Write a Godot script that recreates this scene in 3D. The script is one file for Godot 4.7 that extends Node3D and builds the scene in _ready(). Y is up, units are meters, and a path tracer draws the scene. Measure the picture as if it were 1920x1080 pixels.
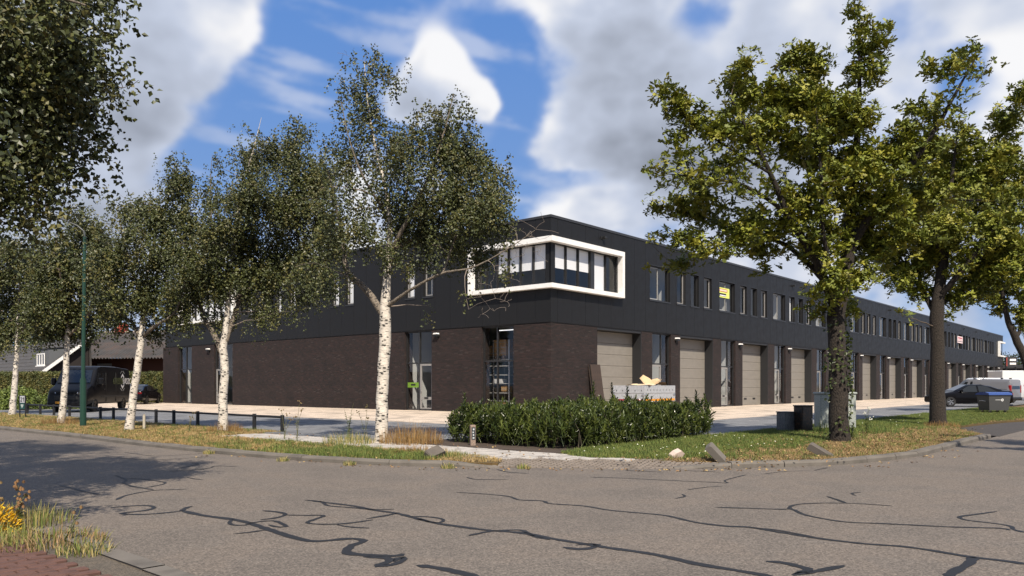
extends Node3D
# A corner business building seen across a bend in the road. World axes: camera at the origin, looking along -z.
# Two directions order the whole place: A runs along the left street, B along the right street.
# place(a, b, y) gives the point; the building's corner stands at a = 22.2, b = 28.75.

const A := Vector3(-0.7608, 0, -0.649)
const B := Vector3(0.6494, 0, -0.7605)
const TURN := 0.864          # turns local x to B and local z to -A
const EYE := 1.32
const ROAD := -0.10
const CORNER_A := 22.2
const CORNER_B := 28.75
const LONG := 116.3          # length of the right facade
const WIDE := 37.5           # length of the left facade
const UNIT := 8.39           # one business unit
const FIRST := 3.79          # where the first roller door starts

var rng := RandomNumberGenerator.new()
var M := {}
var names := {}

func place(a: float, b: float, y := 0.0) -> Vector3:
	return A * a + B * b + Vector3(0, y, 0)

func lin(r: float, g: float, b: float, a := 1.0) -> Color:
	return Color(r, g, b, a).linear_to_srgb()

# ---------------------------------------------------------------- mesh collector
class MB:
	var v := PackedVector3Array()
	var n := PackedVector3Array()
	var u := PackedVector2Array()
	var c := PackedColorArray()
	var col := Color(1, 1, 1)
	func put(p: Vector3, nn: Vector3, uv := Vector2.ZERO) -> void:
		v.append(p); n.append(nn); u.append(uv); c.append(col)
	# points run counter-clockwise seen from outside
	func tri(a: Vector3, b: Vector3, d: Vector3) -> void:
		var nn := (b - a).cross(d - a).normalized()
		put(a, nn); put(d, nn, Vector2(1, 1)); put(b, nn, Vector2(1, 0))
	func quad(a: Vector3, b: Vector3, d: Vector3, e: Vector3, ua := Vector2(0, 1), ub := Vector2(1, 1), ud := Vector2(1, 0), ue := Vector2(0, 0)) -> void:
		var nn := (b - a).cross(d - a)
		if nn.length_squared() < 1e-14:
			nn = (d - a).cross(e - a)
		nn = nn.normalized()
		put(a, nn, ua); put(d, nn, ud); put(b, nn, ub)
		put(a, nn, ua); put(e, nn, ue); put(d, nn, ud)
	func box(lo: Vector3, hi: Vector3) -> void:
		var p := [Vector3(lo.x, lo.y, lo.z), Vector3(hi.x, lo.y, lo.z), Vector3(hi.x, hi.y, lo.z), Vector3(lo.x, hi.y, lo.z), Vector3(lo.x, lo.y, hi.z), Vector3(hi.x, lo.y, hi.z), Vector3(hi.x, hi.y, hi.z), Vector3(lo.x, hi.y, hi.z)]
		quad(p[4], p[5], p[6], p[7]); quad(p[1], p[0], p[3], p[2]); quad(p[5], p[1], p[2], p[6])
		quad(p[0], p[4], p[7], p[3]); quad(p[7], p[6], p[2], p[3]); quad(p[0], p[1], p[5], p[4])
	# box with chamfered edges
	func cbox(lo: Vector3, hi: Vector3, k := 0.01) -> void:
		var m := (lo + hi) / 2.0
		var h := (hi - lo) / 2.0
		k = minf(k, minf(h.x, minf(h.y, h.z)) * 0.8)
		var corner := func(s: Vector3, ax: int) -> Vector3:
			var r := h - Vector3(k, k, k)
			r[ax] = h[ax]
			return m + r * s
		var f := func(a: Vector3, b: Vector3, d: Vector3, e: Vector3, away: Vector3) -> void:
			if (b - a).cross(d - a).dot(away) < 0.0: quad(a, e, d, b)
			else: quad(a, b, d, e)
		for ax in 3:
			for s in [-1.0, 1.0]:
				var q := []
				for e in [[-1, -1], [1, -1], [1, 1], [-1, 1]]:
					var w := Vector3.ZERO
					w[ax] = s; w[(ax + 1) % 3] = e[0]; w[(ax + 2) % 3] = e[1]
					q.append(corner.call(w, ax))
				var away := Vector3.ZERO
				away[ax] = s
				f.call(q[0], q[1], q[2], q[3], away)
		for ax in 3:
			var b := (ax + 1) % 3
			var d := (ax + 2) % 3
			for sb in [-1.0, 1.0]:
				for sd in [-1.0, 1.0]:
					var w0 := Vector3.ZERO
					w0[ax] = -1.0; w0[b] = sb; w0[d] = sd
					var w1 := w0
					w1[ax] = 1.0
					var away := w0
					away[ax] = 0.0
					f.call(corner.call(w0, b), corner.call(w1, b), corner.call(w1, d), corner.call(w0, d), away)
		for i in 8:
			var s := Vector3(1 if i & 1 else -1, 1 if i & 2 else -1, 1 if i & 4 else -1)
			var a: Vector3 = corner.call(s, 0)
			var b: Vector3 = corner.call(s, 1)
			var d: Vector3 = corner.call(s, 2)
			if (b - a).cross(d - a).dot(s) < 0.0: tri(a, d, b)
			else: tri(a, b, d)
	# round rod through points
	func tube(p: Array, r: Array, sides := 8, caps := true, vscale := 1.0) -> void:
		var side := Vector3.ZERO
		var rows := []
		var run := 0.0
		for i in p.size():
			var dir: Vector3 = (p[mini(i + 1, p.size() - 1)] - p[maxi(i - 1, 0)]).normalized()
			if side == Vector3.ZERO:
				side = dir.cross(Vector3(0.31, 0.12, 0.94)).normalized()
			side = (side - dir * side.dot(dir)).normalized()
			var up := dir.cross(side)
			if i > 0:
				run += (p[i] - p[i - 1]).length()
			var row := []
			for k in sides + 1:
				var t := TAU * k / sides
				var o := side * cos(t) + up * sin(t)
				row.append([p[i] + o * r[i], o, Vector2(float(k) / sides, run * vscale)])
			rows.append(row)
		for i in p.size() - 1:
			for k in sides:
				var a = rows[i][k]; var b = rows[i][k + 1]; var d = rows[i + 1][k + 1]; var e = rows[i + 1][k]
				put(a[0], a[1], a[2]); put(d[0], d[1], d[2]); put(b[0], b[1], b[2])
				put(a[0], a[1], a[2]); put(e[0], e[1], e[2]); put(d[0], d[1], d[2])
		if caps:
			for end in [0, p.size() - 1]:
				if r[end] < 0.004: continue
				for k in sides:
					if end: tri(p[end], rows[end][k][0], rows[end][k + 1][0])
					else: tri(p[end], rows[end][k + 1][0], rows[end][k][0])
	# straight prism: outline (x, y) counter-clockwise seen from +z, from z0 to z1
	func prism(o: PackedVector2Array, z0: float, z1: float) -> void:
		var t := Geometry2D.triangulate_polygon(o)
		for i in range(0, t.size(), 3):
			var a := o[t[i]]; var b := o[t[i + 1]]; var d := o[t[i + 2]]
			if (b - a).cross(d - a) < 0.0:
				var w := b
				b = d; d = w
			tri(Vector3(a.x, a.y, z1), Vector3(b.x, b.y, z1), Vector3(d.x, d.y, z1))
			tri(Vector3(a.x, a.y, z0), Vector3(d.x, d.y, z0), Vector3(b.x, b.y, z0))
		for i in o.size():
			var a := o[i]; var b := o[(i + 1) % o.size()]
			quad(Vector3(a.x, a.y, z0), Vector3(b.x, b.y, z0), Vector3(b.x, b.y, z1), Vector3(a.x, a.y, z1))
	# flat sheet of an outline in plan (x, z) at height y, with an edge down to y - deep
	func sheet(o: PackedVector2Array, y: float, deep := 0.3) -> void:
		var t := Geometry2D.triangulate_polygon(o)
		for i in range(0, t.size(), 3):
			var a := Vector3(o[t[i]].x, y, o[t[i]].y); var b := Vector3(o[t[i + 1]].x, y, o[t[i + 1]].y); var d := Vector3(o[t[i + 2]].x, y, o[t[i + 2]].y)
			if (b - a).cross(d - a).y < 0.0: tri(a, d, b)
			else: tri(a, b, d)
		if deep > 0.0:
			for i in o.size():
				var a := Vector3(o[i].x, y, o[i].y); var b := Vector3(o[(i + 1) % o.size()].x, y, o[(i + 1) % o.size()].y)
				quad(a - Vector3(0, deep, 0), b - Vector3(0, deep, 0), b, a)
	func mesh() -> ArrayMesh:
		var a := []
		a.resize(Mesh.ARRAY_MAX)
		a[Mesh.ARRAY_VERTEX] = v; a[Mesh.ARRAY_NORMAL] = n; a[Mesh.ARRAY_TEX_UV] = u; a[Mesh.ARRAY_COLOR] = c
		var m := ArrayMesh.new()
		m.add_surface_from_arrays(Mesh.PRIMITIVE_TRIANGLES, a)
		return m

func numbered(called: String) -> String:
	var k: int = names.get(called, 0)
	names[called] = k + 1
	return called if k == 0 else "%s_%03d" % [called, k]

func tag(o: Node, label: String, category := "", group := "", kind := "") -> Node:
	if label: o.set_meta("label", label)
	if category: o.set_meta("category", category)
	if group: o.set_meta("group", group)
	if kind: o.set_meta("kind", kind)
	return o

func thing(called: String, label: String, category: String, at := Vector3.ZERO, turn := 0.0, group := "") -> Node3D:
	var o := Node3D.new()
	o.name = numbered(called)
	add_child(o, true)
	o.position = at
	o.rotation.y = turn
	tag(o, label, category, group)
	return o

# a mesh as a part of a thing, or (parent = self) as a thing of its own
func put(called: String, m, material: Material, parent: Node = self, at := Vector3.ZERO) -> MeshInstance3D:
	var o := MeshInstance3D.new()
	o.name = numbered(called) if parent == self else called
	o.mesh = m.mesh() if m is MB else m
	o.material_override = material
	o.position = at
	parent.add_child(o, true)
	return o

func structure(called: String, m, material: Material) -> MeshInstance3D:
	var o := put(called, m, material)
	o.set_meta("kind", "structure")
	return o

func many(called: String, mesh: Mesh, material: Material, places: Array, colors: Array, parent: Node = self) -> MultiMeshInstance3D:
	var mm := MultiMesh.new()
	mm.transform_format = MultiMesh.TRANSFORM_3D
	mm.use_colors = colors.size() > 0
	mm.mesh = mesh
	mm.instance_count = places.size()
	for i in places.size():
		mm.set_instance_transform(i, places[i])
		if colors: mm.set_instance_color(i, colors[i])
	var o := MultiMeshInstance3D.new()
	o.name = numbered(called) if parent == self else called
	o.multimesh = mm
	o.material_override = material
	parent.add_child(o, true)
	o.set_meta("kind", "stuff")
	return o

func lettering(words: String, size: float, material: Material, parent: Node, at: Vector3, turn := Vector3.ZERO, called := "lettering", bold := true) -> MeshInstance3D:
	var t := TextMesh.new()
	var f := SystemFont.new()
	f.font_names = PackedStringArray(["Droid Sans"])
	f.font_weight = 700 if bold else 400
	t.font = f
	t.text = words
	t.font_size = 32
	t.pixel_size = size / 32.0
	t.depth = 0.004
	var o := put(called, t, material, parent, at)
	o.rotation = turn
	return o

# ---------------------------------------------------------------- materials
func mat(color: Color, rough := 0.8, metal := 0.0, spec := 0.5) -> StandardMaterial3D:
	var m := StandardMaterial3D.new()
	m.albedo_color = color
	m.roughness = rough
	m.metallic = metal
	m.metallic_specular = spec
	return m

func noise(seed_: int, freq: float, size: int, stops: Array, octaves := 5, kind := FastNoiseLite.TYPE_SIMPLEX_SMOOTH) -> NoiseTexture2D:
	var f := FastNoiseLite.new()
	f.noise_type = kind
	f.seed = seed_
	f.frequency = freq
	f.fractal_octaves = octaves
	var t := NoiseTexture2D.new()
	t.width = size; t.height = size
	t.seamless = true
	t.noise = f
	if stops:
		var g := Gradient.new()
		var off := PackedFloat32Array()
		var cols := PackedColorArray()
		for s in stops:
			off.append(s[0]); cols.append(s[1])
		g.offsets = off; g.colors = cols
		t.color_ramp = g
	return t

func grey(x: float) -> Color:
	return Color(x, x, x)

# triplanar material: albedo from a texture that repeats every `tile` metres, multiplied by a coarse one that repeats every `tile2`
func rough_mat(color: Color, tex: Texture2D, tile: float, coarse: Texture2D = null, tile2 := 7.0, rough := 0.9, relief: Texture2D = null, depth := 0.3, world := true) -> StandardMaterial3D:
	var m := mat(color, rough)
	m.albedo_texture = tex
	m.uv1_triplanar = true
	m.uv1_world_triplanar = world
	m.uv1_scale = Vector3.ONE / tile
	if coarse:
		m.detail_enabled = true
		m.detail_albedo = coarse
		m.detail_blend_mode = BaseMaterial3D.BLEND_MODE_MUL
		m.detail_uv_layer = BaseMaterial3D.DETAIL_UV_2
		m.uv2_triplanar = true
		m.uv2_world_triplanar = world
		m.uv2_scale = Vector3.ONE / tile2
	if relief:
		m.heightmap_enabled = true
		m.heightmap_texture = relief
		m.heightmap_scale = depth
	return m

func pixels(w: int, h: int, f: Callable) -> ImageTexture:
	var d := PackedByteArray()
	d.resize(w * h * 3)
	for y in h:
		for x in w:
			var q: Color = f.call(x, y)
			var k := (y * w + x) * 3
			d[k] = clampi(int(q.r * 255.0), 0, 255); d[k + 1] = clampi(int(q.g * 255.0), 0, 255); d[k + 2] = clampi(int(q.b * 255.0), 0, 255)
	return ImageTexture.create_from_image(Image.create_from_data(w, h, false, Image.FORMAT_RGB8, d))

func make_materials() -> void:
	var r := RandomNumberGenerator.new()
	r.seed = 5
	# asphalt: stones in dark binder
	var cell := FastNoiseLite.new()
	cell.noise_type = FastNoiseLite.TYPE_CELLULAR
	cell.cellular_return_type = FastNoiseLite.RETURN_CELL_VALUE
	cell.frequency = 0.13
	cell.seed = 3
	var cimg := cell.get_seamless_image(1024, 1024)
	var cd := cimg.get_data()
	var chan := cd.size() / (1024 * 1024)
	var d := PackedByteArray()
	d.resize(1024 * 1024 * 3)
	for i in 1024 * 1024:
		var q := cd[i * chan] / 255.0
		var t := 0.58 + 0.42 * (q - 0.5) + r.randf_range(-0.07, 0.07)
		if q > 0.92: t += 0.22
		elif q < 0.08: t -= 0.14
		d[i * 3] = clampi(int(t * 255.0), 0, 255); d[i * 3 + 1] = clampi(int(t * 248.0), 0, 255); d[i * 3 + 2] = clampi(int(t * 238.0), 0, 255)
	var asphalt := ImageTexture.create_from_image(Image.create_from_data(1024, 1024, false, Image.FORMAT_RGB8, d))
	var patches := noise(11, 0.012, 512, [[0.0, grey(0.90)], [0.45, grey(0.97)], [0.6, Color(1.0, 0.99, 0.98)], [1.0, grey(0.94)]])
	M.asphalt = rough_mat(lin(0.46, 0.412, 0.37), asphalt, 1.9, patches, 11.0, 0.85, asphalt, 0.35)
	M.dark_asphalt = rough_mat(lin(0.16, 0.145, 0.138), asphalt, 2.3, patches, 6.0, 0.9, asphalt, 0.35)
	M.gravel = rough_mat(lin(0.34, 0.30, 0.25), asphalt, 1.3, patches, 3.0, 0.95, asphalt, 1.0)
	M.seal = mat(lin(0.013, 0.013, 0.014), 0.6)
	var speck := noise(21, 0.35, 512, [[0.0, grey(0.62)], [0.5, grey(0.85)], [1.0, grey(1.0)]], 3)
	var soft := noise(22, 0.01, 512, [[0.0, grey(0.72)], [0.5, grey(0.95)], [1.0, grey(1.0)]])
	M.concrete = rough_mat(lin(0.22, 0.195, 0.165), speck, 0.9, soft, 3.1, 0.9, speck, 0.3)
	M.old_concrete = rough_mat(lin(0.17, 0.145, 0.12), speck, 0.7, soft, 1.7, 0.95, speck, 0.5)
	M.slab = rough_mat(lin(0.64, 0.59, 0.53), speck, 0.8, soft, 2.3, 0.9, speck, 0.25)
	M.cobble = rough_mat(lin(0.27, 0.225, 0.185), speck, 0.5, soft, 1.9, 0.9, speck, 0.4)
	M.red_brick = rough_mat(lin(0.165, 0.082, 0.062), speck, 0.6, soft, 0.9, 0.9, speck, 0.4)
	M.joint = rough_mat(lin(0.13, 0.10, 0.075), speck, 0.7, soft, 2.0, 0.95)
	# small paving: staggered bricks too far off to tell apart
	var paver := pixels(512, 512, func(x: int, y: int) -> Color:
		var row := y / 32
		var xx := (x + (32 if row % 2 else 0)) % 512
		var edge := mini(mini(xx % 64, 63 - xx % 64), mini(y % 32, 31 - y % 32))
		var h := float(hash(Vector2i(xx / 64, row)) % 1000) / 1000.0
		var t := 0.86 + 0.14 * h + r.randf_range(-0.03, 0.03)
		if edge < 1: t *= 0.6
		return Color(t, t * 0.99, t * 0.98))
	M.beige_paving = rough_mat(lin(0.71, 0.595, 0.475), paver, 1.7, soft, 9.0, 0.9, paver, 0.25)
	M.grey_paving = rough_mat(lin(0.215, 0.222, 0.232), paver, 1.7, soft, 7.0, 0.85, paver, 0.3)
	M.white_paving = rough_mat(lin(0.62, 0.60, 0.57), paver, 1.7, soft, 2.0, 0.9)
	var soil := noise(31, 0.06, 512, [[0.0, Color(0.42, 0.36, 0.22)], [0.35, Color(0.62, 0.5, 0.3)], [0.55, Color(0.75, 0.62, 0.38)], [0.75, Color(0.5, 0.5, 0.24)], [1.0, Color(0.4, 0.45, 0.2)]])
	M.soil = rough_mat(lin(0.30, 0.28, 0.25), soil, 3.3, soft, 6.1, 1.0, speck, 1.0)
	M.bare_soil = rough_mat(lin(0.10, 0.07, 0.05), speck, 0.8, soft, 2.0, 1.0, speck, 1.2)
	# brick wall: thin dark courses, long stretchers, deep joints
	var bh := PackedByteArray()
	bh.resize(512 * 512 * 3)
	var bc := PackedByteArray()
	bc.resize(512 * 512 * 3)
	for y in 512:
		var row := y / 16
		var shift: int = [0, 37, 18, 52, 9, 44, 27, 60][row % 8]
		for x in 512:
			var xx := (x + shift) % 512
			var id := float(hash(Vector3i(xx / 64, row, 7)) % 1000) / 1000.0
			var id2 := float(hash(Vector3i(xx / 64, row, 9)) % 1000) / 1000.0
			var in_joint := (y % 16) < 3 or (xx % 64) < 2
			var k := (y * 512 + x) * 3
			var t := 0.52 + 0.26 * id + r.randf_range(-0.05, 0.05)
			var col := Color(t * (1.0 + 0.16 * id2), t * (0.82 + 0.05 * id2), t * 0.80)
			if id > 0.965: col = Color(0.95, 0.86, 0.82)
			if in_joint: col = Color(0.30, 0.27, 0.26) * (0.9 + 0.2 * r.randf())
			var hh := 0.1 if in_joint else 0.75 + 0.25 * id2
			for q in 3:
				bc[k + q] = clampi(int(col[q] * 255.0), 0, 255)
				bh[k + q] = clampi(int(hh * 255.0), 0, 255)
	var brick := ImageTexture.create_from_image(Image.create_from_data(512, 512, false, Image.FORMAT_RGB8, bc))
	var brick_h := ImageTexture.create_from_image(Image.create_from_data(512, 512, false, Image.FORMAT_RGB8, bh))
	var wall_soft := noise(41, 0.009, 512, [[0.0, grey(0.8)], [0.4, grey(0.94)], [0.7, grey(1.0)], [1.0, Color(1.0, 0.96, 0.94)]])
	M.brick = rough_mat(lin(0.040, 0.034, 0.034), brick, 2.0, wall_soft, 7.3, 0.85, brick_h, 1.2, false)
	M.cladding = mat(lin(0.0125, 0.0127, 0.0136), 0.55, 0.0, 0.32)
	M.cladding.roughness_texture = noise(43, 0.02, 256, [[0.0, grey(0.75)], [1.0, grey(1.0)]])
	M.cladding.uv1_triplanar = true
	M.cladding.uv1_scale = Vector3.ONE / 3.0
	M.backing = mat(lin(0.03, 0.03, 0.03), 0.9)
	M.reveal = mat(lin(0.016, 0.0165, 0.018), 0.55)
	M.coping = mat(lin(0.026, 0.026, 0.027), 0.4)
	M.frame = mat(lin(0.02, 0.02, 0.021), 0.4)
	M.light_frame = mat(lin(0.30, 0.30, 0.29), 0.4)
	M.white = rough_mat(lin(0.78, 0.77, 0.74), noise(44, 0.03, 256, [[0.0, grey(0.9)], [0.4, grey(1.0)], [1.0, grey(1.0)]]), 2.5, null, 7.0, 0.5)
	M.blind = mat(lin(0.74, 0.75, 0.76), 0.9)
	M.plaster = mat(lin(0.40, 0.41, 0.40), 0.9)
	M.inner_floor = mat(lin(0.14, 0.14, 0.14), 0.6)
	M.inner_dark = mat(lin(0.24, 0.24, 0.24), 0.9)
	M.door_taupe = rough_mat(lin(0.222, 0.203, 0.175), noise(45, 0.02, 256, [[0.0, grey(0.93)], [1.0, grey(1.0)]]), 2.0, null, 7.0, 0.55)
	M.door_grey = mat(lin(0.24, 0.23, 0.22), 0.5)
	M.glass = mat(Color(0.1, 0.12, 0.12, 0.04), 0.02)
	M.glass.transparency = BaseMaterial3D.TRANSPARENCY_ALPHA
	M.tinted = mat(Color(0.03, 0.035, 0.04, 0.5), 0.02)
	M.tinted.transparency = BaseMaterial3D.TRANSPARENCY_ALPHA
	M.steel = mat(lin(0.55, 0.55, 0.55), 0.35, 0.9)
	M.black = mat(lin(0.01, 0.01, 0.01), 0.5)
	M.rubber = mat(lin(0.012, 0.012, 0.012), 0.85)

# ---------------------------------------------------------------- sky
func make_sky() -> Sky:
	# clouds: [azimuth, elevation, spread, spread, weight] in radians, over a field of noise that covers the whole sky
	var guide := [[-0.401, 0.379, 0.097, 0.128, 0.45], [-0.446, 0.274, 0.071, 0.067, 0.25], [-0.515, 0.226, 0.092, 0.101, 0.30], [-0.331, 0.400, 0.030, 0.081, 0.10], [-0.091, 0.379, 0.041, 0.044, 0.80], [-0.037, 0.344, 0.020, 0.020, 0.50], [-0.127, 0.342, 0.040, 0.034, 0.45], [0.173, 0.380, 0.131, 0.114, 0.36], [0.081, 0.419, 0.094, 0.054, 0.35], [0.107, 0.282, 0.100, 0.067, 0.34], [0.225, 0.271, 0.122, 0.081, 0.36], [0.027, 0.259, 0.027, 0.047, 0.25], [0.319, 0.323, 0.103, 0.155, 0.22], [0.435, 0.309, 0.111, 0.155, 0.24], [0.540, 0.256, 0.074, 0.114, 0.30], [0.114, 0.216, 0.073, 0.022, 0.50], [0.319, 0.154, 0.121, 0.040, 0.40], [0.540, 0.094, 0.050, 0.054, 0.10], [-0.206, 0.272, 0.045, 0.054, 0.30], [-0.263, 0.118, 0.188, 0.061, 0.20], [-0.499, 0.166, 0.130, 0.054, 0.25], [0.462, 0.122, 0.108, 0.067, 0.30], [-0.263, 0.362, 0.069, 0.135, -0.38], [-0.180, 0.403, 0.072, 0.047, -0.42], [0.003, 0.356, 0.034, 0.074, -0.50], [0.027, 0.420, 0.047, 0.047, -0.15], [-0.361, 0.243, 0.047, 0.034, -0.30], [0.067, 0.246, 0.074, 0.020, -0.28], [0.147, 0.244, 0.040, 0.013, -0.20], [0.238, 0.420, 0.045, 0.040, -0.30], [0.000, 0.453, 0.081, 0.020, 0.15], [0.520, 0.328, 0.023, 0.040, -0.50], [-0.007, 0.227, 0.054, 0.040, -0.20], [0.564, 0.059, 0.029, 0.040, -0.25], [-0.313, 0.300, 0.037, 0.054, -0.30]]
	var bright := [[-0.087, 0.384, 0.053, 0.047, 0.45], [-0.037, 0.347, 0.027, 0.020, 0.35], [0.027, 0.442, 0.101, 0.034, 0.22], [-0.349, 0.408, 0.054, 0.040, 0.25], [0.094, 0.216, 0.093, 0.024, 0.30], [0.515, 0.260, 0.066, 0.067, 0.45], [0.560, 0.337, 0.029, 0.047, 0.35], [0.193, 0.345, 0.130, 0.074, -0.03], [0.219, 0.253, 0.083, 0.040, -0.13], [-0.440, 0.308, 0.088, 0.061, -0.06], [0.040, 0.265, 0.040, 0.054, 0.12], [0.319, 0.154, 0.121, 0.040, 0.25], [0.180, 0.414, 0.059, 0.047, 0.10], [-0.206, 0.210, 0.077, 0.081, 0.30], [-0.372, 0.188, 0.058, 0.040, 0.20], [0.418, 0.377, 0.141, 0.074, 0.12], [0.307, 0.402, 0.073, 0.047, 0.08], [0.225, 0.246, 0.102, 0.047, -0.08], [0.384, 0.287, 0.087, 0.081, 0.03], [-0.515, 0.226, 0.061, 0.054, 0.08]]
	var f := FastNoiseLite.new()
	f.noise_type = FastNoiseLite.TYPE_SIMPLEX_SMOOTH
	f.seed = 8
	f.frequency = 1.0
	f.fractal_octaves = 6
	f.fractal_gain = 0.52
	var w := FastNoiseLite.new()
	w.noise_type = FastNoiseLite.TYPE_SIMPLEX_SMOOTH
	w.seed = 19
	w.frequency = 1.0
	w.fractal_octaves = 3
	var W := 2048
	var H := 1024
	var d := PackedFloat32Array()
	d.resize(W * H * 3)
	for y in H / 2 + 2:
		var el := (0.5 - (y + 0.5) / H) * PI
		var ce := cos(el)
		var se := sin(el)
		for x in W:
			var az := wrapf((x + 0.5) / W * TAU, -PI, PI)
			var dir := Vector3(sin(az) * ce, se, -cos(az) * ce)
			# clouds lie on a high sheet: flatter towards the horizon
			var q := Vector3(dir.x, dir.y * 1.6, dir.z) * 3.0
			var n1 := f.get_noise_3dv(q)
			var n2 := w.get_noise_3dv(q * 0.8 + Vector3(7, 3, 1))
			var fine := f.get_noise_3dv(q * 3.7 + Vector3(1, 5, 2))
			var g := 0.12
			var br := 0.0
			if absf(az) < 0.95 and el < 0.75:
				g = 0.0
				var near := 1.0 - smoothstep(0.7, 0.95, absf(az))
				near *= 1.0 - smoothstep(0.55, 0.75, el)
				for b in guide:
					var ex: float = (az - b[0] + n2 * 0.03 + fine * 0.012) / b[2]
					var ey: float = (el - b[1] + n1 * 0.03 + fine * 0.012) / b[3]
					var e: float = ex * ex + ey * ey
					if e < 6.0: g += b[4] * exp(-e)
				for b in bright:
					var ex: float = (az - b[0] + n2 * 0.03) / b[2]
					var ey: float = (el - b[1] + n1 * 0.03) / b[3]
					var e: float = ex * ex + ey * ey
					if e < 6.0: br += b[4] * exp(-e)
				g = lerpf(0.12, g, near)
				br *= near
			var thick := n1 * 0.55 + fine * 0.16 + g
			var cover := smoothstep(-0.02, 0.17 + 0.14 * smoothstep(-0.2, 0.3, n2), thick) * 0.80 + 0.20 * smoothstep(-0.14, 0.1, thick)
			# high thin streaks over the blue
			var wisp := f.get_noise_3dv(Vector3(dir.x * 2.2 + dir.y * 3.0, dir.y * 15.0 + dir.x * 2.0, dir.z * 2.2) * 1.6)
			cover = maxf(cover, smoothstep(-0.02, 0.5, wisp + 0.3 * fine) * 0.38)
			var t := pow(clampf(1.0 - se, 0.0, 1.0), 3.2)
			var blue := Color(0.085, 0.245, 0.66).lerp(Color(0.36, 0.53, 0.80), t)
			# heaped cloud: rounded heads catch the sun, hollows and thick bellies are grey
			var heap := 1.0 - 2.2 * absf(w.get_noise_3dv(q * 3.1 + Vector3(4, 1, 9)))
			var body := f.get_noise_3dv(q * 1.7 + Vector3(3.1, 0.4, 8.0))
			var l := 0.73 - 0.20 * smoothstep(0.1, 0.5, thick) + 0.20 * body + 0.07 * heap + 0.16 * fine + br
			l = clampf(l, 0.26, 0.99)
			var cl := Color(l * 0.82, l * 0.905, l * 1.10)
			if l > 0.72: cl = cl.lerp(Color(l, l, l * 1.02), minf(1.0, (l - 0.72) / 0.24))
			var c := blue.lerp(cl, cover)
			var k := (y * W + x) * 3
			d[k] = c.r; d[k + 1] = c.g; d[k + 2] = c.b
	for y in range(H / 2 + 2, H):
		for x in W:
			var k := (y * W + x) * 3
			d[k] = 0.16; d[k + 1] = 0.155; d[k + 2] = 0.15
	var im := Image.create_from_data(W, H, false, Image.FORMAT_RGBF, d.to_byte_array())
	var m := PanoramaSkyMaterial.new()
	m.panorama = ImageTexture.create_from_image(im)
	var s := Sky.new()
	s.sky_material = m
	return s

func make_view() -> void:
	var c := Camera3D.new()
	c.name = "camera"
	c.position = Vector3(0, EYE, 0)
	c.projection = Camera3D.PROJECTION_FRUSTUM
	c.near = 0.1
	c.far = 900.0
	c.size = 0.1 * 1080.0 / 1485.0
	c.frustum_offset = Vector2(0, 0.1 * (723.0 - 540.0) / 1485.0)
	add_child(c)
	c.current = true
	var e := Environment.new()
	e.background_mode = Environment.BG_SKY
	e.sky = make_sky()
	e.background_energy_multiplier = 0.68
	e.tonemap_mode = Environment.TONE_MAPPER_LINEAR
	e.tonemap_exposure = 1.4
	e.sdfgi_enabled = true
	e.ssao_enabled = true
	e.ssil_enabled = true
	var we := WorldEnvironment.new()
	we.name = "environment"
	we.environment = e
	add_child(we)
	var s := DirectionalLight3D.new()
	s.name = "sun"
	s.light_energy = 1.6
	s.light_angular_distance = 0.53
	s.light_color = Color(1.0, 0.955, 0.89)
	s.shadow_enabled = true
	add_child(s)
	s.look_at_from_position(Vector3.ZERO, Vector3(-0.248, -1.4, -1.25), Vector3.UP)

# ---------------------------------------------------------------- ground
# edge of the road on the building's side, from the left street round the bend to the right street: (x, z)
var kerb_line := [Vector2(-62, -64), Vector2(-30.5, -37.4), Vector2(-16.4, -25.4), Vector2(-11.7, -21.4), Vector2(-8.95, -18.85), Vector2(-6.8, -17.0), Vector2(-5.6, -16.05), Vector2(-4.03, -14.96), Vector2(-2.48, -14.15), Vector2(-1.4, -13.86), Vector2(-0.3, -13.72), Vector2(0.9, -13.62), Vector2(2.1, -13.55), Vector2(3.1, -13.55), Vector2(3.9, -13.6), Vector2(4.6, -13.75), Vector2(5.9, -14.2), Vector2(7.1, -14.96), Vector2(8.3, -16.0), Vector2(9.56, -17.5), Vector2(11.16, -19.4), Vector2(13.0, -21.5)]

func poly_of(points: Array) -> PackedVector2Array:
	var o := PackedVector2Array()
	for p in points:
		o.append(Vector2(p.x, p.z) if p is Vector3 else p)
	return o

func along(line: Array, step: float) -> Array:
	# points every step metres
	var c := Curve2D.new()
	for p in line: c.add_point(p)
	c.bake_interval = 0.05
	var out := []
	var total := c.get_baked_length()
	var n := int(total / step)
	for i in n + 1:
		out.append(c.sample_baked(i * step))
	return out

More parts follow.
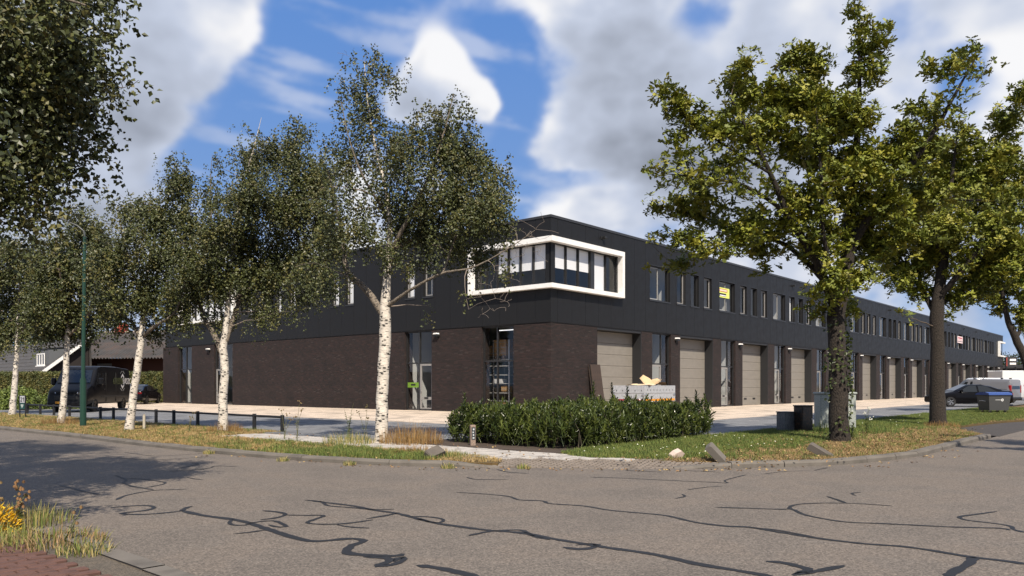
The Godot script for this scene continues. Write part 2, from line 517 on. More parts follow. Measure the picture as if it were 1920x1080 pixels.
func kerb(called: String, line: Array, from_low: float, to_low: float, wide := 0.2, high := 0.0, tall := 0.35) -> Node3D:
	# a row of kerb stones, each its own stone; between from_low and to_low (metres along the line) they dip to the road
	var root := Node3D.new()
	root.name = numbered(called)
	root.set_meta("kind", "structure")
	add_child(root)
	var c := Curve2D.new()
	for p in line: c.add_point(p)
	c.bake_interval = 0.05
	var total := c.get_baked_length()
	var s := 0.0
	while s < total - 0.3:
		var e := minf(s + 1.0, total)
		var p0 := c.sample_baked(s + 0.006)
		var p1 := c.sample_baked(e - 0.006)
		var dir := (p1 - p0).normalized()
		var side := Vector2(-dir.y, dir.x)   # towards the verge
		if side.dot(Vector2(0, -1)) < 0.0: side = -side
		var y0 := high; var y1 := high
		if s > from_low - 0.01 and s < to_low: y0 = ROAD + 0.025
		if e > from_low and e < to_low + 0.01: y1 = ROAD + 0.025
		y0 += rng.randf_range(-0.008, 0.008); y1 += rng.randf_range(-0.008, 0.008)
		var jog := rng.randf_range(-0.012, 0.012)
		p0 += side * jog; p1 += side * jog
		var b := MB.new()
		var ch := 0.025
		var f := func(p: Vector2, y: float) -> Array:
			var q := p + side * wide
			return [Vector3(p.x, y - tall, p.y), Vector3(p.x, y - ch * 1.6, p.y), Vector3(p.x + side.x * ch, y, p.y + side.y * ch), Vector3(q.x - side.x * 0.01, y, q.y - side.y * 0.01), Vector3(q.x, y - 0.01, q.y), Vector3(q.x, y - tall, q.y)]
		var k0: Array = f.call(p0, y0)
		var k1: Array = f.call(p1, y1)
		for i in 5:
			b.quad(k0[i], k1[i], k1[i + 1], k0[i + 1])
		b.quad(k0[0], k0[1], k0[2], k0[3]); b.quad(k0[0], k0[3], k0[4], k0[5])
		b.quad(k1[3], k1[2], k1[1], k1[0]); b.quad(k1[5], k1[4], k1[3], k1[0])
		if y0 > ROAD + 0.05 or y1 > ROAD + 0.05 or from_low < 0.0: put("kerb_stone", b, M.concrete, root)
		s = e
	return root

func ribbon(points: Array, y: float, widths: Array) -> MB:
	var b := MB.new()
	var c := Curve2D.new()
	for i in points.size():
		var p: Vector2 = points[i]
		var t := Vector2.ZERO
		if i > 0 and i < points.size() - 1: t = (points[i + 1] - points[i - 1]) * 0.17
		c.add_point(p, -t, t)
	c.bake_interval = 0.03
	var total := c.get_baked_length()
	var n := maxi(3, int(total / 0.07))
	var prev := []
	for i in n + 1:
		var s := total * i / n
		var p := c.sample_baked(s)
		var dir := (c.sample_baked(minf(s + 0.05, total)) - c.sample_baked(maxf(s - 0.05, 0.0))).normalized()
		var side := Vector2(-dir.y, dir.x)
		var w: float = lerpf(widths[0], widths[1], float(i) / n) * rng.randf_range(0.75, 1.25)
		if i == 0 or i == n: w *= 0.35
		var a := p + side * w / 2.0
		var e := p - side * w / 2.0
		var row := [Vector3(a.x, y, a.y), Vector3(e.x, y, e.y)]
		if prev:
			if (row[0] - prev[0]).cross(prev[1] - prev[0]).y > 0.0: b.quad(prev[0], row[0], row[1], prev[1])
			else: b.quad(prev[0], prev[1], row[1], row[0])
		prev = row
	return b

func make_ground() -> void:
	var b := MB.new()
	b.sheet(PackedVector2Array([Vector2(-400, 120), Vector2(400, 120), Vector2(400, -600), Vector2(-400, -600)]), -0.16, 0.0)
	structure("ground", b, M.soil)
	# the road: the bend with its two arms, and the ground behind the camera
	b = MB.new()
	var far_side := kerb_line.duplicate()
	var o := PackedVector2Array()
	for p in far_side: o.append(p)
	for p in [place(4.06, 36.0), place(4.06, 150.0), place(-5.6, 150.0), place(-6.2, 12.0), place(-7.5, 4.0), place(-12, -14), place(-8, -30), place(20, -20), place(8.0, -1.2), place(7.4, 3.05), place(90.0, 2.6)]:
		o.append(Vector2(p.x, p.z))
	b.sheet(o, ROAD, 0.05)
	var road := structure("road", b, M.asphalt)
	var seals := [[0.05, 0.06, -4.67, -9.21, -4.44, -9.35, -4.28, -9.35, -4.15, -9.18, -4.17, -8.98, -4.34, -8.79, -4.09, -8.71, -3.88, -8.81, -3.74, -8.95],
		[0.06, 0.06, -3.74, -8.95, -3.78, -9.21, -3.76, -9.31],
		[0.08, 0.09, -3.74, -8.98, -3.45, -8.71, -3.22, -8.55, -2.95, -8.39, -2.71, -8.17, -2.53, -7.96, -2.28, -7.67, -2.07, -7.43, -1.83, -7.22, -1.66, -7.26, -1.50, -7.34, -1.36, -7.26, -1.37, -7.13, -1.42, -7.04, -1.40, -6.72, -1.19, -6.62, -0.96, -6.59, -0.92, -6.68],
		[0.05, 0.05, -2.95, -8.39, -2.93, -8.21, -2.83, -8.05, -2.71, -8.05, -2.67, -8.21, -2.51, -8.31, -2.36, -8.13, -2.27, -7.96, -2.35, -7.94, -2.48, -8.07],
		[0.04, 0.05, -2.67, -7.57, -2.54, -7.65, -2.43, -7.77],
		[0.05, 0.05, -2.83, -8.98, -2.62, -8.88, -2.49, -8.71, -2.53, -8.49, -2.66, -8.37],
		[0.05, 0.05, -2.48, -8.68, -2.24, -8.65, -2.05, -8.65, -2.09, -8.40, -2.12, -8.19, -1.97, -8.10, -1.76, -8.12, -1.62, -8.21, -1.47, -8.37],
		[0.04, 0.04, -1.78, -8.07, -1.62, -7.94, -1.42, -7.88],
		[0.05, 0.04, -2.57, -9.81, -2.33, -9.67, -2.17, -9.35, -1.88, -9.21, -1.59, -9.06, -1.35, -9.09],
		[0.04, 0.05, -6.29, -12.54, -6.01, -12.19, -5.79, -11.89, -5.66, -11.54, -5.35, -11.16, -5.09, -10.95, -4.88, -10.78],
		[0.03, 0.04, -5.89, -12.09, -5.57, -11.99, -5.13, -11.65, -5.02, -11.42, -5.05, -11.16, -5.10, -11.03],
		[0.05, 0.03, -4.91, -9.83, -4.98, -10.18, -4.95, -10.43, -4.85, -10.72, -4.67, -10.78, -4.45, -10.84],
		[0.07, 0.03, -6.43, -11.27, -6.02, -10.89, -5.64, -10.53, -5.35, -10.30],
		[0.03, 0.03, -8.29, -16.90, -7.67, -16.32, -7.18, -15.96, -6.75, -16.23, -6.29, -16.70],
		[0.03, 0.03, -7.78, -15.58, -6.83, -15.17, -6.25, -15.58, -6.02, -15.79],
		[0.03, 0.03, -5.67, -13.11, -5.34, -13.32, -5.20, -13.63, -5.22, -13.96, -4.82, -13.89],
		[0.04, 0.03, -5.03, -12.25, -4.83, -12.04, -4.65, -11.92],
		[0.03, 0.03, -5.74, -13.57, -5.68, -13.83, -5.68, -14.34, -5.92, -14.59],
		[0.06, 0.09, -2.46, -9.74, -1.87, -9.33, -1.58, -9.03, -1.28, -8.79, -1.05, -8.50, -0.80, -8.18, -0.51, -7.95, -0.23, -7.76, 0.10, -7.62, 0.35, -7.36, 0.64, -7.10, 0.86, -6.91, 1.12, -6.72, 1.29, -6.54, 1.48, -6.29, 1.74, -6.06, 1.94, -5.87],
		[0.04, 0.05, -1.10, -8.56, -0.91, -8.56, -0.73, -8.39, -0.77, -8.18, -1.01, -8.43],
		[0.05, 0.05, -0.41, -7.48, -0.23, -7.69, -0.06, -7.76, 0.10, -7.76, 0.19, -7.48, 0.35, -7.28],
		[0.09, 0.05, 0.45, -6.95, 0.59, -6.86, 0.72, -6.95, 0.75, -7.10, 0.57, -7.04],
		[0.05, 0.06, -1.55, -8.43, -1.37, -8.65, -1.26, -8.84],
		[0.08, 0.06, -1.23, -6.56, -1.09, -6.54, -0.99, -6.46, -1.02, -6.31, -1.09, -6.22, -0.96, -6.25, -0.88, -6.44, -0.92, -6.56, -0.95, -6.37],
		[0.09, 0.11, -0.75, -6.25, -0.55, -6.14, -0.38, -5.99, -0.25, -5.87],
		[0.04, 0.07, -0.74, -10.52, -0.35, -10.35, -0.04, -10.13, 0.09, -9.83, 0.38, -9.74, 0.45, -9.52, 0.84, -9.33, 1.12, -9.00, 1.47, -8.79, 1.70, -8.61, 1.90, -8.22, 2.16, -7.99, 2.38, -7.93, 2.59, -7.65, 2.88, -7.32, 3.16, -7.10, 3.44, -6.98, 3.61, -6.81, 3.79, -6.56, 3.98, -6.41, 4.10, -6.27],
		[0.04, 0.04, 2.37, -7.89, 2.57, -7.80, 2.73, -7.58, 2.83, -7.41],
		[0.09, 0.07, 3.81, -6.54, 3.64, -6.31, 3.41, -6.08, 3.22, -5.87],
		[0.10, 0.08, 2.05, -6.39, 2.17, -6.34, 2.27, -6.17, 2.28, -6.08, 2.10, -5.92],
		[0.07, 0.07, 2.12, -5.95, 2.34, -6.06, 2.62, -6.24],
		[0.05, 0.05, 2.37, -9.23, 2.74, -9.15, 3.07, -9.08, 3.21, -9.08, 3.21, -8.72, 3.32, -8.43, 3.49, -8.22, 3.80, -8.14, 4.16, -8.02, 4.45, -7.93, 4.85, -7.87, 4.88, -7.76],
		[0.05, 0.03, 3.19, -9.08, 3.29, -9.33, 3.55, -9.52, 4.05, -9.55, 4.48, -9.33],
		[0.04, 0.05, 5.47, -8.93, 5.11, -8.72, 4.84, -8.56, 4.79, -8.35, 4.94, -8.18, 5.03, -7.99, 4.94, -7.80, 4.96, -7.62],
		[0.05, 0.04, 4.03, -10.13, 4.04, -9.83, 4.03, -9.55],
		[0.04, 0.03, 4.64, -10.52, 4.47, -10.42, 4.43, -10.19],
		[0.03, 0.03, 1.21, -12.26, 1.72, -12.13, 2.29, -11.87, 2.94, -11.62, 3.14, -11.54, 3.20, -11.87, 3.72, -12.59],
		[0.03, 0.03, 2.40, -10.79, 2.70, -11.04, 2.96, -11.15],
		[0.04, 0.03, 2.05, -9.95, 2.21, -10.13, 2.22, -10.35],
		[0.03, 0.03, 1.90, -13.24, 2.50, -12.98],
		[0.03, 0.03, 2.87, -13.24, 3.39, -12.98],
		[0.04, 0.03, -0.25, -13.40, -0.05, -12.98, 0.28, -12.78],
		[0.04, 0.03, -0.70, -12.26, -0.51, -11.95, -0.05, -12.00],
		[0.03, 0.03, 5.05, -13.24, 5.45, -13.68],
		[0.02, 0.02, 4.02, -12.69, 4.54, -13.09, 4.97, -13.19]]
	for s in seals:
		var pts := []
		for i in range(2, s.size(), 2): pts.append(Vector2(s[i], s[i + 1]))
		put("crack_seal", ribbon(pts, ROAD + 0.004, [s[0], s[1]]), M.seal, road)
	# verges
	var back := 0.2
	b = MB.new()
	var inner := []
	for i in kerb_line.size(): inner.append(kerb_line[i])
	var left := PackedVector2Array()
	for i in range(1, 11): left.append(kerb_line[i] + Vector2(0.05, -0.06))
	for p in [place(9.6, 11.0), place(19.7, 10.9), place(19.9, 13.2), place(47.0, 13.2)]: left.append(Vector2(p.x, p.z))
	b.sheet(left, -0.03, 0.1)
	structure("verge", b, M.soil)
	b = MB.new()
	var right := PackedVector2Array()
	for q in [Vector2(1.35, -14.62), Vector2(2.2, -14.40), Vector2(3.0, -14.14), Vector2(4.1, -14.12), Vector2(4.9, -14.2)]: right.append(q)
	for i in range(16, 22): right.append(kerb_line[i] + Vector2(-0.04, -0.08))
	for p in [place(5.0, 26.6), place(5.9, 28.9), place(5.75, 31.5), place(5.4, 35.0), place(4.6, 38.2), place(4.4, 60.0), place(9.4, 60.0), place(9.6, 13.6), place(9.3, 12.4)]: right.append(Vector2(p.x, p.z))
	b.sheet(right, -0.03, 0.1)
	structure("verge", b, M.soil)
	# the small drive at the right
	b = MB.new()
	b.sheet(poly_of([place(4.0, 25.6), place(5.05, 26.5), place(5.8, 28.9), place(5.68, 31.5), place(5.3, 35.0), place(4.5, 38.4), place(3.9, 39.0)]), -0.09, 0.06)
	structure("driveway", b, M.dark_asphalt)
	# planting bed, parking area, forecourt
	b = MB.new()
	b.sheet(poly_of([place(9.3, 12.55), place(14.6, 12.55), place(14.6, 20.4), place(9.3, 20.4)]), -0.02, 0.1)
	structure("planting_bed", b, M.bare_soil)
	b = MB.new()
	b.sheet(poly_of([place(14.0, 12.5), place(100, 12.5), place(100, 19.4), place(14.0, 19.4)]), -0.008, 0.1)
	b.sheet(poly_of([place(9.5, 19.4), place(13.9, 19.4), place(13.9, 180), place(9.5, 180)]), -0.008, 0.1)
	b.sheet(poly_of([place(13.9, 19.4), place(14.0, 19.4), place(14.0, 19.8), place(13.9, 19.8)]), -0.008, 0.1)
	var parking := structure("parking_area", b, M.grey_paving)
	b = MB.new()
	b.sheet(poly_of([place(13.9, 19.4), place(100, 19.4), place(100, 30.0), place(13.9, 30.0)]), 0.0, 0.1)
	b.sheet(poly_of([place(13.9, 30.0), place(24, 30.0), place(24, 180), place(13.9, 180)]), 0.0, 0.1)
	structure("forecourt", b, M.beige_paving)
	# white marks between the parking bays: short rows of pale bricks
	for k in 12:
		for j in 3:
			var a := 15.4 + k * 2.5
			var bb := 13.9 + j * 2.2 + (0.9 if k % 2 else 0.0)
			if bb > 19.2: continue
			b = MB.new()
			b.sheet(poly_of([place(a, bb), place(a + 0.11, bb), place(a + 0.11, bb + 0.44), place(a, bb + 0.44)]), -0.003, 0.0)
			put("bay_mark", b, M.white_paving, parking)
	for k in 16:
		var bb := 21.0 + k * 2.5
		for j in 2:
			b = MB.new()
			b.sheet(poly_of([place(10.3 + j * 1.9, bb), place(10.74 + j * 1.9, bb), place(10.74 + j * 1.9, bb + 0.11), place(10.3 + j * 1.9, bb + 0.11)]), -0.003, 0.0)
			put("bay_mark", b, M.white_paving, parking)
	# kerbs
	kerb("kerb", kerb_line, 79.9, 83.1)
	kerb("kerb", [Vector2(13.0, -21.5) + Vector2(1.1, -4.2), Vector2(15.6, -28.0), Vector2(17.4, -30.4), Vector2(19.4, -32.7), Vector2(22.1, -35.0), Vector2(27.0, -39.6)], -1, -1, 0.16)
	kerb("kerb", [Vector2(-1.2, -4.72), Vector2(-2.53, -5.92), Vector2(-3.89, -7.17), Vector2(-4.75, -7.94), Vector2(-12.0, -14.4)], -1, -1, -0.14, ROAD + 0.045)
	# footpath of concrete slabs beside the left verge, running into the crossing
	var path := Node3D.new()
	path.name = "footpath"
	path.set_meta("kind", "structure")
	add_child(path)
	b = MB.new()
	b.sheet(poly_of([place(9.45, 10.85), place(19.8, 10.85), place(19.8, 12.5), place(7.65, 12.5)]), -0.045, 0.1)
	put("bedding", b, M.joint, path)
	var variants := []
	for k in 4:
		b = MB.new()
		b.cbox(Vector3(-0.146, -0.05, -0.146), Vector3(0.146, 0, 0.146), 0.006)
		variants.append(b.mesh())
	for i in 41:
		for j in 5:
			var a := 7.45 + i * 0.3
			var bb := 11.0 + j * 0.3
			var at := place(a, bb)
			if at.z > -14.42 + 0.12 * (at.x - 0.5): continue
			var s := put("slab", variants[(i * 3 + j) % 4], M.slab, path, place(a, bb, -0.008 + rng.randf_range(-0.006, 0.006)))
			s.rotation = Vector3(rng.randf_range(-0.012, 0.012), TURN + rng.randf_range(-0.02, 0.02), rng.randf_range(-0.012, 0.012))
	# cobbled crossing between the footpath and the road
	var cross := Node3D.new()
	cross.name = "cobbled_crossing"
	cross.set_meta("kind", "structure")
	add_child(cross)
	b = MB.new()
	var cp := PackedVector2Array([Vector2(-1.2, -13.9), Vector2(-0.3, -13.72), Vector2(0.9, -13.60), Vector2(2.1, -13.53), Vector2(3.3, -13.6), Vector2(4.6, -13.92), Vector2(4.9, -14.4), Vector2(3.4, -14.5), Vector2(1.8, -14.65), Vector2(0.0, -15.0), Vector2(-1.2, -15.4)])
	var ct := Geometry2D.triangulate_polygon(cp)
	for i in range(0, ct.size(), 3):
		var q := []
		for k in 3:
			var w := cp[ct[i + k]]
			q.append(Vector3(w.x, lerpf(-0.115, -0.045, clampf((-w.y - 13.6) / 0.8, 0.0, 1.0)), w.y))
		if (q[1] - q[0]).cross(q[2] - q[0]).y < 0.0: q.reverse()
		b.tri(q[0], q[1], q[2])
	put("bedding", b, M.joint, cross)
	b = MB.new()
	b.cbox(Vector3(-0.048, -0.06, -0.048), Vector3(0.048, 0, 0.048), 0.014)
	var cm := b.mesh()
	var kept := []
	var x := -1.5
	var rown := 0
	var z := -13.58
	while z > -15.3:
		x = -1.45 + (0.05 if rown % 2 else 0.0)
		while x < 4.95:
			var q := Vector2(x, z - 0.0)
			if Geometry2D.is_point_in_polygon(q, cp): kept.append(q)
			x += 0.104
		z -= 0.104
		rown += 1
	kept.sort_custom(func(p, q): return p.length() < q.length())
	var rest := []
	for i in kept.size():
		var q: Vector2 = kept[i]
		var yy := lerpf(-0.085, -0.012, clampf((-q.y - 13.6) / 0.8, 0.0, 1.0)) + rng.randf_range(-0.006, 0.006)
		var t := Transform3D(Basis.from_euler(Vector3(rng.randf_range(-0.06, 0.06), rng.randf_range(-0.12, 0.12), rng.randf_range(-0.06, 0.06))), Vector3(q.x + rng.randf_range(-0.006, 0.006), yy, q.y + rng.randf_range(-0.006, 0.006)))
		if i < 290:
			var s := put("cobble", cm, M.cobble, cross)
			s.transform = t
		else:
			rest.append(t)
	if rest: many("cobbles", cm, M.cobble, rest, [], cross)
	# near side: red brick pavement behind the low kerb at the bottom left
	b = MB.new()
	b.sheet(poly_of([place(-3.0, 2.78), place(7.6, 2.82), place(13, 2.7), place(14, -20), place(-6, -20), place(-4, 0)]), -0.075, 0.1)
	structure("near_ground", b, M.gravel)
	var pave := Node3D.new()
	pave.name = "brick_pavement"
	pave.set_meta("kind", "structure")
	add_child(pave)
	b = MB.new()
	b.cbox(Vector3(-0.097, -0.06, -0.046), Vector3(0.097, 0, 0.046), 0.009)
	var bm := b.mesh()
	for i in 24:
		for j in 7:
			var a := 5.2 + i * 0.105
			var bb := 2.28 - j * 0.21 + (0.105 if i % 2 else 0.0) 
			var s := put("paving_brick", bm, M.red_brick, pave, place(a, bb, -0.05 + rng.randf_range(-0.004, 0.004)))
			s.rotation = Vector3(rng.randf_range(-0.02, 0.02), TURN + rng.randf_range(-0.02, 0.02), rng.randf_range(-0.02, 0.02))

# ---------------------------------------------------------------- the business building
# Parts are laid out in facade coordinates: x along the facade, y up, z outwards.
# right facade: x from the corner; left facade: x = WIDE - distance from the corner.
var house: Node3D
var left_at := Transform3D(Basis(Vector3.UP, -PI / 2), Vector3(0, 0, -WIDE))

func bpart(called: String, m, material: Material, left := false, at := Vector3.ZERO, parent: Node = null) -> MeshInstance3D:
	var o := put(called, m, material, parent if parent else house)
	if parent: o.position = at
	elif left: o.transform = left_at * Transform3D(Basis(), at)
	else: o.position = at
	return o

func cladding(x0: float, x1: float, holes: Array, y0: float, y1: float, left: bool, first: float, step: float, end := true) -> void:
	# vertical metal panels with an open joint; each panel is one piece, cut round the windows
	var cuts := [x0]
	var s := first
	while s < x1 - 0.2:
		if s > x0 + 0.2: cuts.append(s)
		s += step
	cuts.append(x1)
	for i in cuts.size() - 1:
		var a: float = cuts[i] + 0.006
		var e: float = cuts[i + 1] - 0.006
		var breaks := [a, e]
		for h in holes:
			for q in [h[0], h[1]]:
				if q > a + 0.001 and q < e - 0.001: breaks.append(q)
		breaks.sort()
		var b := MB.new()
		var over := MB.new()
		var parted := true
		for k in breaks.size() - 1:
			var mid: float = (breaks[k] + breaks[k + 1]) / 2.0
			if not holes.any(func(h): return mid > h[0] and mid < h[1]): parted = false
		var o := rng.randf_range(-0.0015, 0.0015)
		for k in breaks.size() - 1:
			var p: float = breaks[k]
			var q: float = breaks[k + 1]
			var mid := (p + q) / 2.0
			var hit = null
			for h in holes:
				if mid > h[0] and mid < h[1]: hit = h
			if hit == null:
				b.box(Vector3(p, y0, -0.1), Vector3(q, y1, o))
			else:
				b.box(Vector3(p, y0, -0.1), Vector3(q, hit[2], o))
				(over if parted else b).box(Vector3(p, hit[3], -0.1), Vector3(q, y1, o))
		if parted: bpart("cladding_panel", over, M.cladding, left)
		bpart("cladding_panel", b, M.cladding, left)

func frame_mesh(w: float, h: float, thick: float, deep: float, bars := [], rails := []) -> MB:
	# window frame from (0,0) to (w,h): uprights at bars, crossbars at rails [x0, x1, y]
	var b := MB.new()
	b.box(Vector3(0, 0, -deep), Vector3(thick, h, 0)); b.box(Vector3(w - thick, 0, -deep), Vector3(w, h, 0))
	b.box(Vector3(thick, 0, -deep), Vector3(w - thick, thick, -0.002)); b.box(Vector3(thick, h - thick, -deep), Vector3(w - thick, h, -0.002))
	for x in bars: b.box(Vector3(x - thick / 2, thick, -deep), Vector3(x + thick / 2, h - thick, -0.001))
	for r in rails: b.box(Vector3(r[0], r[2] - thick / 2, -deep), Vector3(r[1], r[2] + thick / 2, -0.003))
	return b

func pane_mesh(w: float, h: float) -> MB:
	var b := MB.new()
	b.quad(Vector3(0, 0, 0), Vector3(w, 0, 0), Vector3(w, h, 0), Vector3(0, h, 0))
	return b

var shared := {}
func upper_window(x: float, wide: bool, left: bool, blind := 0.0, w := 1.0) -> Node3D:
	if wide: w = 2.19
	var key := "w%.2f" % w
	var h := 1.86
	if not shared.has(key):
		var fr := frame_mesh(w, h, 0.05, 0.08, [w * 0.5] if wide else [])
		fr.box(Vector3(-0.05, -0.075, -0.1), Vector3(w + 0.05, -0.005, 0.15))   # sill
		fr.box(Vector3(-0.02, h + 0.004, -0.1), Vector3(w + 0.02, h + 0.03, 0.125))
		fr.box(Vector3(-0.012, 0, -0.08), Vector3(-0.001, h, 0.1)); fr.box(Vector3(w + 0.001, 0, -0.08), Vector3(w + 0.012, h, 0.1))
		shared[key] = fr.mesh()
		var sw := w * 0.5 - 0.05 if wide else w - 0.1
		shared[key + "s"] = frame_mesh(sw, h - 0.1, 0.055, 0.05).mesh()
		shared[key + "p"] = pane_mesh(w * 0.5 - 0.07 if wide else w - 0.1, h - 0.1).mesh()
	var o := bpart("window", shared[key], M.frame, left, Vector3(x, 6.0, -0.12))
	bpart("pane", shared[key + "p"], M.glass, left, Vector3(0.05, 0.05, -0.045 + rng.randf_range(-0.004, 0.004)), o)
	if wide:
		bpart("pane", shared[key + "p"], M.glass, left, Vector3(w * 0.5 + 0.02, 0.05, -0.045), o)
		bpart("sash", shared[key + "s"], M.light_frame, left, Vector3(0.05, 0.05, -0.012), o)
	elif rng.randf() < 0.5:
		bpart("sash", shared[key + "s"], M.door_grey, left, Vector3(0.05, 0.05, -0.012), o)
	if blind > 0.0:
		var b := MB.new()
		b.box(Vector3(0.06, h - 0.06 - blind, -0.18), Vector3(w - 0.06, h - 0.06, -0.172))
		bpart("blind", b, M.blind, left, Vector3.ZERO, o)
	return o

func entrance(x: float, w: float, left: bool, door_right: bool, has_door: bool, bar: float) -> Node3D:
	# tall glazed front with a transom; a glazed door fills one lower bay
	var key := "e%s%s%.2f" % [door_right, has_door, w]
	var h := 4.2
	if not shared.has(key):
		shared[key] = frame_mesh(w, h, 0.07, 0.1, [bar], [[0.07, bar - 0.035, 2.5], [bar + 0.035, w - 0.07, 2.5]]).mesh()
	var o := bpart("entrance_glazing" if has_door else "shop_window", shared[key], M.frame, left, Vector3(x, 0.02, -0.16))
	var x0 := 0.07
	var x1 := bar - 0.035
	var x2 := bar + 0.035
	var x3 := w - 0.07
	for q in [[x0, x1, 2.535, 4.13], [x2, x3, 2.535, 4.13], [x0, x1, 0.07, 2.465], [x2, x3, 0.07, 2.465]]:
		var is_door: bool = has_door and q[2] < 1.0 and ((q[0] > bar) == door_right)
		if is_door:
			var dw: float = q[1] - q[0]
			var b := frame_mesh(dw, 2.42, 0.10, 0.06, [], [[0.1, dw - 0.1, 0.62]])
			b.box(Vector3(0.1, 0.52, -0.06), Vector3(dw - 0.1, 0.57, -0.004))
			var d := bpart("door", b, M.door_grey, left, Vector3(q[0], 0.03, -0.01), o)
			# two nested levels are the most a thing may have, so the door's own pieces stay beside it
			bpart("pane", pane_mesh(dw - 0.2, 2.22), M.glass, left, Vector3(q[0] + 0.1, 0.13, -0.05), o)
			var hb := MB.new()
			var hx: float = q[0] + (0.06 if door_right == left else dw - 0.06)
			if not left: hx = q[0] + dw - 0.06
			else: hx = q[0] + 0.06
			hb.tube([Vector3(hx, 1.05, -0.01), Vector3(hx, 1.05, 0.05), Vector3(hx + (0.14 if left else -0.14), 1.05, 0.05)], [0.011, 0.011, 0.011], 6)
			hb.cbox(Vector3(hx - 0.02, 0.92, -0.008), Vector3(hx + 0.02, 1.16, 0.006), 0.004)
			bpart("door_handle", hb, M.steel, left, Vector3.ZERO, o)
			var lb := MB.new()
			lb.cbox(Vector3(q[0] + dw / 2 - 0.15, 0.60, -0.012), Vector3(q[0] + dw / 2 + 0.15, 0.69, 0.002), 0.004)
			bpart("letter_plate", lb, M.black, left, Vector3.ZERO, o)
			for yy in [0.3, 1.45, 2.0, 2.22]:
				var gb := MB.new()
				var gx: float = q[0] + dw + 0.03 if left else q[0] - 0.03
				gb.cbox(Vector3(gx - 0.025, yy - 0.06, -0.01), Vector3(gx + 0.025, yy + 0.06, 0.03), 0.01)
				bpart("hinge", gb, M.white, left, Vector3.ZERO, o)
		else:
			bpart("pane", pane_mesh(q[1] - q[0], q[3] - q[2]), M.glass, left, Vector3(q[0], q[2], -0.05 + rng.randf_range(-0.004, 0.004)), o)
	return o

func wall_lamp(x: float, y: float, left: bool) -> void:
	var b := MB.new()
	b.cbox(Vector3(-0.05, -0.09, 0), Vector3(0.05, 0.02, 0.05), 0.01)
	b.prism(PackedVector2Array([Vector2(-0.17, 0.02), Vector2(0.17, 0.02), Vector2(0.14, 0.13), Vector2(-0.14, 0.13)]), 0.0, 0.16)
	var o := bpart("wall_lamp", b, M.black, left, Vector3(x, y, -0.028))
	var c := MB.new()
	c.prism(PackedVector2Array([Vector2(-0.15, 0.132), Vector2(0.15, 0.132), Vector2(0.11, 0.20), Vector2(-0.11, 0.20)]), 0.01, 0.20)
	bpart("lamp_cover", c, M.white, left, Vector3.ZERO, o)

func brick_wall(x0: float, x1: float, left: bool, y1 := 4.22, deep := 0.62) -> void:
	var b := MB.new()
	b.box(Vector3(x0, -0.1, -deep), Vector3(x1, y1, -0.03))
	bpart("brick_wall", b, M.brick, left)

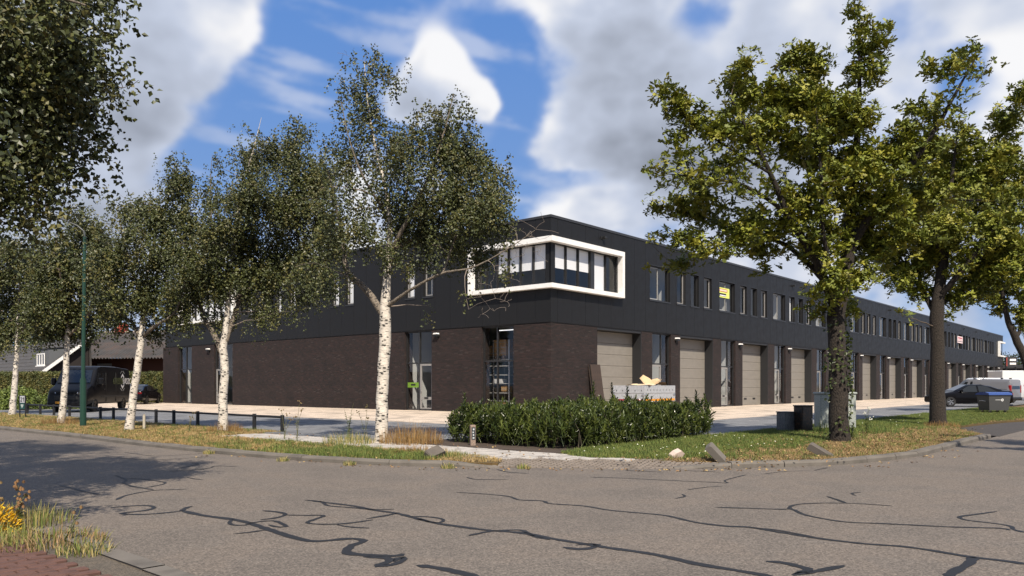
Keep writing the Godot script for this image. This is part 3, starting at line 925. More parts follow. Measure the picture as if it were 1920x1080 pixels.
func make_building() -> void:
	house = thing("business_building", "long dark two-storey corner building with brick ground floor and black metal cladding above", "building", place(CORNER_A, CORNER_B), TURN)
	var b: MB
	# ---- right facade, ground floor
	brick_wall(0.03, FIRST, false)
	for k in 13:
		var s := FIRST + k * UNIT
		# roller door set back in its opening
		b = MB.new()
		b.box(Vector3(s - 0.0, 4.1, -0.66), Vector3(s + 4.17, 4.23, -0.05))
		b.box(Vector3(s + 0.001, 0, -0.66), Vector3(s + 0.05, 4.1, -0.1)); b.box(Vector3(s + 4.12, 0, -0.66), Vector3(s + 4.169, 4.1, -0.034))
		bpart("door_surround", b, M.reveal)
		var d := MB.new()
		d.box(Vector3(0.0, 0.0, -0.07), Vector3(4.06, 4.1, -0.05))
		var door := bpart("roller_door", d, M.backing, false, Vector3(s + 0.055, 0.01, -0.57))
		if not shared.has("section"):
			var sb := MB.new()
			sb.cbox(Vector3(0, 0.004, -0.05), Vector3(4.06, 0.577, 0), 0.012)
			for q in 3: sb.box(Vector3(0.02, 0.14 + q * 0.145, -0.001), Vector3(4.04, 0.144 + q * 0.145, 0.0025))
			shared["section"] = sb.mesh()
			var vb := MB.new()
			vb.cbox(Vector3(0, 0, 0), Vector3(0.42, 0.12, 0.012), 0.004)
			shared["vent"] = vb.mesh()
		for q in 7: bpart("door_section", shared["section"], M.door_taupe, false, Vector3(0, q * 0.583, 0), door)
		for q in [1.35, 2.75]: bpart("vent_grille", shared["vent"], M.black, false, Vector3(q, 0.36, 0.003), door)
		brick_wall(s + 4.17, s + 5.28, false)
		entrance(s + 5.28, 2.05, false, false, true, 1.2)
		brick_wall(s + 7.33, s + 8.39 if k < 12 else LONG - 0.03, false)
		wall_lamp(s + 7.9, 3.85, false)
	# ---- left facade, ground floor (x = WIDE - t)
	for q in [[0.62, 2.28], [4.35, 7.89], [10.0, 27.5], [29.95, 33.1], [35.15, WIDE]]:
		brick_wall(WIDE - q[1] - (0.0), WIDE - q[0], true)
	entrance(WIDE - 4.35, 2.07, true, true, false, 0.93)
	entrance(WIDE - 10.0, 2.11, true, true, true, 1.04)
	entrance(WIDE - 29.95, 2.45, true, false, true, 1.25)
	entrance(WIDE - 35.15, 2.05, true, true, false, 1.0)
	wall_lamp(WIDE - 7.45, 3.85, true)
	wall_lamp(WIDE - 30.6, 3.75, true)
	# ---- gutter line between brick and cladding
	b = MB.new()
	b.box(Vector3(0.05, 4.205, -0.7), Vector3(LONG - 0.05, 4.28, -0.04))
	b.box(Vector3(0.05, 4.207, -WIDE + 0.3), Vector3(0.7, 4.282, -0.7))
	bpart("drip_profile", b, M.reveal)
	# ---- windows and cladding of the upper floor
	var holes := [[0.0, 5.6, 5.98, 7.92]]
	for k in 13:
		var s := FIRST + k * UNIT
		holes.append([s + 4.98, s + 7.17, 6.0, 7.86])
		upper_window(s + 4.98, true, false, 0.0)
		if k < 12:
			for q in [7.98, 9.63, 11.3]:
				if s + q > 108.0: continue
				holes.append([s + q, s + q + 1.0, 6.0, 7.86])
				upper_window(s + q, false, false, [0.0, 0.0, 0.0, 1.7, 0.0][(k * 3 + int(q)) % 5])
	holes = holes.filter(func(h): return h[1] < 111.5)
	holes.append([112.3, LONG, 5.98, 7.92])
	cladding(0.0, LONG, holes, 4.25, 9.05, false, 0.51, 1.115)
	var lholes := [[WIDE - 4.75, WIDE, 5.98, 7.92], [WIDE - 34.4, WIDE - 27.3, 5.98, 7.92]]
	for t in [7.77, 9.16, 11.25, 14.34, 15.69, 20.08, 21.6, 25.0]:
		lholes.append([WIDE - t - 0.72, WIDE - t, 6.0, 7.86])
		upper_window(WIDE - t - 0.72, false, true, 1.72 if t > 8.0 else 0.0, 0.72)
	cladding(0.45, WIDE - 0.101, lholes, 4.25, 9.05, true, 0.9, 1.115)
	# ---- corner trim so that the two claddings close
	b = MB.new()
	b.box(Vector3(0.0, 4.25, -0.101), Vector3(0.0015, 9.05, 0.0))
	bpart("corner_trim", b, M.cladding)
	# backing wall behind the panels with the window openings left free
	b = MB.new()
	for q in [[4.28, 5.9], [7.95, 9.0]]:
		b.box(Vector3(0.12, q[0], -0.3), Vector3(LONG - 0.1, q[1], -0.105))
		b.box(Vector3(0.105, q[0], -WIDE + 0.5), Vector3(0.3, q[1], -0.31))
	holes.sort_custom(func(p, q): return p[0] < q[0])
	lholes.sort_custom(func(p, q): return p[0] < q[0])
	var x := 0.12
	for h in holes:
		if h[0] > x + 0.02: b.box(Vector3(x, 5.9, -0.3), Vector3(h[0] - 0.015, 7.95, -0.105))
		x = h[1] + 0.015
	x = 0.5
	for h in lholes:
		if h[0] > x + 0.02: b.box(Vector3(0.105, 5.9, -WIDE + x), Vector3(0.3, 7.95, -WIDE + h[0] - 0.015))
		x = h[1] + 0.015
	bpart("inner_wall", b, M.backing)
	# ---- roof, coping, inner floors and partitions
	b = MB.new()
	b.box(Vector3(-0.03, 9.055, -WIDE + 0.4), Vector3(0.35, 9.17, 0.03)); b.box(Vector3(0.35, 9.055, -0.35), Vector3(LONG + 0.03, 9.17, 0.03))
	b.box(Vector3(LONG - 0.35, 9.055, -WIDE + 0.4), Vector3(LONG + 0.03, 9.17, -0.35)); b.box(Vector3(0.35, 9.055, -WIDE + 0.4), Vector3(LONG - 0.35, 9.17, -WIDE + 0.75))
	bpart("coping", b, M.coping)
	b = MB.new()
	b.box(Vector3(0.3, 8.7, -WIDE + 0.75), Vector3(LONG - 0.3, 9.0, -0.3))
	bpart("roof", b, M.coping)
	b = MB.new()
	b.box(Vector3(0.3, 4.3, -WIDE + 0.6), Vector3(LONG - 0.3, 4.62, -0.31))
	bpart("upper_floor", b, M.inner_dark)
	b = MB.new()
	b.box(Vector3(0.45, -0.2, -WIDE + 0.5), Vector3(LONG - 0.4, 0.015, -0.66))
	bpart("ground_floor", b, M.inner_floor)
	b = MB.new()
	b.box(Vector3(LONG - 0.25, -0.1, -WIDE + 0.4), Vector3(LONG, 9.04, -0.65)); b.box(Vector3(0.45, -0.1, -WIDE + 0.4), Vector3(LONG - 0.25, 9.04, -WIDE + 0.65))
	bpart("rear_wall", b, M.cladding)
	b = MB.new()
	for k in 13:
		var s := FIRST + k * UNIT + 7.45
		b.box(Vector3(s, 0.02, -13.9), Vector3(s + 0.2, 4.29, -0.64))
		b.box(Vector3(s - 3.4, 0.02, -6.0), Vector3(s - 3.3, 4.29, -0.64))
		b.box(Vector3(s + 0.1, 4.63, -3.0), Vector3(s + 0.25, 8.69, -0.31))
	bpart("partition", b, M.plaster)
	b = MB.new()
	b.box(Vector3(0.65, 0.02, -14.1), Vector3(LONG - 0.3, 4.29, -13.9))
	b.box(Vector3(0.31, 4.63, -8.2), Vector3(LONG - 0.3, 8.69, -8.0))
	bpart("inner_partition", b, M.inner_dark)
	b = MB.new()
	for t in [10.15, 27.3, 33.0, 35.4]:
		b.box(Vector3(0.64, 0.02, -t - 0.12), Vector3(3.4, 4.29, -t))
	b.box(Vector3(3.4, 0.02, -36.9), Vector3(3.52, 4.29, -14.1))
	b.box(Vector3(3.0, 4.63, -36.9), Vector3(3.15, 8.69, -8.2))
	bpart("partition", b, M.plaster)
	# red-brown panelling behind the corner entrance
	b = MB.new()
	b.box(Vector3(2.4, 0.02, -10.1), Vector3(2.5, 4.2, -7.4))
	bpart("timber_screen", b, mat(lin(0.07, 0.022, 0.012), 0.6))
	# ---- projecting white window surround that wraps the corner
	b = MB.new()
	var lo := 5.79
	var hi := 8.14
	for q in [[lo, 5.99], [7.90, hi]]:
		b.box(Vector3(-0.3, q[0], 0.0), Vector3(5.8, q[1], 0.3))
		b.box(Vector3(-0.3, q[0], -4.98), Vector3(0.0, q[1], 0.0))
	b.box(Vector3(5.6, 5.99, -0.1), Vector3(5.8, 7.90, 0.298)); b.box(Vector3(-0.298, 5.99, -4.98), Vector3(0.1, 7.90, -4.76))
	var sur := bpart("window_surround", b, M.white)
	tag(sur, "white projecting frame wrapping the corner window")
	b = MB.new()
	b.box(Vector3(0.0, 5.99, -0.32), Vector3(0.32, 7.90, -0.0))
	var post := bpart("corner_post", b, M.cladding)
	corner_glass(false, [[0.32, 1.22], [1.29, 2.2], [2.28, 3.2], [3.56, 4.55], [4.62, 5.56]], [1.05, 1.0, 1.0, 1.75, 0.0])
	corner_glass(true, [[WIDE - 1.08, WIDE - 0.32], [WIDE - 1.86, WIDE - 1.15], [WIDE - 2.6, WIDE - 1.93], [WIDE - 3.33, WIDE - 2.67], [WIDE - 4.03, WIDE - 3.4], [WIDE - 4.72, WIDE - 4.1]], [1.1, 1.1, 1.1, 1.1, 0.0, 0.0])
	# flat white surround at the far end of the left facade, and the one at the far corner of the right facade
	b = MB.new()
	b.box(Vector3(0, lo, -0.02), Vector3(7.66, 5.99, 0.3)); b.box(Vector3(0, 7.90, -0.02), Vector3(7.66, hi, 0.3))
	b.box(Vector3(0, 5.99, -0.1), Vector3(0.28, 7.90, 0.298)); b.box(Vector3(7.38, 5.99, -0.1), Vector3(7.66, 7.90, 0.298))
	sur = bpart("window_surround", b, M.white, true, Vector3(WIDE - 34.67, 0, 0))
	tag(sur, "white projecting frame round the wide window at the far left end")
	var cells := []
	for q in 8: cells.append([WIDE - 34.39 + q * 0.888, WIDE - 34.39 + q * 0.888 + 0.82])
	corner_glass(true, cells, [0.0, 1.8, 1.8, 1.2, 1.8, 1.8, 1.5, 1.8])
	b = MB.new()
	b.box(Vector3(112.0, lo, 0.0), Vector3(LONG + 0.3, 5.99, 0.3)); b.box(Vector3(112.0, 7.90, 0.0), Vector3(LONG + 0.3, hi, 0.3))
	b.box(Vector3(112.0, 5.99, -0.1), Vector3(112.28, 7.90, 0.298))
	sur = bpart("window_surround", b, M.white)
	tag(sur, "white projecting frame at the far corner of the long facade")
	corner_glass(false, [[112.3, 114.2], [114.3, 116.1]], [0.0, 0.0])
	# ---- overflow spouts under the roof edge
	for t in [4.2, 29.1, 54.0, 79.0, 87.5, 95.3, 103.7]:
		b = MB.new()
		b.cbox(Vector3(-0.13, -0.07, 0), Vector3(0.13, 0.07, 0.04), 0.01); b.cbox(Vector3(-0.09, -0.05, 0.04), Vector3(0.09, 0.05, 0.22), 0.01)
		bpart("overflow_spout", b, M.black, false, Vector3(t, 8.68, 0.002))
	# ---- window signs
	b = MB.new()
	b.box(Vector3(0, 0, 0), Vector3(1.55, 0.62, 0.01))
	var sign_ := bpart("window_sign", b, mat(lin(0.66, 0.72, 0.16), 0.6), false, Vector3(17.2, 6.86, -0.105))
	tag(sign_, "yellow notice board hung across the upper window")
	b = MB.new()
	b.cbox(Vector3(0.08, 0.36, 0.011), Vector3(1.25, 0.55, 0.016), 0.002)
	bpart("print", b, mat(lin(0.45, 0.09, 0.04), 0.6), false, Vector3.ZERO, sign_)
	b = MB.new()
	b.cbox(Vector3(0.16, 0.40, 0.017), Vector3(1.17, 0.51, 0.02), 0.001)
	bpart("print", b, mat(lin(0.75, 0.6, 0.45), 0.6), false, Vector3.ZERO, sign_)
	b = MB.new()
	b.cbox(Vector3(0.16, 0.08, 0.011), Vector3(1.08, 0.27, 0.016), 0.002)
	bpart("print", b, M.black, false, Vector3.ZERO, sign_)
	b = MB.new()
	b.cbox(Vector3(0.2, 0.10, 0.017), Vector3(1.04, 0.17, 0.02), 0.001)
	bpart("print", b, M.white, false, Vector3.ZERO, sign_)
	b = MB.new()
	b.box(Vector3(0, 0, 0), Vector3(3.0, 0.85, 0.02))
	sign_ = bpart("window_sign", b, mat(lin(0.75, 0.6, 0.6), 0.6), false, Vector3(83.9, 6.75, 0.01))
	tag(sign_, "small pink and white notice on the far upper windows")
	for q in [[0.35, 0.55, 0.72, lin(0.42, 0.1, 0.11)], [0.5, 0.36, 0.44, lin(0.5, 0.3, 0.3)], [0.1, 0.16, 0.24, M.black.albedo_color]]:
		b = MB.new()
		b.box(Vector3(q[0], q[1], 0.021), Vector3(3.0 - q[0], q[2], 0.026))
		bpart("print", b, mat(q[3], 0.6), false, Vector3.ZERO, sign_)
	# green sticker on the glass beside the corner entrance
	b = MB.new()
	b.box(Vector3(0, 0, 0), Vector3(0.86, 0.27, 0.006))
	sign_ = bpart("glass_sticker", b, mat(lin(0.13, 0.24, 0.02), 0.6), true, Vector3(WIDE - 9.93, 1.22, -0.2))
	tag(sign_, "lime green strip stuck on the glass beside the entrance")
	b = MB.new()
	b.box(Vector3(0.26, 0.1, 0.007), Vector3(0.62, 0.19, 0.009))
	bpart("print", b, M.black, true, Vector3.ZERO, sign_)

func corner_glass(left: bool, cells: Array, blinds: Array) -> void:
	# a band window: dark posts between panes, white roller blinds behind
	for i in cells.size():
		var c: Array = cells[i]
		var w: float = c[1] - c[0]
		var o := bpart("window", frame_mesh(w + 0.04, 1.91, 0.035, 0.12), M.frame, left, Vector3(c[0] - 0.02, 5.99, -0.06))
		bpart("pane", pane_mesh(w - 0.03, 1.84), M.glass, left, Vector3(0.035, 0.035, -0.05), o)
		if blinds[i] > 0.0:
			var b := MB.new()
			b.box(Vector3(0.03, 1.87 - blinds[i], -0.1), Vector3(w + 0.01, 1.87, -0.092))
			b.box(Vector3(0.03, 1.85 - blinds[i], -0.105), Vector3(w + 0.01, 1.87 - blinds[i], -0.085))
			bpart("blind", b, M.blind, left, Vector3.ZERO, o)
		if i > 0:
			var p0: float = cells[i - 1][1]
			var p1: float = c[0]
			if left and p0 > p1:
				p0 = c[1]; p1 = cells[i - 1][0]
			if p1 - p0 > 0.04:
				var b := MB.new()
				b.box(Vector3(p0 + 0.021, 5.99, -0.2), Vector3(p1 - 0.021, 7.9, -0.03))
				bpart("mullion", b, M.frame, left)

# ---------------------------------------------------------------- trees
var tree_data := {
	"b5": {"trunk": [-3.06, -0.04, -18.50, 0.186, -3.05, 0.17, -18.50, 0.153, -3.04, 0.86, -18.50, 0.140, -3.00, 1.86, -18.50, 0.135, -2.96, 2.60, -18.50, 0.140, -2.96, 2.98, -18.50, 0.130, -2.94, 3.60, -18.50, 0.102, -2.88, 4.35, -18.50, 0.079, -2.85, 4.97, -18.50, 0.060, -2.94, 5.84, -18.50, 0.042, -3.18, 6.84, -18.50, 0.030, -3.36, 7.84, -18.50, 0.019, -3.45, 8.89, -18.50, 0.007],
		"limbs": [[-3.01, 2.98, -18.50, 0.090, -3.26, 3.36, -18.60, 0.085, -3.61, 3.74, -18.80, 0.080, -3.94, 4.02, -19.00, 0.070, -4.11, 4.85, -19.20, 0.050, -4.31, 5.78, -19.30, 0.030, -4.48, 6.56, -19.30, 0.015], [-2.92, 3.16, -18.50, 0.050, -2.32, 3.51, -18.10, 0.036, -1.56, 3.85, -17.80, 0.028, -0.89, 3.94, -17.60, 0.020, -0.12, 4.33, -17.50, 0.012, 0.53, 4.77, -17.50, 0.005], [-2.87, 4.35, -18.50, 0.060, -2.38, 5.14, -18.10, 0.050, -1.86, 6.03, -17.80, 0.035, -1.49, 7.08, -17.70, 0.018, -1.31, 7.85, -17.70, 0.006], [-2.88, 4.10, -18.50, 0.050, -2.73, 5.09, -19.10, 0.040, -2.55, 6.26, -19.40, 0.030, -2.43, 7.53, -19.50, 0.012], [-2.89, 4.47, -18.50, 0.050, -2.18, 4.94, -19.00, 0.035, -1.30, 5.52, -19.30, 0.025, -0.39, 6.19, -19.40, 0.010], [-2.94, 5.34, -18.50, 0.035, -3.41, 6.11, -18.10, 0.025, -3.68, 6.90, -17.90, 0.014, -3.86, 7.74, -17.90, 0.005], [-1.56, 3.85, -17.80, 0.025, -1.39, 4.37, -17.90, 0.020, -1.10, 5.26, -18.10, 0.015, -0.86, 6.14, -18.20, 0.006]],
		"blobs": [[-3.36, 8.77, -18.50, 0.60, 0.40, 0.52, 0.70], [-3.86, 8.27, -18.50, 0.52, 0.40, 0.48, 0.60], [-2.99, 8.46, -18.50, 0.37, 0.31, 0.36, 0.45], [-3.49, 7.65, -18.50, 0.65, 0.60, 0.65, 0.70], [-3.55, 6.78, -18.50, 0.60, 0.56, 0.61, 0.50], [-1.52, 7.26, -18.08, 0.85, 0.63, 0.78, 1.30], [-2.05, 6.83, -17.87, 0.72, 0.54, 0.66, 1.00], [-1.11, 6.79, -18.33, 0.80, 0.74, 0.81, 1.30], [-1.93, 6.07, -17.95, 0.97, 0.73, 0.89, 1.20], [-0.96, 5.73, -17.81, 0.96, 0.78, 0.91, 1.30], [-0.43, 5.31, -18.34, 0.52, 0.74, 0.66, 1.20], [-1.55, 5.23, -19.17, 1.16, 0.77, 1.02, 1.20], [-0.77, 4.81, -18.98, 0.77, 0.58, 0.70, 1.00], [-2.42, 5.44, -18.92, 0.70, 0.76, 0.77, 0.80], [-2.43, 4.40, -18.06, 0.73, 0.43, 0.61, 0.60], [-0.25, 6.23, -18.56, 0.31, 0.50, 0.43, 0.70], [-3.91, 6.00, -18.14, 0.61, 0.61, 0.64, 0.50], [-3.63, 5.11, -17.98, 0.61, 0.67, 0.67, 0.55], [-3.13, 4.73, -17.87, 0.60, 0.48, 0.57, 0.50], [-4.37, 5.00, -18.04, 0.55, 0.73, 0.67, 0.70], [-3.49, 6.14, -19.18, 0.52, 0.65, 0.61, 0.35], [-1.79, 4.43, -19.03, 0.77, 0.32, 0.57, 0.50], [-0.35, 4.01, -17.50, 0.29, 0.21, 0.27, 0.30], [-0.94, 3.12, -17.50, 0.12, 0.16, 0.15, 0.06], [-2.05, 3.21, -18.99, 0.23, 0.13, 0.19, 0.08], [-1.41, 8.32, -18.98, 0.18, 0.15, 0.17, 0.15], [-0.06, 4.99, -18.01, 0.19, 0.30, 0.26, 0.40], [-2.82, 6.14, -18.20, 0.61, 0.67, 0.68, 0.70], [-2.77, 5.45, -18.70, 0.57, 0.63, 0.63, 0.70], [-2.99, 7.14, -18.87, 0.44, 0.51, 0.50, 0.50], [-2.76, 7.39, -19.07, 0.51, 0.45, 0.51, 0.50], [-4.12, 6.76, -19.11, 0.51, 0.51, 0.54, 0.50], [-4.56, 4.00, -17.84, 0.48, 0.48, 0.50, 0.60]],
		"bare": [[-4.04, 7.36, -18.20], [-2.74, 7.47, -18.90], [0.35, 4.89, -17.50], [0.70, 4.93, -17.40], [0.59, 4.54, -17.50], [0.29, 4.17, -17.40], [0.00, 3.68, -17.30], [-0.35, 3.23, -17.40], [0.18, 4.56, -17.60], [-0.47, 3.59, -17.50], [-0.82, 3.48, -17.50], [0.47, 4.30, -17.50], [-0.64, 2.88, -17.40], [0.00, 3.23, -17.40], [-3.27, 8.16, -18.70], [-3.74, 8.96, -18.50]]},
	"b4": {"trunk": [-8.43, -0.06, -23.10, 0.168, -8.43, 0.28, -23.10, 0.139, -8.42, 1.06, -23.10, 0.122, -8.38, 1.83, -23.10, 0.118, -8.42, 2.46, -23.10, 0.113, -8.34, 3.08, -23.10, 0.084, -8.24, 4.17, -23.10, 0.067, -8.09, 5.57, -23.10, 0.050, -7.90, 6.97, -23.10, 0.034, -7.54, 8.21, -23.10, 0.017, -7.31, 9.14, -23.10, 0.005],
		"limbs": [[-8.48, 2.30, -23.10, 0.090, -8.82, 2.94, -23.30, 0.080, -9.12, 3.30, -23.50, 0.070, -9.45, 4.16, -23.70, 0.050, -9.78, 5.37, -23.80, 0.035, -9.86, 6.50, -23.80, 0.015], [-8.34, 2.61, -23.10, 0.075, -8.10, 3.73, -23.40, 0.055, -7.69, 4.91, -23.90, 0.040, -6.95, 6.44, -24.30, 0.025, -6.57, 8.27, -24.40, 0.012, -6.54, 9.34, -24.40, 0.004], [-8.09, 3.86, -23.10, 0.050, -7.34, 4.56, -23.70, 0.040, -6.33, 5.26, -24.10, 0.025, -5.70, 6.09, -24.20, 0.010], [-8.21, 4.48, -23.10, 0.050, -9.01, 5.87, -23.90, 0.035, -9.17, 7.37, -24.10, 0.015, -9.12, 8.35, -24.10, 0.005]],
		"blobs": [[-6.50, 8.54, -23.27, 0.75, 0.66, 0.74, 0.90], [-7.56, 8.14, -23.37, 0.79, 0.66, 0.76, 0.90], [-6.15, 7.51, -23.11, 0.93, 0.86, 0.94, 1.20], [-7.00, 6.92, -22.58, 1.06, 0.84, 1.00, 1.20], [-5.59, 6.65, -23.06, 0.70, 0.85, 0.82, 1.00], [-7.86, 6.50, -22.44, 0.83, 0.91, 0.91, 1.00], [-6.57, 6.18, -23.80, 1.12, 0.88, 1.05, 1.20], [-7.82, 5.67, -23.68, 1.12, 0.88, 1.05, 1.20], [-5.54, 5.42, -23.18, 0.70, 0.78, 0.78, 1.00], [-8.59, 5.20, -22.78, 0.77, 0.84, 0.85, 1.00], [-6.88, 4.89, -23.75, 1.12, 0.72, 0.97, 1.20], [-7.97, 4.34, -23.22, 0.94, 0.63, 0.82, 1.00], [-5.91, 4.40, -23.71, 0.72, 0.64, 0.71, 0.90], [-7.17, 3.92, -23.66, 0.96, 0.48, 0.75, 0.80], [-9.03, 4.17, -23.11, 0.70, 0.62, 0.69, 0.90], [-8.66, 7.86, -22.96, 0.25, 0.37, 0.32, 0.30], [-6.34, 9.07, -23.26, 0.34, 0.25, 0.31, 0.35], [-8.75, 6.94, -22.99, 0.46, 0.54, 0.53, 0.70], [-5.32, 7.44, -22.56, 0.53, 0.61, 0.60, 0.60], [-7.21, 3.36, -22.79, 0.61, 0.21, 0.44, 0.35], [-8.58, 3.51, -23.60, 0.64, 0.32, 0.50, 0.50], [-7.53, 8.67, -22.37, 0.21, 0.21, 0.22, 0.20], [-9.19, 5.13, -22.37, 0.53, 0.75, 0.67, 0.80], [-6.43, 3.41, -23.30, 0.39, 0.19, 0.30, 0.20]],
		"bare": []},
	"b3": {"trunk": [-11.46, -0.07, -23.70, 0.151, -11.43, 0.25, -23.70, 0.126, -11.33, 1.05, -23.70, 0.109, -11.20, 1.85, -23.70, 0.109, -11.14, 2.33, -23.70, 0.101, -11.08, 2.88, -23.70, 0.092, -11.01, 3.76, -23.70, 0.059, -10.85, 5.04, -23.70, 0.042, -10.45, 6.47, -23.70, 0.025, -9.97, 7.91, -23.70, 0.005],
		"limbs": [[-11.11, 2.64, -23.70, 0.060, -11.51, 3.23, -24.00, 0.050, -12.03, 3.52, -24.20, 0.040, -12.49, 4.00, -24.40, 0.025, -12.65, 4.98, -24.40, 0.010], [-11.04, 2.80, -23.70, 0.060, -10.43, 3.12, -23.30, 0.050, -9.83, 3.47, -23.10, 0.035, -9.41, 4.45, -22.90, 0.020, -9.18, 5.68, -22.90, 0.006], [-10.98, 3.92, -23.70, 0.045, -11.20, 4.94, -23.10, 0.030, -11.28, 5.97, -22.80, 0.012], [-10.93, 4.24, -23.70, 0.045, -10.64, 5.33, -24.50, 0.030, -10.23, 6.69, -24.70, 0.010]],
		"blobs": [[-9.83, 7.89, -23.35, 0.38, 0.41, 0.41, 0.50], [-10.08, 7.29, -23.76, 0.64, 0.61, 0.66, 0.90], [-10.67, 6.54, -23.65, 0.76, 0.67, 0.75, 1.00], [-9.71, 6.34, -23.45, 0.71, 0.71, 0.75, 1.00], [-11.88, 6.65, -24.50, 0.59, 0.56, 0.61, 0.80], [-10.94, 5.43, -23.21, 0.86, 0.75, 0.85, 1.10], [-10.15, 5.25, -23.56, 0.95, 0.79, 0.92, 1.10], [-11.73, 5.12, -23.22, 0.66, 0.70, 0.71, 1.00], [-9.34, 5.72, -23.91, 0.64, 0.81, 0.76, 0.90], [-11.32, 4.20, -23.34, 0.86, 0.71, 0.83, 1.10], [-10.27, 4.13, -23.47, 0.95, 0.66, 0.85, 1.10], [-12.33, 4.05, -24.10, 0.65, 0.65, 0.68, 1.00], [-9.38, 4.36, -23.41, 0.63, 0.63, 0.66, 0.90], [-11.78, 3.29, -23.79, 0.64, 0.35, 0.52, 0.70], [-10.82, 3.34, -24.35, 0.74, 0.36, 0.58, 0.70], [-11.72, 6.88, -23.06, 0.19, 0.16, 0.18, 0.15], [-9.45, 3.38, -23.00, 0.54, 0.31, 0.45, 0.50]],
		"bare": []},
	"b2": {"trunk": [-15.71, -0.06, -27.60, 0.143, -15.69, 0.26, -27.60, 0.126, -15.61, 1.00, -27.60, 0.105, -15.54, 1.93, -27.60, 0.101, -15.50, 2.86, -27.60, 0.084, -15.43, 3.98, -27.60, 0.067, -15.28, 5.46, -27.60, 0.042, -15.09, 6.77, -27.60, 0.017, -15.02, 7.51, -27.60, 0.005],
		"limbs": [[-15.50, 2.86, -27.60, 0.060, -16.31, 3.83, -28.00, 0.040, -16.71, 4.99, -28.20, 0.020], [-15.46, 3.05, -27.60, 0.060, -14.56, 3.76, -27.20, 0.050, -14.09, 4.83, -27.00, 0.030, -14.00, 5.92, -27.00, 0.008], [-15.43, 3.98, -27.60, 0.040, -15.34, 5.34, -26.80, 0.030, -15.37, 6.41, -26.70, 0.008]],
		"blobs": [[-14.63, 7.14, -27.17, 0.70, 0.51, 0.63, 0.80], [-15.85, 6.66, -28.02, 0.72, 0.57, 0.67, 0.80], [-14.69, 6.43, -27.78, 0.79, 0.75, 0.81, 1.00], [-15.19, 5.58, -27.18, 0.95, 0.77, 0.90, 1.10], [-16.10, 5.42, -27.33, 0.70, 0.77, 0.77, 0.90], [-14.23, 5.20, -27.08, 0.88, 0.77, 0.86, 1.00], [-15.58, 4.53, -27.53, 1.08, 0.78, 0.97, 1.10], [-16.01, 4.18, -26.87, 0.69, 0.72, 0.74, 1.00], [-14.66, 4.20, -27.92, 0.85, 0.71, 0.82, 1.00], [-15.78, 3.56, -28.23, 1.10, 0.53, 0.86, 0.90], [-15.17, 3.19, -28.33, 0.67, 0.34, 0.53, 0.40], [-16.48, 3.26, -27.98, 0.66, 0.41, 0.56, 0.60]],
		"bare": []},
	"b1": {"trunk": [-22.74, -0.01, -36.00, 0.160, -22.69, 0.30, -36.00, 0.143, -22.59, 1.64, -36.00, 0.118, -22.50, 2.97, -36.00, 0.101, -22.45, 4.30, -36.00, 0.076, -22.35, 6.24, -36.00, 0.042, -22.30, 7.94, -36.00, 0.008],
		"limbs": [[-22.47, 3.33, -36.00, 0.070, -23.35, 4.34, -36.50, 0.050, -24.04, 5.85, -36.80, 0.020], [-22.47, 3.33, -36.00, 0.070, -21.70, 4.51, -35.60, 0.050, -21.22, 6.16, -35.40, 0.020]],
		"blobs": [[-22.64, 7.95, -36.74, 0.94, 0.74, 0.88, 0.90], [-22.54, 6.85, -35.23, 1.00, 0.90, 1.00, 1.00], [-21.49, 6.68, -35.66, 0.91, 0.91, 0.96, 1.00], [-23.01, 5.85, -36.75, 1.24, 1.04, 1.20, 1.10], [-24.05, 5.81, -36.44, 1.10, 1.23, 1.22, 1.00], [-21.37, 5.26, -35.86, 0.87, 0.97, 0.96, 1.00], [-23.11, 4.48, -36.71, 1.36, 0.84, 1.16, 1.10], [-23.76, 4.07, -36.19, 0.97, 0.88, 0.97, 0.90], [-22.00, 3.98, -36.51, 0.98, 0.64, 0.85, 0.80], [-22.70, 3.31, -35.67, 0.96, 0.34, 0.68, 0.40]],
		"bare": []},
	"o1": {"trunk": [7.86, -0.07, -19.00, 0.290, 7.84, 0.18, -19.00, 0.235, 7.83, 1.10, -19.00, 0.215, 7.80, 2.38, -19.00, 0.200, 7.78, 3.02, -19.00, 0.200, 7.91, 3.66, -19.00, 0.190, 8.04, 4.43, -19.00, 0.160, 8.09, 5.20, -19.00, 0.130, 8.19, 6.22, -19.00, 0.100, 8.29, 7.50, -19.00, 0.070, 8.34, 8.91, -19.00, 0.040, 8.29, 10.19, -19.00, 0.010],
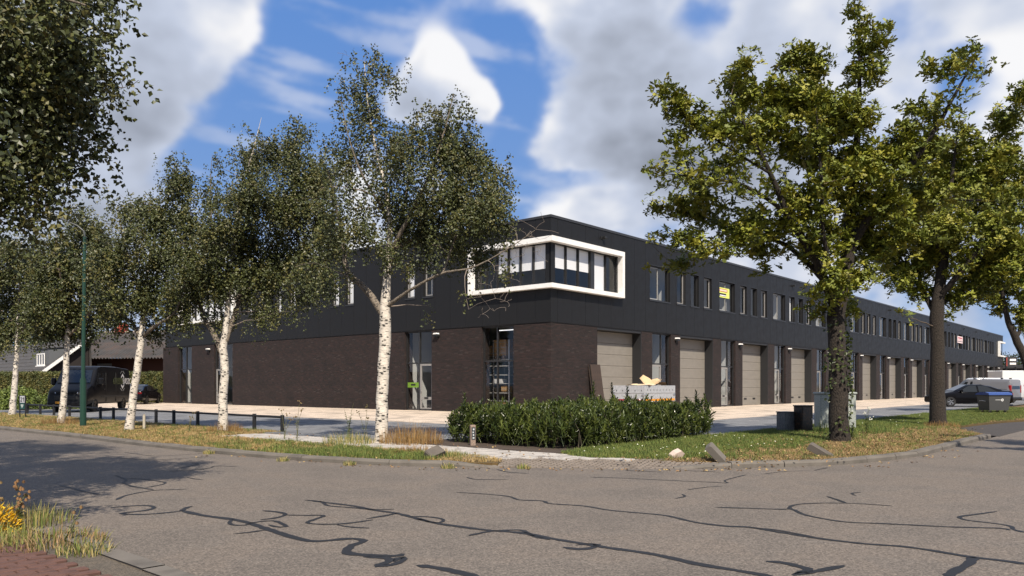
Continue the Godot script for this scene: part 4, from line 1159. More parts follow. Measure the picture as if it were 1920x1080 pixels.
		"limbs": [[7.78, 3.02, -19.00, 0.120, 7.37, 3.88, -18.70, 0.110, 6.81, 4.64, -18.40, 0.090, 6.28, 5.26, -18.10, 0.075, 5.81, 6.09, -17.80, 0.055, 5.27, 6.93, -17.60, 0.035, 4.83, 7.66, -17.50, 0.015], [7.52, 3.79, -19.00, 0.070, 7.05, 4.49, -19.40, 0.060, 6.50, 4.97, -19.70, 0.050, 5.93, 5.13, -20.00, 0.035, 5.03, 4.79, -20.20, 0.022, 4.13, 4.44, -20.30, 0.008], [8.04, 4.43, -19.00, 0.110, 8.45, 5.37, -18.60, 0.100, 9.06, 6.22, -18.30, 0.080, 9.64, 7.17, -18.00, 0.050, 10.07, 8.07, -17.80, 0.030, 10.45, 8.73, -17.80, 0.008], [8.06, 4.81, -19.00, 0.080, 9.11, 5.61, -19.60, 0.070, 10.18, 5.97, -19.90, 0.055, 11.37, 6.04, -20.10, 0.035, 12.58, 6.01, -20.20, 0.012], [8.16, 5.45, -19.00, 0.070, 7.85, 6.77, -19.60, 0.055, 7.50, 7.99, -19.90, 0.035, 7.16, 9.71, -20.00, 0.010], [6.28, 5.26, -18.10, 0.050, 5.27, 5.79, -17.80, 0.040, 4.39, 5.92, -17.60, 0.025, 3.30, 6.01, -17.50, 0.008], [5.81, 6.09, -17.80, 0.035, 4.89, 6.60, -17.70, 0.025, 3.93, 7.26, -17.70, 0.015, 3.34, 7.91, -17.70, 0.006], [7.80, 3.41, -19.00, 0.060, 7.13, 4.65, -18.10, 0.050, 6.95, 6.03, -17.80, 0.035, 6.79, 7.55, -17.70, 0.012], [5.93, 5.13, -20.00, 0.025, 4.93, 5.49, -19.80, 0.018, 3.58, 5.80, -19.70, 0.006]],
		"blobs": [[3.46, 7.89, -17.70, 0.26, 0.24, 0.26, 0.35], [3.93, 7.55, -17.70, 0.45, 0.33, 0.41, 0.60], [4.41, 7.14, -17.70, 0.45, 0.41, 0.45, 0.70], [3.69, 6.96, -17.70, 0.31, 0.21, 0.28, 0.35], [4.05, 6.48, -17.70, 0.38, 0.21, 0.31, 0.45], [5.21, 8.41, -17.60, 0.33, 0.43, 0.40, 0.60], [5.23, 8.09, -18.51, 0.50, 0.42, 0.48, 0.80], [6.11, 8.11, -18.91, 0.64, 0.51, 0.60, 1.00], [5.71, 7.19, -18.42, 0.62, 0.45, 0.56, 0.90], [5.07, 7.50, -18.81, 0.46, 0.33, 0.41, 0.70], [7.07, 9.49, -19.80, 0.40, 0.40, 0.42, 0.60], [7.58, 9.20, -19.74, 0.48, 0.53, 0.53, 0.90], [6.81, 8.04, -18.73, 0.69, 0.53, 0.64, 1.20], [7.36, 7.61, -18.22, 0.61, 0.54, 0.61, 1.10], [8.29, 10.06, -19.00, 0.26, 0.44, 0.36, 0.50], [8.51, 9.48, -19.00, 0.38, 0.41, 0.42, 0.70], [9.08, 9.78, -19.00, 0.33, 0.18, 0.27, 0.30], [8.38, 8.78, -19.00, 0.46, 0.46, 0.48, 0.80], [8.70, 9.16, -19.00, 0.26, 0.28, 0.28, 0.30], [7.87, 7.57, -18.27, 0.62, 0.52, 0.59, 1.00], [6.34, 6.95, -18.47, 0.62, 0.42, 0.55, 0.90], [7.60, 7.12, -19.45, 0.72, 0.50, 0.64, 1.10], [6.45, 6.10, -18.78, 0.38, 0.33, 0.37, 0.50], [4.90, 6.39, -18.66, 0.53, 0.23, 0.40, 0.60], [4.08, 6.08, -18.36, 0.42, 0.17, 0.31, 0.50], [3.26, 6.04, -17.60, 0.26, 0.11, 0.19, 0.25], [3.65, 5.80, -19.70, 0.29, 0.20, 0.26, 0.35], [4.39, 5.69, -19.77, 0.56, 0.29, 0.45, 0.70], [4.83, 5.68, -18.88, 0.51, 0.33, 0.44, 0.70], [3.49, 4.85, -18.53, 0.30, 0.20, 0.26, 0.30], [4.19, 4.68, -18.29, 0.52, 0.25, 0.40, 0.70], [4.24, 4.37, -20.30, 0.46, 0.19, 0.34, 0.40], [4.68, 4.37, -18.29, 0.52, 0.22, 0.39, 0.60], [5.47, 5.03, -18.47, 0.60, 0.47, 0.56, 1.00], [6.23, 4.61, -19.28, 0.47, 0.31, 0.41, 0.70], [6.71, 5.33, -18.44, 0.68, 0.52, 0.63, 1.10], [7.38, 6.03, -18.27, 0.61, 0.44, 0.56, 1.00], [7.42, 4.68, -18.99, 0.59, 0.51, 0.58, 1.00], [8.14, 5.62, -18.60, 0.60, 0.45, 0.55, 1.00], [8.53, 4.96, -19.80, 0.56, 0.53, 0.57, 1.00], [7.43, 3.59, -18.40, 0.42, 0.50, 0.48, 0.80], [8.47, 3.92, -19.05, 0.38, 0.44, 0.43, 0.60], [6.09, 4.04, -19.44, 0.17, 0.26, 0.23, 0.25], [7.24, 3.01, -18.85, 0.28, 0.33, 0.32, 0.40], [8.52, 3.16, -19.78, 0.35, 0.27, 0.32, 0.40], [8.68, 6.85, -18.96, 0.59, 0.43, 0.54, 0.90], [9.14, 7.24, -18.59, 0.50, 0.33, 0.43, 0.80], [9.78, 7.83, -18.86, 0.46, 0.30, 0.40, 0.70], [9.96, 8.49, -18.26, 0.39, 0.32, 0.37, 0.60], [10.80, 9.17, -18.87, 0.31, 0.25, 0.29, 0.40], [10.90, 8.62, -18.60, 0.23, 0.18, 0.21, 0.25], [9.78, 6.12, -19.62, 0.66, 0.42, 0.57, 0.90], [10.52, 5.96, -19.53, 0.60, 0.37, 0.51, 0.80], [9.02, 4.94, -19.00, 0.51, 0.38, 0.47, 0.70], [8.48, 6.03, -18.25, 0.54, 0.39, 0.49, 0.80], [9.15, 6.62, -18.61, 0.55, 0.38, 0.49, 0.80], [9.76, 6.74, -18.59, 0.55, 0.43, 0.51, 0.80], [8.99, 5.35, -18.53, 0.57, 0.42, 0.52, 0.80], [9.50, 4.86, -18.57, 0.50, 0.43, 0.49, 0.70], [8.97, 4.53, -19.59, 0.53, 0.45, 0.51, 0.70], [8.07, 6.57, -18.43, 0.57, 0.45, 0.53, 0.80]],
		"bare": []},
	"o2": {"trunk": [14.26, -0.11, -26.50, 0.330, 14.26, 0.12, -26.50, 0.260, 14.24, 1.37, -26.50, 0.230, 14.22, 2.80, -26.50, 0.210, 14.20, 3.60, -26.50, 0.220, 14.31, 4.59, -26.50, 0.180, 14.49, 6.01, -26.50, 0.140, 14.63, 7.44, -26.50, 0.090, 14.81, 9.05, -26.50, 0.040, 14.99, 10.30, -26.50, 0.008],
		"limbs": [[14.19, 3.69, -26.50, 0.100, 13.96, 4.56, -27.00, 0.080, 13.60, 5.42, -27.30, 0.050, 13.15, 6.19, -27.50, 0.015], [14.31, 4.23, -26.50, 0.110, 14.65, 5.03, -25.90, 0.090, 15.28, 6.01, -25.50, 0.060, 15.84, 6.99, -25.30, 0.020], [14.45, 5.66, -26.50, 0.080, 13.39, 6.52, -25.50, 0.050, 12.73, 7.65, -25.20, 0.015], [14.60, 6.73, -26.50, 0.080, 16.05, 8.20, -27.40, 0.055, 16.97, 9.77, -27.70, 0.030, 17.69, 11.30, -27.80, 0.008], [14.28, 4.05, -26.50, 0.080, 15.50, 4.42, -27.40, 0.050, 16.66, 4.65, -27.80, 0.015]],
		"blobs": [[14.58, 9.88, -25.78, 0.45, 0.45, 0.47, 0.40], [15.19, 9.25, -27.18, 0.92, 0.70, 0.85, 0.90], [15.94, 8.90, -26.60, 0.90, 0.72, 0.85, 1.00], [17.09, 10.38, -27.28, 0.66, 0.62, 0.68, 0.80], [16.85, 10.95, -26.34, 0.53, 0.50, 0.54, 0.60], [17.18, 8.87, -27.14, 0.66, 0.73, 0.73, 0.80], [15.67, 7.86, -26.75, 1.08, 0.76, 0.96, 1.20], [14.53, 8.09, -26.97, 0.91, 0.73, 0.86, 0.90], [16.84, 7.35, -26.89, 0.76, 0.72, 0.78, 1.00], [13.74, 6.73, -26.49, 0.98, 0.71, 0.89, 1.00], [14.45, 6.42, -25.85, 1.04, 0.73, 0.93, 1.20], [15.78, 6.11, -26.04, 0.91, 0.70, 0.85, 1.10], [13.50, 5.75, -27.10, 0.82, 0.66, 0.78, 0.90], [14.62, 5.58, -27.14, 1.01, 0.69, 0.89, 1.10], [15.74, 5.22, -27.18, 0.95, 0.62, 0.83, 1.00], [16.26, 5.26, -26.24, 0.71, 0.60, 0.69, 0.80], [12.97, 4.80, -26.75, 0.58, 0.47, 0.55, 0.60], [13.99, 4.46, -26.98, 0.65, 0.40, 0.55, 0.60], [15.12, 4.34, -26.73, 0.72, 0.36, 0.57, 0.60], [16.27, 4.56, -27.00, 0.55, 0.33, 0.46, 0.40], [16.80, 6.20, -26.54, 0.54, 0.89, 0.75, 0.70], [14.77, 3.72, -26.75, 0.40, 0.22, 0.32, 0.20], [13.71, 8.95, -26.80, 0.72, 0.65, 0.72, 0.70], [12.84, 7.00, -26.13, 0.77, 0.70, 0.78, 0.80], [16.10, 7.23, -27.18, 0.92, 0.73, 0.86, 0.90], [12.65, 5.41, -27.23, 0.62, 0.55, 0.62, 0.60], [12.69, 3.72, -25.82, 0.24, 0.16, 0.21, 0.15], [16.88, 8.17, -27.25, 0.73, 0.73, 0.77, 0.80]],
		"bare": []},
	"o3": {"trunk": [25.21, -0.65, -38.00, 0.240, 25.08, 0.76, -38.00, 0.210, 24.69, 2.42, -38.00, 0.190, 24.18, 3.57, -38.00, 0.170, 23.75, 4.60, -38.00, 0.120, 23.54, 5.87, -38.00, 0.080, 23.49, 7.28, -38.00, 0.030, 23.54, 8.56, -38.00, 0.006],
		"limbs": [[24.18, 3.57, -38.00, 0.100, 25.08, 4.78, -38.60, 0.070, 25.47, 6.36, -38.80, 0.020], [23.67, 4.98, -38.00, 0.060, 23.27, 5.66, -38.40, 0.030, 22.69, 5.93, -38.50, 0.008]],
		"blobs": [[23.74, 6.88, -38.74, 0.94, 0.63, 0.82, 0.80], [24.35, 7.32, -38.27, 0.93, 0.72, 0.87, 0.90], [22.34, 5.91, -37.27, 0.70, 0.50, 0.63, 0.60], [24.07, 5.95, -38.64, 0.94, 0.57, 0.79, 0.80], [24.18, 5.93, -37.40, 0.76, 0.76, 0.79, 0.80], [23.62, 5.18, -38.75, 0.68, 0.37, 0.55, 0.40], [24.35, 5.01, -38.27, 0.72, 0.36, 0.57, 0.40], [23.36, 8.05, -37.30, 0.75, 0.65, 0.74, 0.60], [24.60, 7.45, -37.47, 1.01, 1.26, 1.19, 1.00], [25.48, 5.00, -38.22, 1.03, 1.03, 1.08, 0.90], [22.58, 5.50, -38.11, 0.36, 0.26, 0.32, 0.20]],
		"bare": []},
	"f1": {"trunk": [-8.80, -0.05, -8.60, 0.200, -8.72, 0.87, -8.60, 0.170, -8.63, 2.03, -8.60, 0.160, -8.57, 3.07, -8.60, 0.140, -8.46, 4.35, -8.60, 0.100, -8.34, 5.80, -8.60, 0.060, -8.17, 7.24, -8.60, 0.020],
		"limbs": [[-8.60, 2.61, -8.60, 0.080, -8.15, 3.68, -8.90, 0.060, -7.41, 4.34, -9.10, 0.045, -6.57, 4.68, -9.20, 0.030, -5.58, 4.87, -9.20, 0.018, -4.47, 4.74, -9.10, 0.006], [-8.57, 3.07, -8.60, 0.080, -7.06, 4.14, -8.00, 0.060, -5.91, 4.76, -7.70, 0.040, -4.91, 5.12, -7.60, 0.025, -4.09, 4.97, -7.60, 0.010], [-8.63, 2.26, -8.60, 0.070, -7.94, 2.94, -8.80, 0.050, -6.87, 3.41, -8.80, 0.035, -5.98, 3.68, -8.70, 0.020, -5.21, 3.60, -8.60, 0.008], [-8.46, 4.06, -8.60, 0.070, -7.98, 5.90, -9.40, 0.050, -7.00, 7.08, -9.80, 0.030, -6.06, 7.54, -10.00, 0.010]],
		"blobs": [[-4.91, 5.10, -8.10, 0.65, 0.33, 0.52, 1.20], [-4.42, 5.08, -8.30, 0.34, 0.28, 0.32, 0.90], [-5.20, 4.73, -8.40, 0.74, 0.34, 0.56, 1.30], [-4.80, 4.83, -8.80, 0.47, 0.27, 0.39, 0.90], [-4.45, 4.79, -9.00, 0.27, 0.13, 0.21, 0.50], [-4.21, 4.82, -9.00, 0.11, 0.06, 0.09, 0.14], [-5.15, 4.29, -8.60, 0.64, 0.32, 0.50, 1.20], [-4.73, 4.39, -8.90, 0.30, 0.24, 0.28, 0.60], [-5.27, 3.83, -8.60, 0.52, 0.29, 0.43, 1.00], [-4.97, 3.92, -8.90, 0.27, 0.24, 0.27, 0.50], [-5.44, 3.42, -8.60, 0.35, 0.23, 0.30, 0.80], [-5.15, 3.28, -8.60, 0.23, 0.16, 0.21, 0.35], [-4.61, 4.15, -8.90, 0.13, 0.11, 0.13, 0.20], [-6.23, 5.05, -8.90, 0.84, 0.96, 0.94, 1.20], [-6.28, 3.83, -8.80, 0.65, 0.53, 0.62, 1.00], [-7.23, 5.44, -9.10, 0.98, 0.98, 1.03, 1.00], [-7.55, 4.15, -8.90, 0.84, 0.72, 0.82, 0.80], [-6.25, 6.49, -9.10, 1.10, 0.55, 0.87, 1.00], [-5.15, 6.19, -8.90, 0.72, 0.42, 0.60, 0.90], [-7.67, 6.37, -8.90, 1.08, 0.84, 1.01, 0.80], [-7.88, 4.80, -8.30, 0.84, 1.12, 1.03, 0.60], [-6.99, 3.35, -8.80, 0.53, 0.36, 0.47, 0.60], [-5.68, 3.07, -8.60, 0.23, 0.08, 0.16, 0.15], [-5.95, 5.82, -9.50, 0.51, 0.38, 0.47, 1.00], [-5.57, 4.99, -9.50, 0.51, 0.51, 0.54, 1.00], [-5.50, 4.99, -6.10, 0.99, 0.82, 0.95, 0.60], [-6.62, 5.87, -6.30, 1.10, 0.93, 1.07, 0.60], [-6.72, 4.55, -6.20, 1.09, 0.84, 1.01, 0.60], [-6.13, 6.40, -6.60, 0.98, 0.71, 0.89, 0.50], [-6.91, 3.84, -6.00, 0.89, 0.73, 0.85, 0.50], [-5.95, 4.18, -6.40, 0.65, 0.56, 0.63, 0.60], [-4.73, 3.54, -5.90, 0.60, 0.48, 0.56, 0.80], [-5.73, 4.04, -6.60, 0.80, 0.67, 0.77, 0.80], [-9.97, 11.00, -9.20, 1.49, 1.24, 1.43, 0.80], [-8.73, 9.94, -9.00, 1.33, 1.21, 1.34, 0.80], [-10.79, 9.94, -9.00, 1.45, 1.21, 1.40, 0.70], [-8.80, 8.52, -8.60, 1.27, 1.04, 1.22, 0.70], [-7.64, 8.92, -8.80, 1.19, 0.95, 1.12, 0.60]],
		"bare": []}
}

func bark_birch() -> ImageTexture:
	var f := FastNoiseLite.new()
	f.seed = 51
	f.frequency = 0.02
	var r := RandomNumberGenerator.new()
	r.seed = 77
	var W := 256
	var H := 1024
	var d := PackedByteArray()
	d.resize(W * H * 3)
	var v := PackedFloat32Array()
	v.resize(W * H)
	v.fill(0.93)
	for y in H:
		for x in W:
			var t := TAU * x / W
			var n := f.get_noise_3d(cos(t) * 40.0, y * 0.5, sin(t) * 40.0)
			v[y * W + x] = 0.90 + 0.12 * n + r.randf_range(-0.03, 0.03)
	# short dark lenticels and a few rough black patches
	for i in 520:
		var x0 := r.randi() % W
		var y0 := r.randi() % H
		var len_ := r.randi_range(4, 30)
		var th := r.randi_range(1, 4)
		var dark := r.randf_range(0.12, 0.55)
		for yy in th:
			for xx in len_:
				var k := ((y0 + yy) % H) * W + (x0 + xx) % W
				v[k] = minf(v[k], dark)
	for i in 95:
		var x0 := r.randi() % W
		var y0 := r.randi() % H
		var rx := r.randi_range(5, 22)
		var ry := r.randi_range(5, 26)
		for yy in range(-ry, ry):
			for xx in range(-rx, rx):
				var e := float(xx * xx) / (rx * rx) + float(yy * yy) / (ry * ry) + f.get_noise_2d(x0 + xx * 5.0, y0 + yy * 5.0) * 0.9
				if e < 0.7:
					var k := ((y0 + yy + H) % H) * W + (x0 + xx + W) % W
					v[k] = minf(v[k], 0.18 + 0.1 * r.randf())
	for i in W * H:
		var q := v[i]
		d[i * 3] = clampi(int(q * 255.0), 0, 255); d[i * 3 + 1] = clampi(int(q * 247.0), 0, 255); d[i * 3 + 2] = clampi(int(q * 236.0), 0, 255)
	return ImageTexture.create_from_image(Image.create_from_data(W, H, false, Image.FORMAT_RGB8, d))

func leaf(b: MB, at: Vector3, dir: Vector3, nrm: Vector3, len_: float, wide: float, curl := 0.12) -> void:
	# pointed oval leaf folded a little along its middle
	var side := dir.cross(nrm).normalized()
	var tip := at + dir * len_ - nrm * len_ * curl
	var m1 := at + dir * len_ * 0.38
	var fold := nrm * wide * 0.18
	b.tri(at, m1 + side * wide * 0.5 + fold, tip)
	b.tri(at, tip, m1 - side * wide * 0.5 + fold)

func lobed_leaf(b: MB, at: Vector3, dir: Vector3, nrm: Vector3, len_: float) -> void:
	var side := dir.cross(nrm).normalized()
	var p := [Vector2(0.0, 0.03), Vector2(0.30, 0.17), Vector2(0.36, 0.10), Vector2(0.62, 0.27), Vector2(0.70, 0.15), Vector2(0.92, 0.15)]
	var tip := at + dir * len_ - nrm * len_ * 0.16
	for s in [1.0, -1.0]:
		var prev := at
		for i in range(1, p.size()):
			var q: Vector2 = p[i]
			var e: Vector3 = at + dir * len_ * q.x + side * s * len_ * q.y + nrm * (q.y * 0.06 - q.x * q.x * 0.14) * len_
			var mid := at + dir * len_ * q.x * 0.98 - nrm * q.x * q.x * 0.15 * len_
			if i == 1: pass
			var mprev: Vector3 = at + dir * len_ * p[i - 1].x * 0.98 - nrm * p[i - 1].x * p[i - 1].x * 0.15 * len_
			if s > 0: b.quad(mprev, prev, e, mid)
			else: b.quad(mprev, mid, e, prev)
			prev = e
		if s > 0: b.tri(at + dir * len_ * 0.9, prev, tip)
		else: b.tri(at + dir * len_ * 0.9, tip, prev)

func spray_mesh(kind: String, seed_: int) -> ArrayMesh:
	var r := RandomNumberGenerator.new()
	r.seed = seed_
	var b := MB.new()
	var rv := func() -> Vector3: return Vector3(r.randf_range(-1, 1), r.randf_range(-1, 1), r.randf_range(-1, 1)).normalized()
	if kind == "birch":
		# a hanging shoot with leaves on short stalks
		for i in 13:
			var t := i / 12.0
			var p: Vector3 = Vector3(sin(t * 2.0) * 0.05, -t * 0.34, cos(t * 3.0) * 0.03) + rv.call() * 0.05
			var dir: Vector3 = (Vector3(0, -0.75, 0) + rv.call() * 0.85).normalized()
			var nn: Vector3 = dir.cross(rv.call()).normalized()
			leaf(b, p, dir, nn, r.randf_range(0.05, 0.075), r.randf_range(0.042, 0.058))
	elif kind == "oak":
		# a bunch of leaves round the end of a shoot
		for i in 10:
			var t := TAU * i / 10.0 * 2.4
			var dir: Vector3 = (Vector3(cos(t), r.randf_range(-0.35, 0.7), sin(t)) + rv.call() * 0.3).normalized()
			var nn: Vector3 = (Vector3.UP - dir * dir.y + rv.call() * 0.45)
			nn = (nn - dir * nn.dot(dir)).normalized()
			lobed_leaf(b, rv.call() * 0.05, dir, nn, r.randf_range(0.10, 0.14))
	elif kind == "laurel":
		# an upright shoot with long leaves pointing up and out
		for i in 15:
			var t := i / 14.0
			var a := i * 2.4
			var dir := Vector3(cos(a) * (1.0 - 0.55 * t), 0.45 + 0.7 * t, sin(a) * (1.0 - 0.55 * t)).normalized()
			var nn := (Vector3.UP - dir * dir.y).normalized()
			leaf(b, Vector3(0, -0.16 + t * 0.26, 0), dir, nn, r.randf_range(0.09, 0.14), r.randf_range(0.034, 0.048), 0.1)
		b.tube([Vector3(0, -0.3, 0), Vector3(0, 0.1, 0)], [0.005, 0.003], 4, false)
	elif kind == "hedge":
		for i in 12:
			var dir: Vector3 = rv.call()
			var nn: Vector3 = dir.cross(rv.call()).normalized()
			leaf(b, rv.call() * 0.1, dir, nn, r.randf_range(0.07, 0.11), r.randf_range(0.04, 0.06))
	elif kind == "broad":
		for i in 11:
			var dir: Vector3 = (rv.call() + Vector3(0, 0.2, 0)).normalized()
			var nn: Vector3 = dir.cross(rv.call()).normalized()
			leaf(b, rv.call() * 0.3, dir, nn, r.randf_range(0.2, 0.3), r.randf_range(0.14, 0.2))
	elif kind == "ivy":
		for i in 7:
			var dir: Vector3 = (Vector3(r.randf_range(-1, 1), r.randf_range(-0.9, 0.5), 0.5)).normalized()
			var nn := (Vector3(0, 0.3, 1) - dir * Vector3(0, 0.3, 1).dot(dir)).normalized()
			leaf(b, Vector3(r.randf_range(-0.08, 0.08), r.randf_range(-0.08, 0.08), r.randf_range(0, 0.05)), dir, nn, r.randf_range(0.06, 0.1), r.randf_range(0.05, 0.08))
	return b.mesh()

func leaf_mat(color: Color, rough: float, through: Color) -> StandardMaterial3D:
	var m := mat(color, rough, 0.0, 0.5)
	m.vertex_color_use_as_albedo = true
	m.backlight_enabled = true
	m.backlight = through
	return m

func unflat(a: Array) -> Array:
	var p := []
	var r := []
	for i in range(0, a.size(), 4):
		p.append(Vector3(a[i], a[i + 1], a[i + 2])); r.append(a[i + 3])
	return [p, r]

func smooth_line(p: Array, r: Array, n: int, wobble: float) -> Array:
	var c := Curve3D.new()
	for i in p.size():
		var t := Vector3.ZERO
		if i > 0 and i < p.size() - 1: t = (p[i + 1] - p[i - 1]) * 0.18
		c.add_point(p[i], -t, t)
	c.bake_interval = 0.05
	var total := c.get_baked_length()
	var lens := [0.0]
	for i in range(1, p.size()): lens.append(c.get_closest_offset(p[i]))
	var out_p := []
	var out_r := []
	for i in n + 1:
		var s := total * i / n
		var k := 0
		while k < lens.size() - 2 and s > lens[k + 1]: k += 1
		var f: float = clampf((s - lens[k]) / maxf(lens[k + 1] - lens[k], 0.001), 0.0, 1.0)
		var q := c.sample_baked(s)
		var rad: float = lerpf(r[k], r[k + 1], f)
		if i > 0 and i < n: q += Vector3(rng.randf_range(-1, 1), rng.randf_range(-0.5, 0.5), rng.randf_range(-1, 1)) * rad * wobble
		out_p.append(q); out_r.append(rad)
	return [out_p, out_r]

func make_tree(id: String, kind: String, called: String, label: String, group: String, per: float, size: float, tints: Array, bark: Material, limb_mat: Material, twig_mat: Material, leafy: Material, sprays: Array) -> Node3D:
	var dat: Dictionary = tree_data[id]
	var tl := unflat(dat["trunk"])
	var base: Vector3 = tl[0][0]
	base.y = 0.0
	var root := thing(called, label, "tree", base, 0.0, group)
	var pts := []      # skeleton points: [position, radius]
	var add := func(part: String, line: Array, sides: int, n: int, wob: float) -> void:
		var s := smooth_line(line[0], line[1], n, wob)
		for i in s[0].size():
			pts.append([s[0][i], s[1][i]])
			s[0][i] = s[0][i] - base
		var b := MB.new()
		b.tube(s[0], s[1], sides, true, 0.9)
		put(part, b, bark if part == "trunk" else limb_mat, root)
	add.call("trunk", tl, 14, 34, 0.09)
	for l in dat["limbs"]:
		add.call("branch", unflat(l), 7, 16, 0.22)
	# boughs and twigs grow from the nearest wood towards each mass of leaves
	var twigs := MB.new()
	var tips := []     # [position, mass]
	var reach := func(goal: Vector3, leaves: bool) -> void:
		var best := 0
		var bd := 1e9
		for i in pts.size():
			var q: Vector3 = pts[i][0]
			var dd := (q - goal).length() + maxf(0.0, q.y - goal.y + 0.1) * 0.8
			if dd < bd:
				bd = dd; best = i
		var from: Vector3 = pts[best][0]
		var len_ := (goal - from).length()
		if len_ < 0.05: return
		var r0: float = minf(pts[best][1] * 0.7, 0.008 + 0.012 * len_)
		var line := []
		var rad := []
		var n := maxi(3, int(len_ / 0.22))
		var bow := Vector3(rng.randf_range(-1, 1), rng.randf_range(0.1, 0.9), rng.randf_range(-1, 1)) * len_ * 0.13
		for i in n + 1:
			var t := float(i) / n
			var q := from.lerp(goal, t) + bow * sin(t * PI)
			if i > 0: q += Vector3(rng.randf_range(-1, 1), rng.randf_range(-1, 1), rng.randf_range(-1, 1)) * 0.02
			line.append(q - base); rad.append(lerpf(r0, 0.0035, t))
			if i > 0: pts.append([q, lerpf(r0, 0.0035, t)])
			if leaves and t > 0.35: tips.append(q)
		twigs.tube(line, rad, 4, false)
	var at := []
	var col := []
	for bl in dat["blobs"]:
		var c := Vector3(bl[0], bl[1], bl[2])
		var rr := Vector3(bl[3], bl[4], bl[5])
		var vol: float = rr.x * rr.y * rr.z
		var area: float = rr.x * rr.y
		var m := maxi(2, int(8.0 * bl[6] * pow(area, 0.5) * (1.6 if kind == "oak" else 1.3)))
		tips.clear()
		for i in m:
			var q := Vector3(rng.randfn(), rng.randfn(), rng.randfn()).normalized() * pow(rng.randf(), 0.35)
			reach.call(c + q * rr, true)
		var n := int(per * bl[6] * pow(area, 0.95)) + 3
		for i in n:
			var p: Vector3
			if tips and rng.randf() < 0.72:
				p = tips[rng.randi() % tips.size()] + Vector3(rng.randfn(), rng.randfn(), rng.randfn()) * (0.12 if kind == "oak" else 0.16)
			else:
				p = c + Vector3(rng.randfn(), rng.randfn(), rng.randfn()).normalized() * pow(rng.randf(), 0.4) * rr
			var bas: Basis
			if kind == "oak": bas = Basis.from_euler(Vector3(rng.randf_range(-0.9, 0.9), rng.randf() * TAU, rng.randf_range(-0.9, 0.9)))
			else: bas = Basis.from_euler(Vector3(rng.randf_range(-0.5, 0.5), rng.randf() * TAU, rng.randf_range(-0.5, 0.5)))
			var s := size * rng.randf_range(0.75, 1.2)
			at.append(Transform3D(bas.scaled(Vector3(s, s, s)), p - base))
			var t: Color = tints[rng.randi() % tints.size()]
			var k := rng.randf_range(0.75, 1.25)
			col.append(Color(t.r * k, t.g * k, t.b * k))
	if kind == "oak":
		# leaves also sit close to the boughs
		for l in dat["limbs"]:
			var ll := smooth_line(unflat(l)[0], unflat(l)[1], 40, 0.0)
			for i in range(10, 41):
				for k in 4:
					var s := size * rng.randf_range(0.7, 1.1)
					at.append(Transform3D(Basis.from_euler(Vector3(rng.randf_range(-0.9, 0.9), rng.randf() * TAU, rng.randf_range(-0.9, 0.9))).scaled(Vector3(s, s, s)), ll[0][i] - base + Vector3(rng.randfn(), rng.randfn(), rng.randfn()) * 0.18))
					col.append(tints[rng.randi() % tints.size()])
	for q in dat["bare"]: 
		var goal := Vector3(q[0], q[1], q[2])
		reach.call(goal, false)
		for i in 4: reach.call(goal + Vector3(rng.randf_range(-0.35, 0.35), rng.randf_range(-0.3, 0.2), rng.randf_range(-0.3, 0.3)), false)
	var tw := put("twigs", twigs, twig_mat, root)
	tw.set_meta("kind", "stuff")
	# two leaf shapes, dealt out in turn
	for v in sprays.size():
		var a2 := []
		var c2 := []
		for i in range(v, at.size(), sprays.size()):
			a2.append(at[i]); c2.append(col[i])
		many("crown", sprays[v], leafy, a2, c2, root)
	print(id, " sprays ", at.size())
	return root

